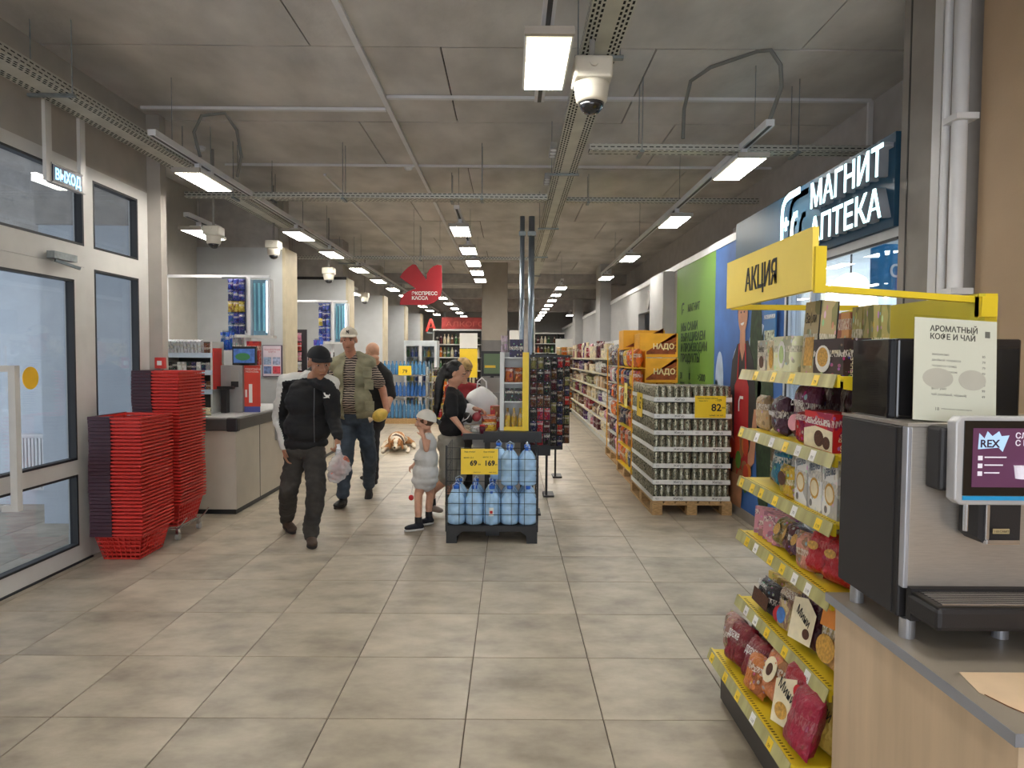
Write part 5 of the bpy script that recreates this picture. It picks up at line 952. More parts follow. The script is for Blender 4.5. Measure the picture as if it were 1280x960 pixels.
m2 = thing('second_menu', 'white price leaflet stand at the picture edge with a small red badge', 'menu', (1.42, 1.76, 1.414)); ob('sheet', MB().box(-.045, .06, 0, .002, .0, .195), PAPERW, m2); ob('acrylic', MB().box(-.048, .063, -.004, -.001, 0, .205), CLEARP, m2); ob('badge', MB().box(-.03, .0, -.0004, 0, .158, .175), REDP, m2)
text('М', .014, (-.022, -.0012, .161), (1, 0, 0), (0, 0, 1), PAPERW, m2, ext=.0003); text('1', .02, (-.025, -.0002, .09), (1, 0, 0), (0, 0, 1), REDP, m2, ext=.0003); text('2', .02, (-.03, -.0002, .045), (1, 0, 0), (0, 0, 1), REDP, m2, ext=.0003)
# ================================================================== water crate
cr_ = thing('water_crate', 'black wire cage on a plastic pallet holding big water bottles in the aisle', 'crate', (-.15, 5.62, 0)); WIRE = M('black_wire', (24, 24, 26), .4, .4); W2 = .385
ob('pallet_base', MB().box(-W2, W2, 0, .62, .1, .15).box(-W2, -W2+.09, 0, .62, 0, .1).box(W2-.09, W2, 0, .62, 0, .1).box(-.06, .06, .25, .35, 0, .1).prism([(-W2+.09, .1), (-W2+.09, .06), (-W2+.14, .1)], (0, 0, 0), (1, 0, 0), (0, 0, 1), -.6).prism([(W2-.09, .1), (W2-.14, .1), (W2-.09, .06)], (0, 0, 0), (1, 0, 0), (0, 0, 1), -.6), BLACK, cr_)
def grid(name, o, ux, n, w_, h, k):
    for i in range(n+1): ob('wire', MB().bar(Vector(o)+Vector(ux)*(w_*i/n), Vector(o)+Vector(ux)*(w_*i/n)+Vector((0, 0, h)), .004), WIRE, cr_)
    for j in range(k+1): ob('wire', MB().bar(Vector(o)+Vector((0, 0, h*j/k)), Vector(o)+Vector(ux)*w_+Vector((0, 0, h*j/k)), .004), WIRE, cr_)
grid('front', (-W2, .0, .15), (1, 0, 0), 7, 2*W2, .66, 7); grid('left', (-W2, .0, .15), (0, 1, 0), 5, .58, .66, 7); grid('right', (W2, 0, .15), (0, 1, 0), 5, .58, .66, 7)
for x in (-W2, W2): ob('corner_post', MB().box(x-.006, x+.006, -.006, .006, .1, .83), WIRE, cr_)
WAT = M('water_bottle_plastic', (168, 204, 236), .14, var=.1, scale=14, trans=.0, bump=.25, bscale=25); CAPB = M('blue_cap', (50, 110, 210), .35); WLB = M('pale_bottle_film', (196, 214, 234), .3, var=.2, scale=30)
wb5 = MB().lathe([(.064, 0), (.0755, .012), (.0755, .07), (.071, .078), (.0755, .086), (.0755, .15), (.071, .158), (.0755, .166), (.0755, .215), (.045, .265), (.022, .285), (.022, .3), (.005, .3)], 16).mesh('bottle_body', WAT, True)
cap5 = MB().lathe([(.026, .298), (.026, .322), (.02, .326), (.004, .326)], 16).mesh('blue_cap', CAPB, True); hnd = MB().tube([(-.03, 0, .29), (-.035, 0, .33), (0, 0, .35), (.035, 0, .33), (.03, 0, .29)], .004, 6).mesh('carry_handle', WLB, True)
def wbot(x, y, z, lab):
    t = thing('water_bottle', lab, 'bottle', (x, y, z), random.random()*6, 'five litre water bottles in the cage'); ob('bottle_body', wb5, None, t); ob('blue_cap', cap5, None, t); ob('carry_handle', hnd, None, t)
for j in range(3):
    for i in range(5): wbot(-.455+i*.152, 5.71+j*.16, .151, 'five litre blue water bottle, %s row back, %s from the till side, bottom layer' % (nth(j+1), nth(i+1)))
for j in range(2):
    for i in range(2): wbot(-.0+i*.152, 5.75+j*.16, .478, 'five litre blue water bottle stacked in the upper layer, %s row, %s one' % (nth(j+1), ('inner', 'outer')[i]))
wbot(-.1, 6.03, .478, 'five litre water bottle with raised handle at the back of the upper layer')
sb = thing('small_water_bottle', 'one and a half litre bottle with white and red label at the cage front', 'bottle', (-.16, 5.675, .151)); sb.location = (-.155, 5.652, .151); ob('body', MB().lathe([(.02, 0), (.024, .01), (.024, .2), (.012, .25), (.01, .27)], 12), WAT, sb, smooth=True); ob('label', MB().cyl((0, 0, .08), (0, 0, .15), .0246, n=14, caps=False), PAPERW, sb); ob('cap', MB().cyl((0, 0, .27), (0, 0, .285), .013), CAPB, sb); ob('red_mark', MB().box(-.012, .012, -.0256, -.0246, .1, .125), REDP, sb)
price_card((-.255, 5.6, .59), .31, .215, [('69', .06, -.05, .075, None), ('99', .022, .0, .075, None), ('169', .06, .085, .075, None), ('99', .02, .14, .075, None), ('Вода питьевая', .018, -.08, .185, .09), ('Вода питьевая', .018, .08, .185, .09), ('негаз. 1,5 л', .02, -.09, .135, .08), ('негаз. 5 л', .02, .07, .14, .08), ('цена за шт', .012, -.02, .015, None), ('цена за шт', .012, .11, .015, None)], 'yellow double price card reading 69 and 169 on the water cage')
# ================================================================== middle till behind the crate
tl = thing('till_counter', 'grey middle checkout counter with black edge where the woman leans', 'counter', (0, 0, 0)); TG = M('till_grey', (176, 174, 170), .5, var=.03)
ob('body', MB().box(-.38, .12, 6.75, 7.25, .05, .8).box(-.2, .12, 7.2505, 8.9, .05, .8), TG, tl); ob('plinth', MB().box(-.37, .11, 6.77, 7.24, 0, .05).box(-.19, .11, 7.2405, 8.88, 0, .05), BLACK, tl); ob('table_top', MB().box(-.45, .14, 6.36, 7.3, .8, .84).box(-.24, .14, 7.3005, 8.95, .8, .84), TG, tl); ob('black_edge', MB().box(-.45, -.25, 6.34, 6.36, .79, .845), BLACK, tl)
ob('black_beam', MB().box(-.25, .3, 6.3, 6.36, .77, .87), BLACK, tl); ob('leg', MB().box(-.24, -.19, 6.36, 6.41, 0, .8), BLACK, tl); ob('leg', MB().box(.1, .15, 6.361, 6.41, 0, .8), BLACK, tl)
ks = thing('counter_rack', 'narrow white impulse shelf with yellow edge standing on the till counter', 'shelf', (0, 0, 0)); 
ob('side_panel', MB().box(-.1, -.06, 6.4, 6.68, .872, 1.62), SHELFW, ks); ob('side_panel', MB().box(.13, .14, 6.4, 6.68, .872, 1.62), SHELFW, ks); ob('yellow_edge', MB().box(.115, .175, 6.385, 6.398, .872, 1.62), YEL, ks); ob('back_panel', MB().box(-.06, .13, 6.67, 6.68, .872, 1.62), SHELFW, ks)
for z in (.872, 1.14, 1.32, 1.56): ob('shelf', MB().box(-.06, .13, 6.4, 6.67, z, z+.012), SHELFW, ks)
ob('yellow_lip', MB().box(-.06, .115, 6.392, 6.4, .872, .91), YEL, ks); ob('foot_board', MB().box(-.12, .18, 6.38, 6.68, .841, .872), BLACK, ks)
for i in range(3): good('bottle', 'yellow oil bottle, %s on the lowest shelf of the till rack' % nth(i+1), (-.025+i*.062, 6.45, .885), (.056, .056, .2), (206, 170, 60), 'goods on the till rack')
for i in range(2): good('pouch', 'orange snack bag, %s on the third shelf of the till rack' % nth(i+1), (-.01+i*.09, 6.46, 1.333), (.09, .06, .14), (190, 104, 50), 'goods on the till rack', rz=PI)
for i in range(2): good('carton', 'black packet, %s on the second shelf of the till rack' % nth(i+1), (-.01+i*.09, 6.46, 1.153), (.08, .06, .12), (34, 32, 36), 'goods on the till rack')
good('carton', 'dark violet box standing on top of the till rack', (.055, 6.5, 1.573), (.13, .12, .17), (44, 38, 74), 'goods on the till rack'); good('pouch', 'white and pink packet on top of the till rack', (-.06, 6.52, 1.621), (.07, .05, .16), (216, 196, 208), 'goods on the till rack', rz=PI)
for q, (x0, y, n) in enumerate(((.19, 6.62, 3), (.38, 7.5, 3), (.56, 8.7, 3))):
    pr = thing('peg_rack', '%s black peg rack of hanging packets beside the middle till' % ('nearest', 'middle', 'furthest')[q], 'rack', (x0, y, 0)); ob('grid_board', MB().box(0, .21, 0, .02, (.6, .54, .46)[q], 1.6), BLACK, pr); ob('post', MB().box(.02, .045, .02, .045, 0, 1.62), BLACK, pr); ob('foot', MB().box(.0, .12, .0, .25, 0, .02), BLACK, pr)
    for r_ in range(7 + q):
        for i in range(n):
            zz = 1.46-r_*.125; ob('peg', MB().cyl((.036+i*.068, 0, zz+.11), (.036+i*.068, -.06, zz+.112), .003, n=6), CHROME, pr)
            c = random.choice(['maroon', 'black', 'brown', 'navy', 'olive', 'red', 'black']); good('pouch', '%s hanging packet, %s row down, %s across on the %s peg rack' % (c, nth(r_+1), nth(i+1), ('nearest', 'middle', 'furthest')[q]), (x0+.036+i*.068, y-.03, zz-.0), (.062, .03, .112), c, 'hanging packets by the middle till', rz=PI)
# groceries on the till
def bag_thing(label, loc, s, rgb, mat=None, seed=1, handles=True):
    t = thing('carrier_bag', label, 'bag', loc); wm = mat or M('white_bag_film', (228, 226, 226), .35, var=.04, bump=.5, bscale=12); rnd = random.Random(seed)
    mb = MB(); n, k = 22, 14; v = []
    for i in range(k+1):
        a = i/k; rad = (.86+.14*math.sin(a*PI*.9))*(1 if a < .6 else max(.12, math.cos((a-.6)/.4*PI/2)**.6))
        for j in range(n):
            th = 2*PI*j/n; q = 1+.16*noise.noise(Vector((math.cos(th)*2.2+seed, math.sin(th)*2.2, a*3)))+.06*noise.noise(Vector((math.cos(th)*7, math.sin(th)*7, a*9+seed))); v.append((s[0]*.5*rad*q*math.cos(th), s[1]*.5*rad*q*math.sin(th), s[2]*a))
    mb.add(v, [(i*n+j, i*n+(j+1) % n, (i+1)*n+(j+1) % n, (i+1)*n+j) for i in range(k) for j in range(n)]+[tuple(range(n-1, -1, -1)), tuple(range(k*n, (k+1)*n))]); ob('bag_body', mb, wm, t, smooth=True)
    if handles: ob('handle', MB().tube([(-.05, 0, s[2]*.93), (-.045, 0, s[2]*1.12), (0, 0, s[2]*1.22), (.045, 0, s[2]*1.12), (.05, 0, s[2]*.93)], .008, 6), M('white_bag_film', 0), t, smooth=True)
    return t
bag_thing('tall filled white carrier bag standing on the middle till, nearer the rack', (-.3, 7.05, .842), (.34, .26, .42), 0, seed=4); bag_thing('low white carrier bag slumped on the middle till beside the woman', (-.42, 6.78, .842), (.24, .2, .26), 0, seed=8, handles=False)
for i, (x, y, c, s_, k) in enumerate([(-.2, 6.5, 'yellow', (.14, .07, .1), 'pouch'), (-.33, 6.48, 'white', (.12, .08, .07), 'pouch'), (-.21, 6.66, 'orange', (.16, .08, .16), 'pouch'), (-.14, 6.78, 'red', (.12, .1, .24), 'carton'), (-.16, 7.25, 'orange', (.14, .08, .2), 'pouch'), (-.38, 6.62, 'cream', (.14, .1, .06), 'carton'), (-.03, 6.9, 'cream', (.12, .08, .3), 'carton')]):
    good(k, '%s %s among the groceries on the middle till, %s' % (c, KN[k], ['by the front edge', 'beside the hand', 'behind the front items', 'next to the rack', 'behind the tall bag', 'low and flat', 'behind the shelf'][i]), (x, y, .842), s_, c, 'groceries on the middle till', rz=PI)
jr = thing('dark_jar', 'small dark red jar on the front edge of the middle till', 'jar', (-.265, 6.4, .842)); ob('glass_body', MB().lathe([(.028, 0), (.03, .06), (.025, .07)], 14), M('beet_jar', (96, 24, 44), .2), jr, smooth=True); ob('lid', MB().cyl((0, 0, .07), (0, 0, .085), .027, n=14), REDP, jr)
rg = thing('till_screen', 'black framed till screen showing green above the white bags', 'screen', (-.22, 8.1, .842)); ob('stand', MB().box(-.02, .02, 0, .03, 0, .55), BLACK, rg); ob('frame', MB().box(-.13, .14, -.02, .0, .5, .8), BLACK, rg); ob('display', MB().box(-.1, .11, -.023, -.02, .53, .77), emis('till_green', (70, 84, 60), .5), rg); ob('yellow_line', MB().box(-.09, .04, -.024, -.023, .6, .63), YEL, rg); ob('base', MB().box(-.1, .1, -.08, .1, 0, .02), BLACK, rg); ob('lower_panel', MB().box(-.14, .14, -.02, 0, .3, .48), GREYP, rg)
# ================================================================== checkout by the entrance
def checkout(x0, x1, y0, y1, label, near=True):
    t = thing('checkout_counter', label, 'counter', (0, 0, 0)); ob('body', MB().box(x0, x1, y0, y1, .05, .83), M('checkout_beige', (186, 178, 164), .5, var=.03), t); ob('plinth', MB().box(x0+.01, x1-.01, y0+.01, y1-.01, 0, .05), BLACK, t)
    ob('bumper', MB().box(x0-.02, x1+.02, y0-.03, y1+.02, .83, .955), DARKGREY, t, bevel=.015); ob('worktop', MB().box(x0, x1, y0, y1, .955, .965), M('worktop_grey', (196, 196, 196), .35), t); ob('corner_cap', MB().box(x1-.08, x1+.03, y0-.04, y0+.04, .825, .96), BLACK, t, bevel=.012)
    ob('panel_seam', MB().box(x1, x1+.003, y0+.62, y0+.63, .05, .83), DARKGREY, t); ob('socket_plate', MB().box(x1, x1+.02, y0+1.1, y0+1.25, .6, .76), GREYP, t)
    return t
checkout(-3.4, -2.7, 6.6, 8.5, 'beige first checkout counter with dark bumper beside the basket stacks'); checkout(-3.5, -2.85, 10.2, 12.0, 'beige second checkout counter behind the two men')
rk = thing('impulse_rack', 'white three tier rack of gum and lighters on the first checkout', 'rack', (-3.32, 7.0, .966))
for z in (.22, .42, .6): q = ob('shelf', MB().box(-.28, .22, 0, .28, z, z+.012), SHELFW, rk); ob('price_rail', MB().box(-.28, .22, -.01, 0, z-.02, z+.03), M('rail_ice', (190, 206, 222), .3), q)
for x in (-.28, .2): ob('side_panel', MB().box(x, x+.02, 0, .28, 0, .75), SHELFW, rk)
ob('red_side', MB().box(.222, .232, -.0, .2, .25, .68), RED, rk); ob('back_panel', MB().box(-.26, .2, .27, .28, 0, .75), DARKGREY, rk)
for i in range(10): good('carton', 'slim silver and white packet, %s on the top tier of the impulse rack' % nth(i+1), (-3.56+i*.036, 7.06, 1.579), (.03, .08, .15), (206, 208, 214), 'packets in the impulse rack', rot=(.25, 0, 0))
for i in range(2): good('carton', 'dark brown packet, %s beside the slim packets on the impulse rack' % ('first', 'second')[i], (-3.19+i*.05, 7.1, 1.579), (.045, .08, .12), 'brown', 'packets in the impulse rack')
for k, z in enumerate((.966+.22+.013, .966+.42+.013)):
    for i in range(9): c = random.choice(['black', 'grey', 'black', 'navy', 'white', 'brown']); good('carton', '%s packet, %s along the %s tier of the impulse rack' % (c, nth(i+1), ('lower', 'middle')[k]), (-3.56+i*.05, 7.08, z), (.042, .1, .1), c, 'packets in the impulse rack')
bag_thing('turquoise and white shopping packet lying on the first checkout', (-3.27, 6.82, .966), (.22, .12, .18), 0, M('turquoise_film', (120, 200, 196), .35, var=.3, scale=9), seed=3, handles=False); good('pouch', 'yellowish bread packet beside the turquoise packet', (-3.1, 6.78, .966), (.16, .1, .08), 'cream', 'packets on the first checkout', rz=PI)
tm = thing('payment_terminal', 'grey till tower with a red poster side on the first checkout', 'till', (-2.92, 7.15, .966)); ob('tower', MB().box(-.16, .07, 0, .3, 0, .5), M('tower_grey', (150, 150, 150), .45, .3), tm); ob('red_poster', MB().box(.07, .24, .05, .06, .06, .5), M('poster_red2', (206, 66, 50), .5), tm); ob('red_corner', MB().box(-.2, -.16, .02, .1, .4, .5), RED, tm); ob('blue_foot', MB().box(.07, .24, .045, .05, .0, .06), M('violet_blue', (70, 80, 150), .5), tm)
text('ПОКУПАЙ И\nЭКОНОМЬ', .028, (.08, .049, .45), (1, 0, 0), (0, 0, 1), PAPERW, tm, ext=.0004, align='LEFT'); ob('poster_cards', MB().box(.12, .155, .046, .05, .1, .3).box(.08, .1, .046, .05, .16, .24), PAPERW, tm); ob('notice', MB().box(-.05, .03, -.003, 0, .28, .45), GREYP, tm); ob('notice_dark', MB().box(-.05, .03, -.005, -.003, .27, .33), INK, tm); ob('scanner', MB().box(-.12, -.06, -.1, -.02, 0, .25), BLACK, tm); ob('card_cradle', MB().box(-.22, .0, -.08, -.03, .25, .28), BLACK, tm)
mo = thing('till_monitor', 'small black monitor with blue and green picture above the first checkout', 'monitor', (-2.81, 7.2, 1.468)); ob('case', MB().box(-.155, .1, -.03, .01, 0, .2), BLACK, mo, bevel=.005); ob('foot', MB().box(-.06, .02, -.03, .03, -.001, .02), BLACK, mo)
scm = M('monitor_picture', (40, 70, 120), .3, var=.5, scale=25); b = scm.node_tree.nodes['Principled BSDF']; b.inputs['Emission Color'].default_value = (.05, .1, .25, 1); b.inputs['Emission Strength'].default_value = .6; ob('display', MB().box(-.14, .085, -.033, -.03, .025, .175), scm, mo); ob('picture', MB().prism(el(-.04, .09, .08, .04), (0, -.034, 0), (1, 0, 0), (0, 0, 1), .0005), emis('monitor_green', (50, 100, 60), .3), mo)
good('carton', 'red box behind the till monitor on the first checkout', (-2.8, 7.35, 1.467), (.13, .08, .26), (190, 50, 40), 'packets above the first checkout'); good('carton', 'dark grey box behind the till monitor', (-2.98, 7.38, 1.467), (.1, .08, .3), 'grey', 'packets above the first checkout')
def hang_stand(x, y, lab, z0=.966, zt=2.45):
    t = thing('hanging_stand', lab, 'stand', (x, y, z0)); h = zt-z0
    ob('pole', MB().box(-.02, .02, .05, .09, 0, h), WHITE, t); ob('cross_bar', MB().box(-.95, .25, .05, .08, h, h+.03), WHITE, t); ob('backing', MB().box(-.18, -.02, .03, .05, h-.62, h), M('navy_card', (26, 34, 84), .5), t); ob('logo_card', MB().box(-.14, -.04, .026, .03, h-.6, h-.45), PAPERW, t)
    cb = ob('mirror_cabinet', MB().box(.02, .05, .0, .12, h-.65, h-.02).box(.24, .27, .0, .12, h-.65, h-.02).box(.05, .24, .1, .12, h-.65, h-.02), WHITE, t); ob('mirror', MB().box(.05, .24, .09, .1, h-.65, h-.02), M('pale_mirror', (150, 190, 210), .15, .7), cb); ob('light_strip', MB().box(.225, .238, -.003, .02, h-.62, h-.04), emis('cool_strip', (210, 235, 255), 2.5), cb)
    for k in range(3): ob('clear_tube', MB().cyl((.08+k*.05, .05, h-.6), (.08+k*.05, .05, h-.06), .012, n=8), M('ice_tube', (150, 210, 220), .2, trans=.4), cb)
    ob('lower_tray', MB().box(-.1, .3, -.02, .12, h-.68, h-.65), SHELFW, t)
    n = 0
    for r_ in range(5):
        for i in range(3):
            n += 1; good('pouch', 'blue razor packet, %s row down, %s across on the %s' % (nth(r_+1), nth(i+1), lab.split(' on ')[0]), (x-.17+i*.06, y-.0, z0+h-.14-r_*.125), (.07, .04, .12), random.choice([(34, 54, 150), (28, 40, 110), (60, 90, 180), (190, 170, 60) if r_ == 2 else (30, 50, 140)]), 'hanging razor packets', rz=PI)
    for i in range(3): good('pouch', 'bright blue glove packet, %s in the low cluster on the %s' % (nth(i+1), lab.split(' on ')[0].split(' of ')[0]), (x-.25+i*.05, y-.03, z0+h-.82), (.06, .04, .2), (40, 90, 200), 'hanging glove packets', rz=PI)
    ob('peg_bar', MB().box(-.27, .0, .0, .015, h-.62, h-.6), CHROME, t); ob('peg_bar', MB().box(-.27, .0, .0, .015, h-.02, h), CHROME, t)
    return t
hang_stand(-2.98, 7.6, 'first mirrored hanging stand on the first checkout'); hang_stand(-2.93, 11.0, 'second mirrored hanging stand on the second checkout')
ob_ = thing('wall_notice', 'framed pink and blue notice hung on the first pier', 'notice', (-3.17, 8.97, 1.5)); ob('frame', MB().box(-.13, .13, -.02, 0, -.21, .21), M('violet_frame', (70, 50, 80), .5), ob_); ob('sheet', MB().box(-.12, .12, -.023, -.02, -.2, .2), M('notice_pale', (214, 200, 210), .6, var=.1), ob_)
for i, (x, z, c) in enumerate([(-.06, .0, (150, 170, 200)), (.06, .0, (160, 170, 200)), (-.06, -.12, (110, 130, 180)), (.06, -.12, (206, 70, 84))]): ob('picture_card', MB().box(x-.05, x+.05, -.026, -.023, z-.05, z+.05), M('card_tone%d' % i, c, .6, var=.3, scale=30), ob_)
text('ПОДАРОЧНАЯ\nКАРТА', .03, (0, -.0235, .14), (1, 0, 0), (0, 0, 1), M('rose_ink', (180, 60, 80), .6), ob_, ext=.0004)
lr = thing('leaflet_rack', 'dark rack of small pink packets just past the first pier', 'rack', (-3.2, 9.75, 0)); ob('board', MB().box(-.15, .25, 0, .02, .1, 1.95), M('rack_dark', (50, 44, 50), .5), lr); ob('foot', MB().box(-.15, .25, -.1, .15, 0, .1), BLACK, lr)
for r_ in range(6):
    for i in range(3): c = random.choice(['pink', 'white', 'maroon', 'red', 'beige']); good('pouch', '%s hanging sachet, %s row down, %s across on the rack past the first pier' % (c, nth(r_+1), nth(i+1)), (-3.28+i*.11, 9.72, 1.78-r_*.14), (.09, .03, .12), c, 'sachets past the first pier', rz=PI)
sr = thing('cosmetics_rack', 'white rack of spray cans on the second checkout behind the men', 'rack', (-2.95, 10.3, .966)); ob('shelf', MB().box(-.25, .25, 0, .25, .4, .42), SHELFW, sr); ob('shelf', MB().box(-.25, .25, 0, .25, .1, .12), SHELFW, sr); ob('back_panel', MB().box(-.25, .25, .24, .25, 0, .5), DARKGREY, sr)
for x in (-.25, .23): ob('side_panel', MB().box(x, x+.02, 0, .24, 0, .5), SHELFW, sr)
for i in range(9): good('bottle', '%s spray can, %s along the top of the rack behind the men' % (('white and black', 'pink', 'black')[i % 3], nth(i+1)), (-3.17+i*.055, 10.4, 1.387), (.045, .045, .24), (('grey', 'pink', 'black')[i % 3]), 'spray cans behind the men')
for i in range(8): good('carton', 'small %s box, %s along the lower rack behind the men' % (('black', 'cream')[i % 2], nth(i+1)), (-3.16+i*.06, 10.4, 1.087), (.05, .08, .16), ('black', 'cream')[i % 2], 'boxes behind the men')
# ================================================================== people and the dog
def blob(name, prims, voxel, mats, parent, matfn=None, wr=0, wrs=9, it=3, off=Vector((0, 0, 0))):
    mb = MB()
    for p in prims:
        if p[0] == 'c': mb.cap(Vector(p[1])-off, Vector(p[2])-off, p[3], p[4])
        elif p[0] == 'e': mb.ell(Vector(p[1])-off, p[2], 16, 10, rot=p[3] if len(p) > 3 else None)
    me = mb.mesh(name, mats); t = bpy.data.objects.new('t', me); C.objects.link(t)
    m1 = t.modifiers.new('r', 'REMESH'); m1.mode = 'VOXEL'; m1.voxel_size = voxel; m1.use_smooth_shade = True
    m2 = t.modifiers.new('s', 'SMOOTH'); m2.factor = .5; m2.iterations = it
    dg = bpy.context.evaluated_depsgraph_get(); out = bpy.data.meshes.new_from_object(t.evaluated_get(dg)); bpy.data.objects.remove(t); bpy.data.meshes.remove(me)
    out.name = name; out.materials.clear()
    for q in (mats if isinstance(mats, (list, tuple)) else [mats]): out.materials.append(q)
    if wr:
        n = len(out.vertices); co = np.empty(n*3); no = np.empty(n*3); out.vertices.foreach_get('co', co); out.vertices.foreach_get('normal', no); co = co.reshape(-1, 3); no = no.reshape(-1, 3)
        d = np.array([noise.noise(Vector((c[0]*wrs, c[1]*wrs, c[2]*wrs*1.6)))+.5*noise.noise(Vector((c[0]*wrs*2.3, c[1]*wrs*2.3, c[2]*wrs*4))) for c in co]); co += no*(d*wr)[:, None]; out.vertices.foreach_set('co', co.ravel()); out.update()
    if matfn:
        for f in out.polygons:
            k = matfn(f.center+off, f.normal)
            if k: f.material_index = k
    out.shade_smooth()
    o = bpy.data.objects.new(name, out); C.objects.link(o)
    if parent: o.parent = parent
    return o
V = Vector
def frame(f, up=V((0, 0, 1))):
    f = V(f).normalized(); r = f.cross(up).normalized(); u = r.cross(f); return r, f, u
def rotm(r, f, u): return Matrix((r, f, u)).transposed()
def hand(P, wr, d, pn, side, curl=.5, s=1.0):
    d = V(d).normalized(); pn = V(pn); pn = (pn-d*pn.dot(d)).normalized(); a = d.cross(pn).normalized()*side; R_ = rotm(a, d, pn)
    P.append(('e', wr+d*.05*s, (.04*s, .052*s, .017*s), R_)); P.append(('c', wr-d*.01, wr+d*.03*s, .027*s, .024*s))
    for i, (o_, L) in enumerate(zip((-.03, -.0105, .0105, .03), (.055, .068, .074, .066))):
        b0 = wr+d*.088*s+a*o_*s; k = curl*(1+.15*(3-i)*.3); d1 = (d*math.cos(k*.6)+pn*math.sin(k*.6)); d2 = (d*math.cos(k*1.5)+pn*math.sin(k*1.5)); b1 = b0+d1*L*.52*s; b2 = b1+d2*L*.5*s
        P.append(('c', wr+d*.05*s+a*o_*.8*s, b0, .011*s, .0098*s)); P.append(('c', b0, b1, .0095*s, .0085*s)); P.append(('c', b1, b2, .0085*s, .007*s))
    t0 = wr+d*.025*s+a*.028*s; t1 = t0+(d*.7+a*.7+pn*.2).normalized()*.04*s; t2 = t1+(d*.9+a*.15+pn*.4).normalized()*.03*s; P.append(('c', t0, t1, .014*s, .011*s)); P.append(('c', t1, t2, .0105*s, .008*s))
def head(P, c, f, s=1.0, up=V((0, 0, 1))):
    r, f, u = frame(f, up); R_ = rotm(r, f, u); E = lambda a, b, c_: c+(r*a+f*b+u*c_)*s
    P += [('e', E(0, -.012, .035), (.076*s, .094*s, .088*s), R_), ('e', E(0, .022, -.035), (.062*s, .068*s, .08*s), R_), ('e', E(0, .052, -.1), (.03*s, .026*s, .022*s), R_), ('e', E(0, .0, -.075), (.058*s, .06*s, .04*s), R_),
          ('c', E(0, .084, .006), E(0, .104, -.032), .009*s, .0145*s), ('e', E(.013, .094, -.037), (.009*s,)*3), ('e', E(-.013, .094, -.037), (.009*s,)*3), ('c', E(-.038, .077, .024), E(.038, .077, .024), .012*s, .012*s),
          ('e', E(.038, .062, -.028), (.022*s, .02*s, .022*s), R_), ('e', E(-.038, .062, -.028), (.022*s, .02*s, .022*s), R_), ('e', E(0, .082, -.062), (.025*s, .012*s, .007*s), R_), ('e', E(0, .08, -.074), (.022*s, .013*s, .008*s), R_),
          ('e', E(.078, -.005, -.005), (.009*s, .02*s, .032*s), R_), ('e', E(-.078, -.005, -.005), (.009*s, .02*s, .032*s), R_)]
    return E, R_
def face(t, E, R_, s, iris=(60, 40, 28), brow=(60, 50, 44), lips=(150, 90, 80), off=V((0, 0, 0))):
    EW = M('eye_white', (190, 180, 172), .3); 
    for q in (-1, 1):
        e = ob('eye', MB().ell(E(q*.031, .077, .002)-off, (.0105*s, .0085*s, .004*s), 12, 8, rot=R_), EW, t, smooth=True); ob('iris', MB().ell(E(q*.031, .0855, .002)-off, (.0055*s, .003*s, .006*s), 10, 6, rot=R_), M('iris%d' % iris[0], iris, .2), e, smooth=True)
        ob('eyebrow', MB().cap(E(q*.047, .078, .026)-off, E(q*.018, .091, .029)-off, .0042*s, .0052*s), M('brow%d' % brow[0], brow, .8), t, smooth=True)
    ob('mouth', MB().ell(E(0, .0945, -.068)-off, (.023*s, .004*s, .003*s), 12, 6, rot=R_), M('mouth_dark', (84, 36, 34), .6), t, smooth=True)
def cap_hat(t, E, R_, s, m1, name='cap', brim=True, off=V((0, 0, 0)), hz=.05, rr=(.088, .106, .086)):
    mb = MB(); n = 24; v = []; k = 7
    for i in range(k+1):
        a = PI/2*i/k
        for j in range(n): v.append(E(rr[0]*math.cos(a)*math.cos(2*PI*j/n), -.01+rr[1]*math.cos(a)*math.sin(2*PI*j/n), hz+rr[2]*math.sin(a)*(1 if i else -.05))-off)
    f = [(i*n+j, i*n+(j+1) % n, (i+1)*n+(j+1) % n, (i+1)*n+j) for i in range(k) for j in range(n)]; mb.add(v, f); h_ = ob(name, mb, m1, t, smooth=True)
    if brim:
        pts = [E(math.cos(a)*.078, .07+math.sin(a)*.085, hz+.002-.012*math.sin(a)-.012*math.cos(a)**2) for a in [PI*i/14 for i in range(15)]]+[E(math.cos(a)*.078, .07+math.sin(a)*.0, hz+.004) for a in [PI*(14-i)/14 for i in range(15)]]
        mb = MB(); k = len(pts)//2
        lo = [p-off-V((0, 0, .004)) for p in pts]; hi = [p-off+V((0, 0, .003)) for p in pts]
        vs = lo+hi; N_ = len(pts); fs = []
        for i in range(k-1):
            a, b = i, i+1; c_, d_ = N_-1-i-1, N_-1-i; fs += [(a, b, c_, d_), (N_+d_, N_+c_, N_+b, N_+a), (a, N_+a, N_+b, b)]
        ob('cap_brim', mb.add(vs, fs), m1, h_, smooth=True)
    return h_
def shoe(P_, ank, d, s=1.0, z0=0.0):
    d = V((d[0], d[1], d[2] if len(d) > 2 else 0)).normalized(); r, f, u = frame(d); R_ = rotm(r, f, u)
    b = ank
    P_ += [('c', ank, ank-u*.045*s-f*.02*s, .042*s, .038*s), ('e', ank-u*.055*s+f*.055*s, (.042*s, .1*s, .034*s), R_), ('e', ank-u*.06*s+f*.11*s, (.043*s, .06*s, .028*s), R_), ('e', ank-u*.058*s-f*.025*s, (.034*s, .045*s, .034*s), R_)]
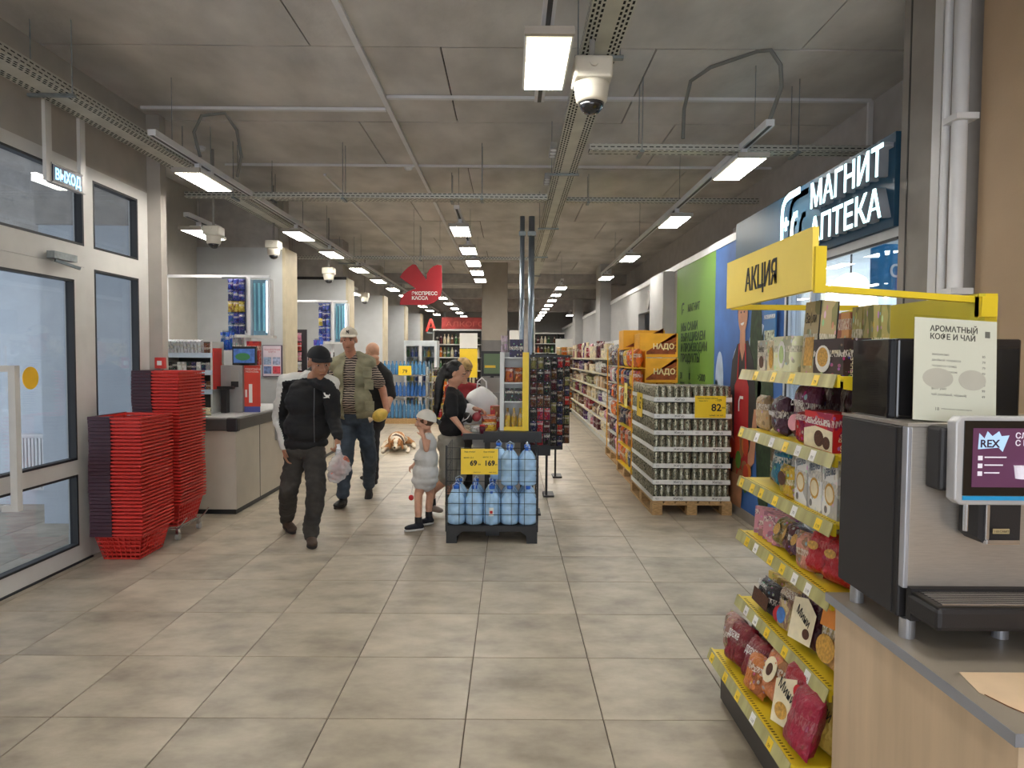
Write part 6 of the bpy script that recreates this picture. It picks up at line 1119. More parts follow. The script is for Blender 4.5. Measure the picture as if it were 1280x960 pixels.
def sole(t, ank, d, m, s=1.0, off=V((0, 0, 0))):
    d = V((d[0], d[1], d[2] if len(d) > 2 else 0)).normalized(); r, f, u = frame(d)
    pts = []
    for i in range(20):
        a = 2*PI*i/20; w_ = .043 if math.sin(a) > 0 else .036; pts.append((w_*s*math.cos(a), (.05+.118*math.sin(a))*s))
    ob('sole', MB().prism(pts, ank-u*.094*s-off, r, f, -.018*s if r.cross(f).dot(u) < 0 else .018*s), m, t)
def person(label, root, group=None, cat='person'): return thing('person', label, cat, root, 0, group)
SKIN1 = M('skin_tan', (168, 120, 92), .55, var=.06, scale=20); SKIN2 = M('skin_fair', (206, 158, 130), .55, var=.06, scale=20); LIPS = M('skin_lips', (150, 92, 80), .5)
# ---------------- first man: black cap, black track jacket with white raglan stripe
Y1 = 5.62; root = V((-1.77, 5.7, 0)); t1 = person('man in black cap and black track jacket with white sleeve stripe, carrying a bag', root)
hc = at(399, 454, 5.55); hf = V((.5, -.8, -.2)); shL = at(358, 478, 5.75); shR = at(413, 480, 5.55); elL = at(349, 521, 5.82); wrL = at(356, 560, 5.68); elR = at(417, 524, 5.62); wrR = at(422, 546, 5.45)
nb = at(390, 474, 5.68); ch = at(386, 500, 5.68); be = at(385, 533, 5.68); pel = at(382, 562, 5.72); hpL = at(370, 568, 5.76); hpR = at(393, 568, 5.68); knL = at(361, 612, 5.72); knR = at(395, 615, 5.52); anL = onz(361, 657, .105); anL.z = .12; anL.y = 6.0; anL.x = -2.0
anR = V((-1.655, 5.56, .105)); fL = V((.6, -.75, -.12)); fR = V((.35, -.93, 0)); up1 = V((.1, -.25, 1)).normalized()
P = []; E, R_ = head(P, hc, hf, 1.07, up1); r0 = rotm(*frame(V((.25, -1, 0))))
P += [('c', hc-V((0, -.03, .07)), nb, .052, .058), ('e', ch, (.15, .1, .17), r0), ('e', be, (.14, .1, .14), r0), ('e', pel, (.15, .105, .1), r0), ('c', nb, shL, .05, .055), ('c', nb, shR, .05, .055), ('c', shL, elL, .048, .038), ('c', elL, wrL, .037, .026), ('c', shR, elR, .048, .038), ('c', elR, wrR, .037, .026),
      ('c', hpL, knL, .08, .055), ('c', knL, anL, .052, .036), ('c', hpR, knR, .08, .055), ('c', knR, anR, .052, .036)]
hand(P, wrL, V((.1, -.1, -1)), V((.9, .3, -.1)), 1, .7); hand(P, wrR, V((.05, -.25, -1)), V((-.9, .2, 0)), 1, 1.25)
blob('body', P, .0075, SKIN1, t1, off=root); face(t1, E, R_, 1.07, off=root)
ob('hair', MB().ell(E(0, -.03, .02)-root, (.083, .09, .075), 16, 8, rot=R_), M('hair_greyblack', (46, 42, 40), .8, bump=.5), t1, smooth=True)
cap_hat(t1, E, R_, 1.07, M('black_cap_cloth', (24, 24, 28), .85, bump=.3, bscale=200), off=root)
JK = M('black_jersey', (17, 17, 20), .8, var=.1, bump=.2, bscale=40); WS = M('white_jersey', (206, 204, 198), .75)
pathL = [nb+V((-.05, -.04, .07)), shL+V((-.035, -.04, .06)), (shL+elL)/2+V((-.055, -.045, .0)), elL+V((-.052, -.04, 0)), wrL+V((-.04, -.035, .0))]; pathR = [nb+V((.05, -.05, .06)), shR+V((.02, -.03, .07)), shR+V((.07, 0, .0))]
def near_path(c, path, R):
    for a, b in zip(path, path[1:]):
        d = b-a; k = max(0, min(1, (c-a).dot(d)/d.length_squared))
        if (a+d*k-c).length < R: return True
    return False
P = [('e', ch, (.195, .135, .19), r0), ('e', be, (.2, .14, .16), r0), ('e', pel+V((0, 0, .055)), (.19, .14, .07), r0), ('c', nb+V((0, .02, .0)), shL, .075, .078), ('c', nb+V((0, .02, 0)), shR, .075, .078), ('c', shL, elL, .074, .064), ('c', elL, wrL+V((0, 0, .01)), .06, .042), ('c', shR, elR, .074, .064), ('c', elR, wrR, .06, .042), ('c', nb+V((-.03, .05, .0)), nb+V((0, .06, .045)), .07, .06), ('c', nb+V((.045, .0, .02)), nb+V((.0, .06, .045)), .04, .04), ('c', nb+V((-.045, -.02, .02)), nb+V((-.05, .04, .045)), .04, .04)]
jk = blob('track_jacket', P, .0085, [JK, WS], t1, lambda c, n: 1 if near_path(c, pathL, .06) or near_path(c, pathR, .045) else 0, .012, 8, off=root)
lg = at(408, 494, 5.42)-root; ob('cat_logo', MB().prism([(-.025, .02), (-.012, .022), (-.005, .005), (.02, .0), (.024, .012), (.03, .0), (.02, -.012), (.026, -.025), (.012, -.02), (-.02, -.024), (-.024, -.018), (-.002, -.014), (-.014, -.002)], lg, (.96, .2, 0), (0, 0, 1), .003), PAPERW, jk)
a_, b_ = at(393, 485, 5.52)-root, at(393, 553, 5.535)-root; ob('zip', MB().tube([a_, (a_+b_)/2+V((0, -.015, 0)), b_], .0035, 6), M('zip_grey', (90, 90, 94), .4, .5), jk)
DN = M('dark_brown_denim', (58, 54, 50), .85, var=.25, scale=7, bump=.4, bscale=30)
P = [('e', pel, (.165, .12, .1), r0), ('c', hpL, knL, .098, .08), ('c', knL, anL+V((0, 0, .0)), .079, .067), ('c', hpR, knR, .098, .08), ('c', knR, anR+V((0, 0, .0)), .079, .066), ('c', anR+V((0, 0, .02)), anR+V((0, -.01, -.02)), .068, .062)]
tr_ = blob('trousers', P, .012, DN, t1, None, .014, 11, off=root); SH1 = M('brown_suede', (74, 58, 48), .8, bump=.3); SOL = M('dark_sole', (44, 38, 34), .7)
for a, f_ in ((anL, fL), (anR, fR)): P = []; shoe(P, a, f_, 1.05); s_ = blob('shoe', P, .01, SH1, t1, off=root); sole(s_, a, f_, SOL, 1.05, off=root)
# the bag he carries
bagp = at(424, 566, 5.42); bt = thing('carried_bag', 'thin clear plastic bag with reddish food in the first man\'s hand', 'bag', (bagp.x, 5.42, bagp.z-.2)); 
ob('food', MB().ell((.0, 0, .07), (.07, .045, .055), 14, 8).ell((-.035, -.01, .02), (.05, .04, .045), 12, 7).ell((.03, 0, .13), (.055, .04, .05), 12, 7), M('sausage_red', (176, 96, 76), .5, var=.5, scale=20), bt, smooth=True)['kind'] = 'stuff'
FILM = bpy.data.materials.new('thin_film'); FILM.use_nodes = True; nt = FILM.node_tree; b = nt.nodes['Principled BSDF']; b.inputs['Base Color'].default_value = (.8, .8, .82, 1); b.inputs['Roughness'].default_value = .2; b.inputs['Alpha'].default_value = .38
blob('film', [('e', V((0, 0, .08)), (.095, .065, .1)), ('e', V((-.03, 0, .02)), (.07, .055, .065)), ('c', V((0, 0, .12)), V((-.005, 0, .22)), .07, .022)], .009, FILM, bt, None, .014, 22)
ob('gathered_neck', MB().tube([(0, 0, .17), (-.005, 0, .22), (-.015, .0, .27)], .02, 8), M('film_white', (222, 222, 226), .35), bt, smooth=True)
# ---------------- second man: white cap, striped polo, khaki vest
root = V((-1.62, 7.05, 0)); t2 = person('taller man in white cap, striped polo and khaki vest, holding a yellow packet', root)
hc = at(436, 425, 7.0); hf = V((.12, -1, -.08)); shL = at(421, 457, 7.1); shR = at(460, 455, 7.05); elR = at(478, 486, 7.12); wrR = at(484, 514, 6.95); elL = at(415, 492, 7.2); wrL = at(413, 524, 7.05)
nb = at(440, 448, 7.08); ch = at(441, 472, 7.06); be = at(441, 500, 7.03); pel = at(444, 523, 7.08); hpL = at(435, 530, 7.1); hpR = at(455, 530, 7.08); knL = at(432, 577, 6.95); knR = at(463, 573, 7.2); anL = V((-1.735, 6.95, .11)); anR = at(461, 607, 7.42)
fL = V((-.25, -.97, 0)); fR = V((.05, -.75, -.65)); r0 = rotm(*frame(V((.05, -1, 0)))); P = []; E, R_ = head(P, hc, hf, 1.02)
P += [('c', hc-V((0, -.02, .08)), nb, .055, .062), ('e', ch, (.16, .11, .17), r0), ('e', be, (.155, .12, .14), r0), ('e', pel, (.155, .11, .1), r0), ('c', nb, shL, .055, .06), ('c', nb, shR, .055, .06), ('c', shL, elL, .052, .042), ('c', elL, wrL, .042, .029), ('c', shR, elR, .052, .043), ('c', elR, wrR, .043, .03),
      ('c', hpL, knL, .08, .056), ('c', knL, anL, .053, .036), ('c', hpR, knR, .08, .056), ('c', knR, anR, .053, .036)]
hand(P, wrR, V((-.45, -.35, -.55)), V((-.7, .1, .6)), -1, .9); hand(P, wrL, V((0, -.2, -1)), V((1, 0, 0)), 1, .6)
blob('body', P, .0085, SKIN2 if 0 else M('skin_ruddy', (186, 130, 104), .55, var=.07, scale=18), t2, off=root); face(t2, E, R_, 1.02, off=root, brow=(96, 84, 74))
ob('hair', MB().ell(E(0, -.025, .0)-root, (.081, .085, .06), 16, 8, rot=R_), M('hair_grey', (120, 112, 104), .8), t2, smooth=True)
hh = cap_hat(t2, E, R_, 1.02, M('white_cap_cloth', (222, 212, 194), .8, bump=.2, bscale=200), off=root)
p_ = E(0, .098, .085)-root; ob('cap_monogram', MB().prism([(-.014, -.016), (-.009, -.016), (-.008, .006), (.006, -.016), (.012, -.016), (.014, .016), (.009, .016), (.008, -.004), (-.006, .016), (-.014, .016)], p_, (1, .1, 0), (0, .25, 1), -.003).bar(p_+V((-.012, -.004, .018)), p_+V((.0, -.004, .002)), .004).bar(p_+V((.012, -.004, .018)), p_+V((.0, -.004, .002)), .004), INK, hh)
def stripe_mat(name, c1, c2, c3, sc):
    m = bpy.data.materials.new(name); m.use_nodes = True; nt = m.node_tree; b = nt.nodes['Principled BSDF']; b.inputs['Roughness'].default_value = .8; tc = nt.nodes.new('ShaderNodeTexCoord'); wv = nt.nodes.new('ShaderNodeTexWave'); wv.bands_direction = 'Z'; wv.inputs['Scale'].default_value = sc; wv.inputs['Distortion'].default_value = 2.5; wv.inputs['Detail'].default_value = 2; wv.inputs['Detail Scale'].default_value = 1.5
    nt.links.new(tc.outputs['Object'], wv.inputs['Vector']); r = nt.nodes.new('ShaderNodeValToRGB'); e = r.color_ramp.elements; e[0].color = lin(c1); e[0].position = .3; e[1].color = lin(c3); e[1].position = .8; x = e.new(.55); x.color = lin(c2); nt.links.new(wv.outputs['Fac'], r.inputs[0]); nt.links.new(r.outputs[0], b.inputs['Base Color']); return m
SM = stripe_mat('striped_polo', (40, 34, 34), (104, 92, 84), (176, 160, 146), 13)
P = [('e', ch, (.18, .13, .18), r0), ('e', be, (.18, .15, .15), r0), ('e', pel+V((0, 0, .08)), (.165, .13, .05), r0), ('c', nb, shL, .066, .075), ('c', nb, shR, .066, .075), ('c', shL, shL.lerp(elL, .85), .074, .066), ('c', shR, shR.lerp(elR, .75), .074, .07), ('c', nb+V((-.03, 0, .01)), nb+V((.03, 0, .01)), .066, .066)]
blob('polo_shirt', P, .012, SM, t2, None, .006, off=root)
VK = M('khaki_vest', (146, 142, 116), .85, var=.12, scale=14, bump=.3, bscale=60)
P = [('e', ch+V((0, .0, 0)), (.208, .155, .195), r0), ('e', be, (.21, .168, .17), r0), ('e', pel+V((0, 0, .05)), (.2, .16, .085), r0), ('c', nb+V((-.05, .02, .0)), shL, .082, .092), ('c', nb+V((.05, .02, .0)), shR, .082, .092)]
vb = blob('vest', P, .012, VK, t2, None, .01, off=root)
# open the vest down the front
bm = bmesh.new(); bm.from_mesh(vb.data); cxv = (be-root).x
bmesh.ops.delete(bm, geom=[f for f in bm.faces if f.calc_center_median().y < -.02 and -.075 < f.calc_center_median().x-cxv < .05+max(0, (1.3-f.calc_center_median().z))*.02], context='FACES'); bm.to_mesh(vb.data); bm.free()
sl_ = vb.modifiers.new('cloth', 'SOLIDIFY'); sl_.thickness = .008
for u, v in ((461, 481), (462, 508), (459, 466)):
    p_ = at(u, v, 6.9)-root; ob('pocket', MB().box(p_.x-.045, p_.x+.045, p_.y-.0, p_.y+.02, p_.z-.05, p_.z+.05).box(p_.x-.048, p_.x+.048, p_.y-.008, p_.y+.0, p_.z+.02, p_.z+.055), VK, vb, bevel=.006)
DB = M('blue_denim', (62, 74, 88), .85, var=.2, scale=8, bump=.4, bscale=30); P = [('e', pel, (.172, .13, .1), r0), ('c', hpL, knL, .1, .077), ('c', knL, anL+V((0, 0, .03)), .076, .066), ('c', hpR, knR, .1, .077), ('c', knR, anR+V((0, 0, .02)), .076, .068)]
blob('jeans', P, .012, DB, t2, None, .012, 11, off=root); ob('belt', MB().ell(pel-root+V((0, 0, .085)), (.178, .14, .022), 24, 6), BLACK, t2)
for a, f_ in ((anL, fL), (anR, fR)): P = []; shoe(P, a, f_, 1.02); s_ = blob('shoe', P, .01, M('black_shoe', (30, 28, 28), .5), t2, off=root); sole(s_, a, f_, SOL, 1.02, off=root)
yb = at(475, 519, 6.84); ypk = thing('yellow_packet', 'round yellow packet held in the taller man\'s hand', 'packet', yb); ypk.rotation_euler = (0, -.5, 0); ob('body', MB().ell((0, 0, 0), (.085, .07, .065), 18, 10), M('yellow_film', (226, 190, 84), .35, var=.15, scale=14, bump=.4), ypk, smooth=True); ob('tied_end', MB().cyl((-.08, 0, 0), (-.12, 0, .01), .012, .03), M('cream_sheet', 0), ypk)
# ---------------- bald man in black behind
root = at(462, 560, 8.2); root.z = 0; t3 = person('bald person in black seen from behind the taller man', root); hc = at(466, 441, 8.1); hf = V((-.75, .6, -.45)); r0 = rotm(*frame(V((-.7, .7, 0))))
nb = at(471, 457, 8.2); shL = at(462, 468, 8.35); shR = at(483, 470, 8.15); ch = at(473, 484, 8.25); be = at(470, 508, 8.3); pel = at(465, 530, 8.3); P = []; E, R_ = head(P, hc, hf, 1.0)
kn = [at(458, 565, 8.3), at(466, 565, 8.2)]; an = [V((root.x-.04, 8.35, .1)), V((root.x+.06, 8.15, .1))]; el_ = [at(458, 492, 8.4), at(489, 494, 8.1)]; wr_ = [at(452, 512, 8.2), at(483, 513, 7.95)]
P += [('c', hc-V((0, -.02, .07)), nb, .055, .06), ('e', ch, (.16, .12, .18), r0), ('e', be, (.16, .13, .15), r0), ('e', pel, (.155, .12, .12), r0), ('c', nb, shL, .06, .06), ('c', nb, shR, .06, .06)]
for i in (0, 1): P += [('c', (shL, shR)[i], el_[i], .052, .042), ('c', el_[i], wr_[i], .042, .03), ('c', pel, kn[i], .1, .06), ('c', kn[i], an[i], .055, .038)]; hand(P, wr_[i], V((-.3, -.2, -1)), V((-1, 0, 0)), 1 if i else -1, .6)
blob('body', P, .01, M('skin_fair'), t3, off=root); face(t3, E, R_, 1.0, off=root)
P = [('e', ch, (.19, .15, .2), r0), ('e', be, (.19, .16, .17), r0), ('e', pel+V((0, 0, .05)), (.18, .15, .08), r0), ('c', nb, shL, .072, .08), ('c', nb, shR, .072, .08)]
for i in (0, 1): P += [('c', (shL, shR)[i], el_[i], .08, .066)]
blob('black_shirt', P, .014, JK, t3, None, .008, off=root); P = [('e', pel, (.17, .14, .12), r0)]
for i in (0, 1): P += [('c', pel, kn[i], .11, .08), ('c', kn[i], an[i], .078, .062)]
blob('trousers', P, .014, M('black_trouser', (34, 34, 38), .85), t3, None, .008, off=root)
for i in (0, 1): P = []; shoe(P, an[i], V((-.7, .6, 0))); blob('shoe', P, .012, M('black_shoe', 0), t3, off=root)
# ---------------- woman with ponytail at the till
root = V((-.72, 6.72, 0)); t4 = person('woman with long black ponytail, black top and grey shorts leaning on the till', root)
hc = at(570, 467, 6.72); hf = V((.93, -.1, -.35)); nb = at(566, 487, 6.75); shN = at(564, 498, 6.6); shF = at(572, 496, 6.92); ch = at(569, 510, 6.75); be = at(564, 532, 6.75); pel = at(563, 556, 6.75)
elN = at(566, 521, 6.5); wrN = at(581, 540, 6.47); elF = at(586, 515, 6.95); wrF = at(594, 511, 6.72); hp = [at(562, 562, 6.66), at(564, 562, 6.84)]; kn = [at(559, 598, 6.66), at(572, 598, 6.84)]; an = [V((-.78, 6.68, .105)), V((-.62, 6.9, .105))]
r0 = rotm(*frame(V((1, -.1, 0)))); P = []; E, R_ = head(P, hc, hf, .95)
P += [('c', hc-V((.02, 0, .06)), nb, .045, .048), ('e', ch, (.13, .1, .16), r0), ('e', be, (.125, .1, .14), r0), ('e', pel, (.15, .125, .11), r0), ('c', nb, shN, .045, .045), ('c', nb, shF, .045, .045), ('c', shN, elN, .042, .035), ('c', elN, wrN, .034, .023), ('c', shF, elF, .042, .035), ('c', elF, wrF, .034, .024)]
for i in (0, 1): P += [('c', hp[i], kn[i], .078, .052), ('c', kn[i], an[i]+V((0, 0, .12)), .05, .04), ('c', an[i]+V((0, 0, .12)), an[i], .04, .032)]
hand(P, wrN, V((.93, -.1, -.22)), V((0, 0, -1)), 1, .35, .92); hand(P, wrF, V((.8, -.3, -.1)), V((0, -.3, -1)), 1, .8, .92)
blob('body', P, .008, M('skin_light', (198, 148, 122), .55, var=.05, scale=20), t4, off=root); face(t4, E, R_, .95, off=root, brow=(40, 32, 30))
HR = M('black_hair', (20, 17, 18), .45, var=.2, scale=30, stretch=(8, 8, 1), bump=.4, bscale=20); q0 = E(0, -.10, .03)
P = [('e', E(0, -.034, .042), (.082, .088, .092), R_), ('e', E(0, -.05, -.02), (.07, .06, .07), R_), ('c', E(0, -.09, .04), q0+V((-.03, 0, .0)), .035, .03)]
pts = [q0+V((-.02, 0, .01)), at(553, 465, 6.72), at(549, 480, 6.7), at(548, 497, 6.7), at(546, 510, 6.7), at(545, 523, 6.7)]; rs_ = [.034, .042, .046, .044, .036, .012]
for a, b, r1, r2 in zip(pts, pts[1:], rs_, rs_[1:]): P.append(('c', a, b, r1, r2))
blob('hair', P, .009, HR, t4, None, .006, 18, off=root); ob('hair_tie', MB().ell(q0-root+V((-.015, 0, .01)), (.018, .034, .034), 12, 6), M('tie_grey', (130, 128, 130), .6), t4)
BT = M('black_cotton', (22, 21, 24), .85, bump=.2, bscale=50); P = [('e', ch, (.15, .125, .17), r0), ('e', be, (.14, .125, .15), r0), ('e', at(566, 533, 6.75), (.155, .13, .09), r0), ('c', nb+V((-.01, 0, -.01)), shN, .06, .062), ('c', nb+V((-.01, 0, -.01)), shF, .06, .062), ('c', shN, shN.lerp(elN, .8), .064, .062), ('c', shF, shF.lerp(elF, .8), .064, .06)]
blob('black_top', P, .011, BT, t4, None, .008, off=root); P = [('e', pel, (.165, .14, .11), r0), ('e', pel+V((0, 0, .07)), (.15, .13, .05), r0)]
for i in (0, 1): P += [('c', hp[i], kn[i]+V((0, 0, .02)), .1, .09)]
blob('shorts', P, .012, M('grey_cotton', (146, 142, 132), .85, var=.1, bump=.3), t4, None, .01, 10, off=root)
for i in (0, 1):
    P = []; shoe(P, an[i], V((.75, -.6, 0)), .92); blob('shoe', P, .01, M('taupe_shoe', (140, 128, 118), .7), t4, off=root); ob('sock', MB().cyl(an[i]-root+V((0, 0, -.02)), an[i]-root+V((0, 0, .05)), .043, .04, 14), BLACK, t4)
rp = thing('red_packet', 'dark red packet held in the woman\'s raised hand', 'packet', at(596, 521, 6.6)); ob('body', MB().ell((0, 0, 0), (.045, .03, .05), 14, 8, rot=Matrix.Rotation(.6, 3, 'Y')), M('beet_film', (150, 50, 60), .4, var=.3, scale=12), rp, smooth=True); ob('knot', MB().cyl((.02, 0, .04), (.035, 0, .065), .01, .016), M('beet_film', 0), rp)
hb = thing('waist_bag', 'black waist bag with white piping worn across the woman\'s front', 'bag', at(585, 522, 6.6)); ob('pouch', MB().ell((0, 0, 0), (.04, .07, .06), 14, 8, rot=Matrix.Rotation(-.5, 3, 'Y')), BLACK, hb, smooth=True); ob('piping', MB().tube([(-.03, -.06, -.02), (.0, -.068, .0), (.03, -.05, .05)], .004, 6), PAPERW, hb); ob('strap', MB().tube([(-.02, 0, -.03), (-.06, .0, -.05), (-.1, .0, -.06)], .008, 6), BLACK, hb)
# ---------------- cashier, mostly hidden behind the woman
root = V((-.58, 7.55, 0)); root = V((-.62, 7.7, 0)); t5 = person('fair haired person half hidden behind the woman at the till', root); hc = at(580, 462, 7.7); hf = V((.7, -.6, -.45)); nb = at(578, 480, 7.75); r0 = rotm(*frame(V((.7, -.7, 0))))
ch = nb+V((0, .02, -.22)); be = ch+V((-.01, .01, -.2)); pel = be+V((0, 0, -.22)); P = []; E, R_ = head(P, hc, hf, .97); sh = [nb+V((-.13, -.1, -.06)), nb+V((.13, .1, -.06))]; el_ = [sh[0]+V((-.0, -.1, -.25)), sh[1]+V((.02, 0, -.27))]; wr_ = [el_[0]+V((.14, -.05, -.08)), el_[1]+V((.03, -.12, -.14))]; kn = [pel+V((-.07, -.08, -.38)), pel+V((.07, .05, -.38))]; an = [V((kn[0].x, kn[0].y+.02, .1)), V((kn[1].x, kn[1].y+.02, .1))]
P += [('c', hc-V((0, 0, .07)), nb, .048, .05), ('e', ch, (.14, .1, .17), r0), ('e', be, (.13, .1, .14), r0), ('e', pel, (.15, .12, .12), r0)]
for i in (0, 1): P += [('c', nb, sh[i], .05, .05), ('c', sh[i], el_[i], .045, .036), ('c', el_[i], wr_[i], .035, .025), ('c', pel, kn[i], .1, .055), ('c', kn[i], an[i], .052, .036)]; hand(P, wr_[i], (wr_[i]-el_[i]), V((0, 0, -1)), 1, .5, .95)
blob('body', P, .0095, M('skin_fair'), t5, off=root); face(t5, E, R_, .97, off=root)
blob('hair', [('e', E(0, -.02, .05), (.09, .104, .086), R_), ('e', E(0, -.05, 0), (.085, .07, .08), R_)], .01, M('blond_hair', (196, 160, 104), .6, var=.3, scale=20, bump=.5), t5, None, .008, 18, off=root)
P = [('e', ch, (.165, .13, .19), r0), ('e', be, (.155, .13, .17), r0), ('e', pel+V((0, 0, .04)), (.17, .14, .09), r0)]
for i in (0, 1): P += [('c', nb+V((0, 0, -.02)), sh[i], .062, .066), ('c', sh[i], el_[i], .068, .055)]
blob('work_shirt', P, .013, M('red_uniform', (150, 38, 44), .8), t5, None, .006, off=root); P = [('e', pel, (.165, .135, .12), r0)]
for i in (0, 1): P += [('c', pel, kn[i], .108, .075), ('c', kn[i], an[i], .072, .06)]
blob('trousers', P, .014, M('black_trouser', 0), t5, off=root)
for i in (0, 1): P = []; shoe(P, an[i], V((.7, -.6, 0)), .95); blob('shoe', P, .012, M('black_shoe', 0), t5, off=root)
# ---------------- child in white dress and hat, facing the entrance
root = V((-.83, 6.34, 0)); t6 = person('small child in a white hat and pale dress touching the face, facing the entrance', root); s6 = .84
hc = at(531, 526, 6.3); hf = V((-.97, -.15, -.12)); nb = at(535, 541, 6.33); r0 = rotm(*frame(V((-1, -.1, 0)))); ch = at(535, 555, 6.34); be = at(533, 573, 6.34); pel = at(532, 590, 6.34); sh = [at(535, 547, 6.24), at(537, 547, 6.44)]
P = []; E, R_ = head(P, hc, hf, .86); elN = at(533, 562, 6.17); wrN = at(529, 545, 6.2); elF = at(527, 566, 6.5); wrF = at(519, 580, 6.42); kn = [at(523, 618, 6.28), at(538, 618, 6.42)]; an = [onz(523, 652, .08), onz(536, 645, .08)]
P += [('c', hc-V((0, 0, .05)), nb, .034, .036), ('e', ch, (.085, .07, .1), r0), ('e', be, (.085, .075, .1), r0), ('e', pel, (.09, .08, .08), r0), ('c', sh[0], elN, .03, .026), ('c', elN, wrN, .026, .02), ('c', sh[1], elF, .03, .026), ('c', elF, wrF, .026, .02), ('c', nb, sh[0], .035, .032), ('c', nb, sh[1], .035, .032)]
for i in (0, 1): P += [('c', pel, kn[i], .062, .042), ('c', kn[i], an[i]+V((0, 0, .08)), .04, .034), ('c', an[i]+V((0, 0, .08)), an[i], .032, .028)]
hand(P, wrN, V((-.3, 0, 1)), V((-.6, .8, 0)), 1, .9, .68); hand(P, wrF, V((-.7, -.2, -.5)), V((0, .2, -1)), 1, 1.0, .68)
blob('body', P, .007, M('skin_light'), t6, off=root); face(t6, E, R_, .86, off=root, brow=(110, 80, 60))
ob('hair', MB().ell(E(0, -.02, .015)-root, (.069, .082, .074), 16, 8, rot=R_), M('brown_hair', (86, 58, 40), .7), t6, smooth=True)
r2, f2, u2 = frame(hf+V((0, 0, .42))); E2 = lambda a, b, c_: hc+(r2*a+f2*b+u2*c_)*.86
hat = cap_hat(t6, E2, R_, .86, M('white_hat_cloth', (216, 212, 202), .8, bump=.4, bscale=30), 'hat', brim=False, off=root, hz=.018, rr=(.095, .115, .115)); ob('hat_bow', MB().bar(E(.0, -.115, -.0)-root, E(0, -.17, -.045)-root, .02, .03).bar(E(0, -.115, 0)-root, E(.03, -.15, -.06)-root, .018), BLACK, hat); ob('hat_band', MB().lathe([(.0, 0), (.001, 0.001)], 3), WHITE, hat) if 0 else None
DRS = M('pale_dress', (206, 204, 200), .8, var=.05, bump=.3, bscale=30); P = [('e', ch, (.1, .085, .11), r0), ('e', be, (.125, .115, .12), r0), ('c', nb+V((0, 0, -.03)), sh[0], .045, .045), ('c', nb+V((0, 0, -.03)), sh[1], .045, .045), ('e', at(531, 600, 6.34), (.12, .135, .06), r0), ('c', be, at(531, 602, 6.34), .105, .1), ('c', be, at(526, 604, 6.3), .09, .07), ('c', be, at(537, 604, 6.38), .09, .07), ('e', pel, (.128, .128, .11), r0)]
dd = blob('dress', P, .01, DRS, t6, None, .005, 10, off=root); ob('waist_cord', MB().ell(at(531, 574, 6.34)-root, (.115, .122, .006), 20, 6), M('cord_dark', (60, 60, 64), .6), dd)
for i in (0, 1):
    P = []; f_ = V((-.9, -.42, 0)) if i == 0 else V((-.75, -.5, 0)); shoe(P, an[i], f_, .78); s_ = blob('shoe', P, .008, M('navy_knit_shoe', (30, 32, 42), .8), t6, off=root); sole(s_, an[i], f_, M('white_sole', (214, 214, 212), .5), .8, off=root); ob('sock', MB().cyl(an[i]-root, an[i]-root+V((0, 0, .045)), .034, .033, 12), BLACK, t6)
ty = thing('string_toy', 'small red toy on a thin string hanging from the child\'s hand', 'toy', at(514, 622, 6.4)); ob('ball', MB().ell((0, 0, 0), (.026, .022, .028), 12, 8), REDP, ty, smooth=True); ob('string', MB().tube([(0, 0, .02), (.01, 0, .1), (.03, .0, .2), (.035, .01, .3)], .003, 5), PAPERW, ty)
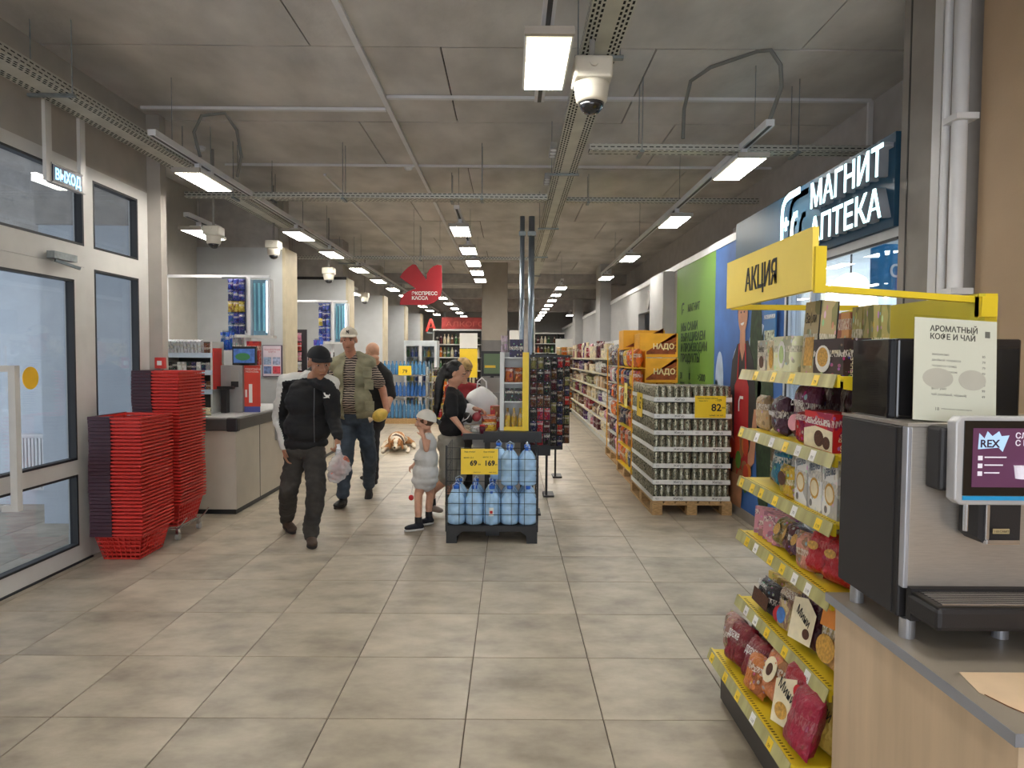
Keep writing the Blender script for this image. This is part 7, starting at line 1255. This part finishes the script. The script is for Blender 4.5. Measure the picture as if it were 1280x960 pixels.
# ---------------- dog lying on the floor
D0 = V((-1.9, 11.1, 0)); dg_ = thing('dog', 'brown and white dog lying on the floor facing the viewer, beyond the child', 'dog', D0)
FUR = [M('fur_white', (218, 204, 182), .9, bump=.8, bscale=80), M('fur_brown', (176, 122, 76), .9, var=.25, scale=20, bump=.8, bscale=80), M('fur_dark', (84, 62, 48), .9, bump=.8)]
dh = V((.05, -.2, .14)); P = [('e', V((-.02, .3, .15)), (.15, .3, .14)), ('e', V((0, .08, .14)), (.13, .16, .13)), ('c', V((0, .02, .16)), dh+V((0, .08, .02)), .1, .085), ('e', dh, (.08, .09, .078)), ('c', dh+V((0, -.05, -.02)), dh+V((0, -.14, -.045)), .045, .034), ('e', dh+V((0, -.02, .05)), (.065, .06, .035)),
  ('c', V((-.12, .05, .08)), V((-.17, -.05, .035)), .05, .035), ('c', V((-.17, -.05, .035)), V((-.16, -.24, .03)), .032, .028), ('e', V((-.16, -.27, .024)), (.032, .042, .024)), ('c', V((.12, .05, .08)), V((.22, -.04, .035)), .05, .035), ('c', V((.22, -.04, .035)), V((.24, -.22, .03)), .032, .028), ('e', V((.24, -.25, .024)), (.032, .042, .024)),
  ('c', V((-.12, .48, .1)), V((-.24, .38, .06)), .09, .05), ('c', V((-.24, .38, .05)), V((-.26, .2, .03)), .04, .028), ('c', V((.1, .5, .1)), V((.24, .42, .06)), .09, .05), ('c', V((.24, .42, .05)), V((.28, .24, .03)), .04, .028), ('c', V((0, .58, .08)), V((-.2, .78, .03)), .03, .014)]
def furfn(c, n):
    k = noise.noise(c*5+V((3, 1, 2))); 
    if c.y < -.12 and abs(c.x-.05) < .022: return 0
    if c.y < -.12 and c.z > .12 and abs(c.x-.05) > .03: return 1
    if c.z < .07: return 0
    return 1 if k > .05 and c.y > -.05 else 2 if k < -.22 and c.y > 0 else 0
bd_ = blob('body', P, .011, FUR, dg_, furfn, .006, 24)
for q in (-1, 1):
    blob('ear', [('e', dh+V((q*.085, .005, .015)), (.022, .04, .05)), ('e', dh+V((q*.1, -.005, -.035)), (.018, .036, .05))], .008, FUR[1], dg_); ob('eye', MB().ell(dh+V((q*.032, -.078, .028)), (.01, .006, .009), 10, 6), M('dog_eye', (20, 14, 12), .15), dg_, smooth=True)
ob('nose', MB().ell(dh+V((0, -.175, -.03)), (.019, .012, .014), 12, 8), M('dog_nose', (22, 18, 18), .3), dg_, smooth=True); ob('mouth', MB().tube([dh+V((-.03, -.15, -.062)), dh+V((0, -.178, -.055)), dh+V((.03, -.15, -.062))], .003, 6), M('dog_nose', 0), dg_)
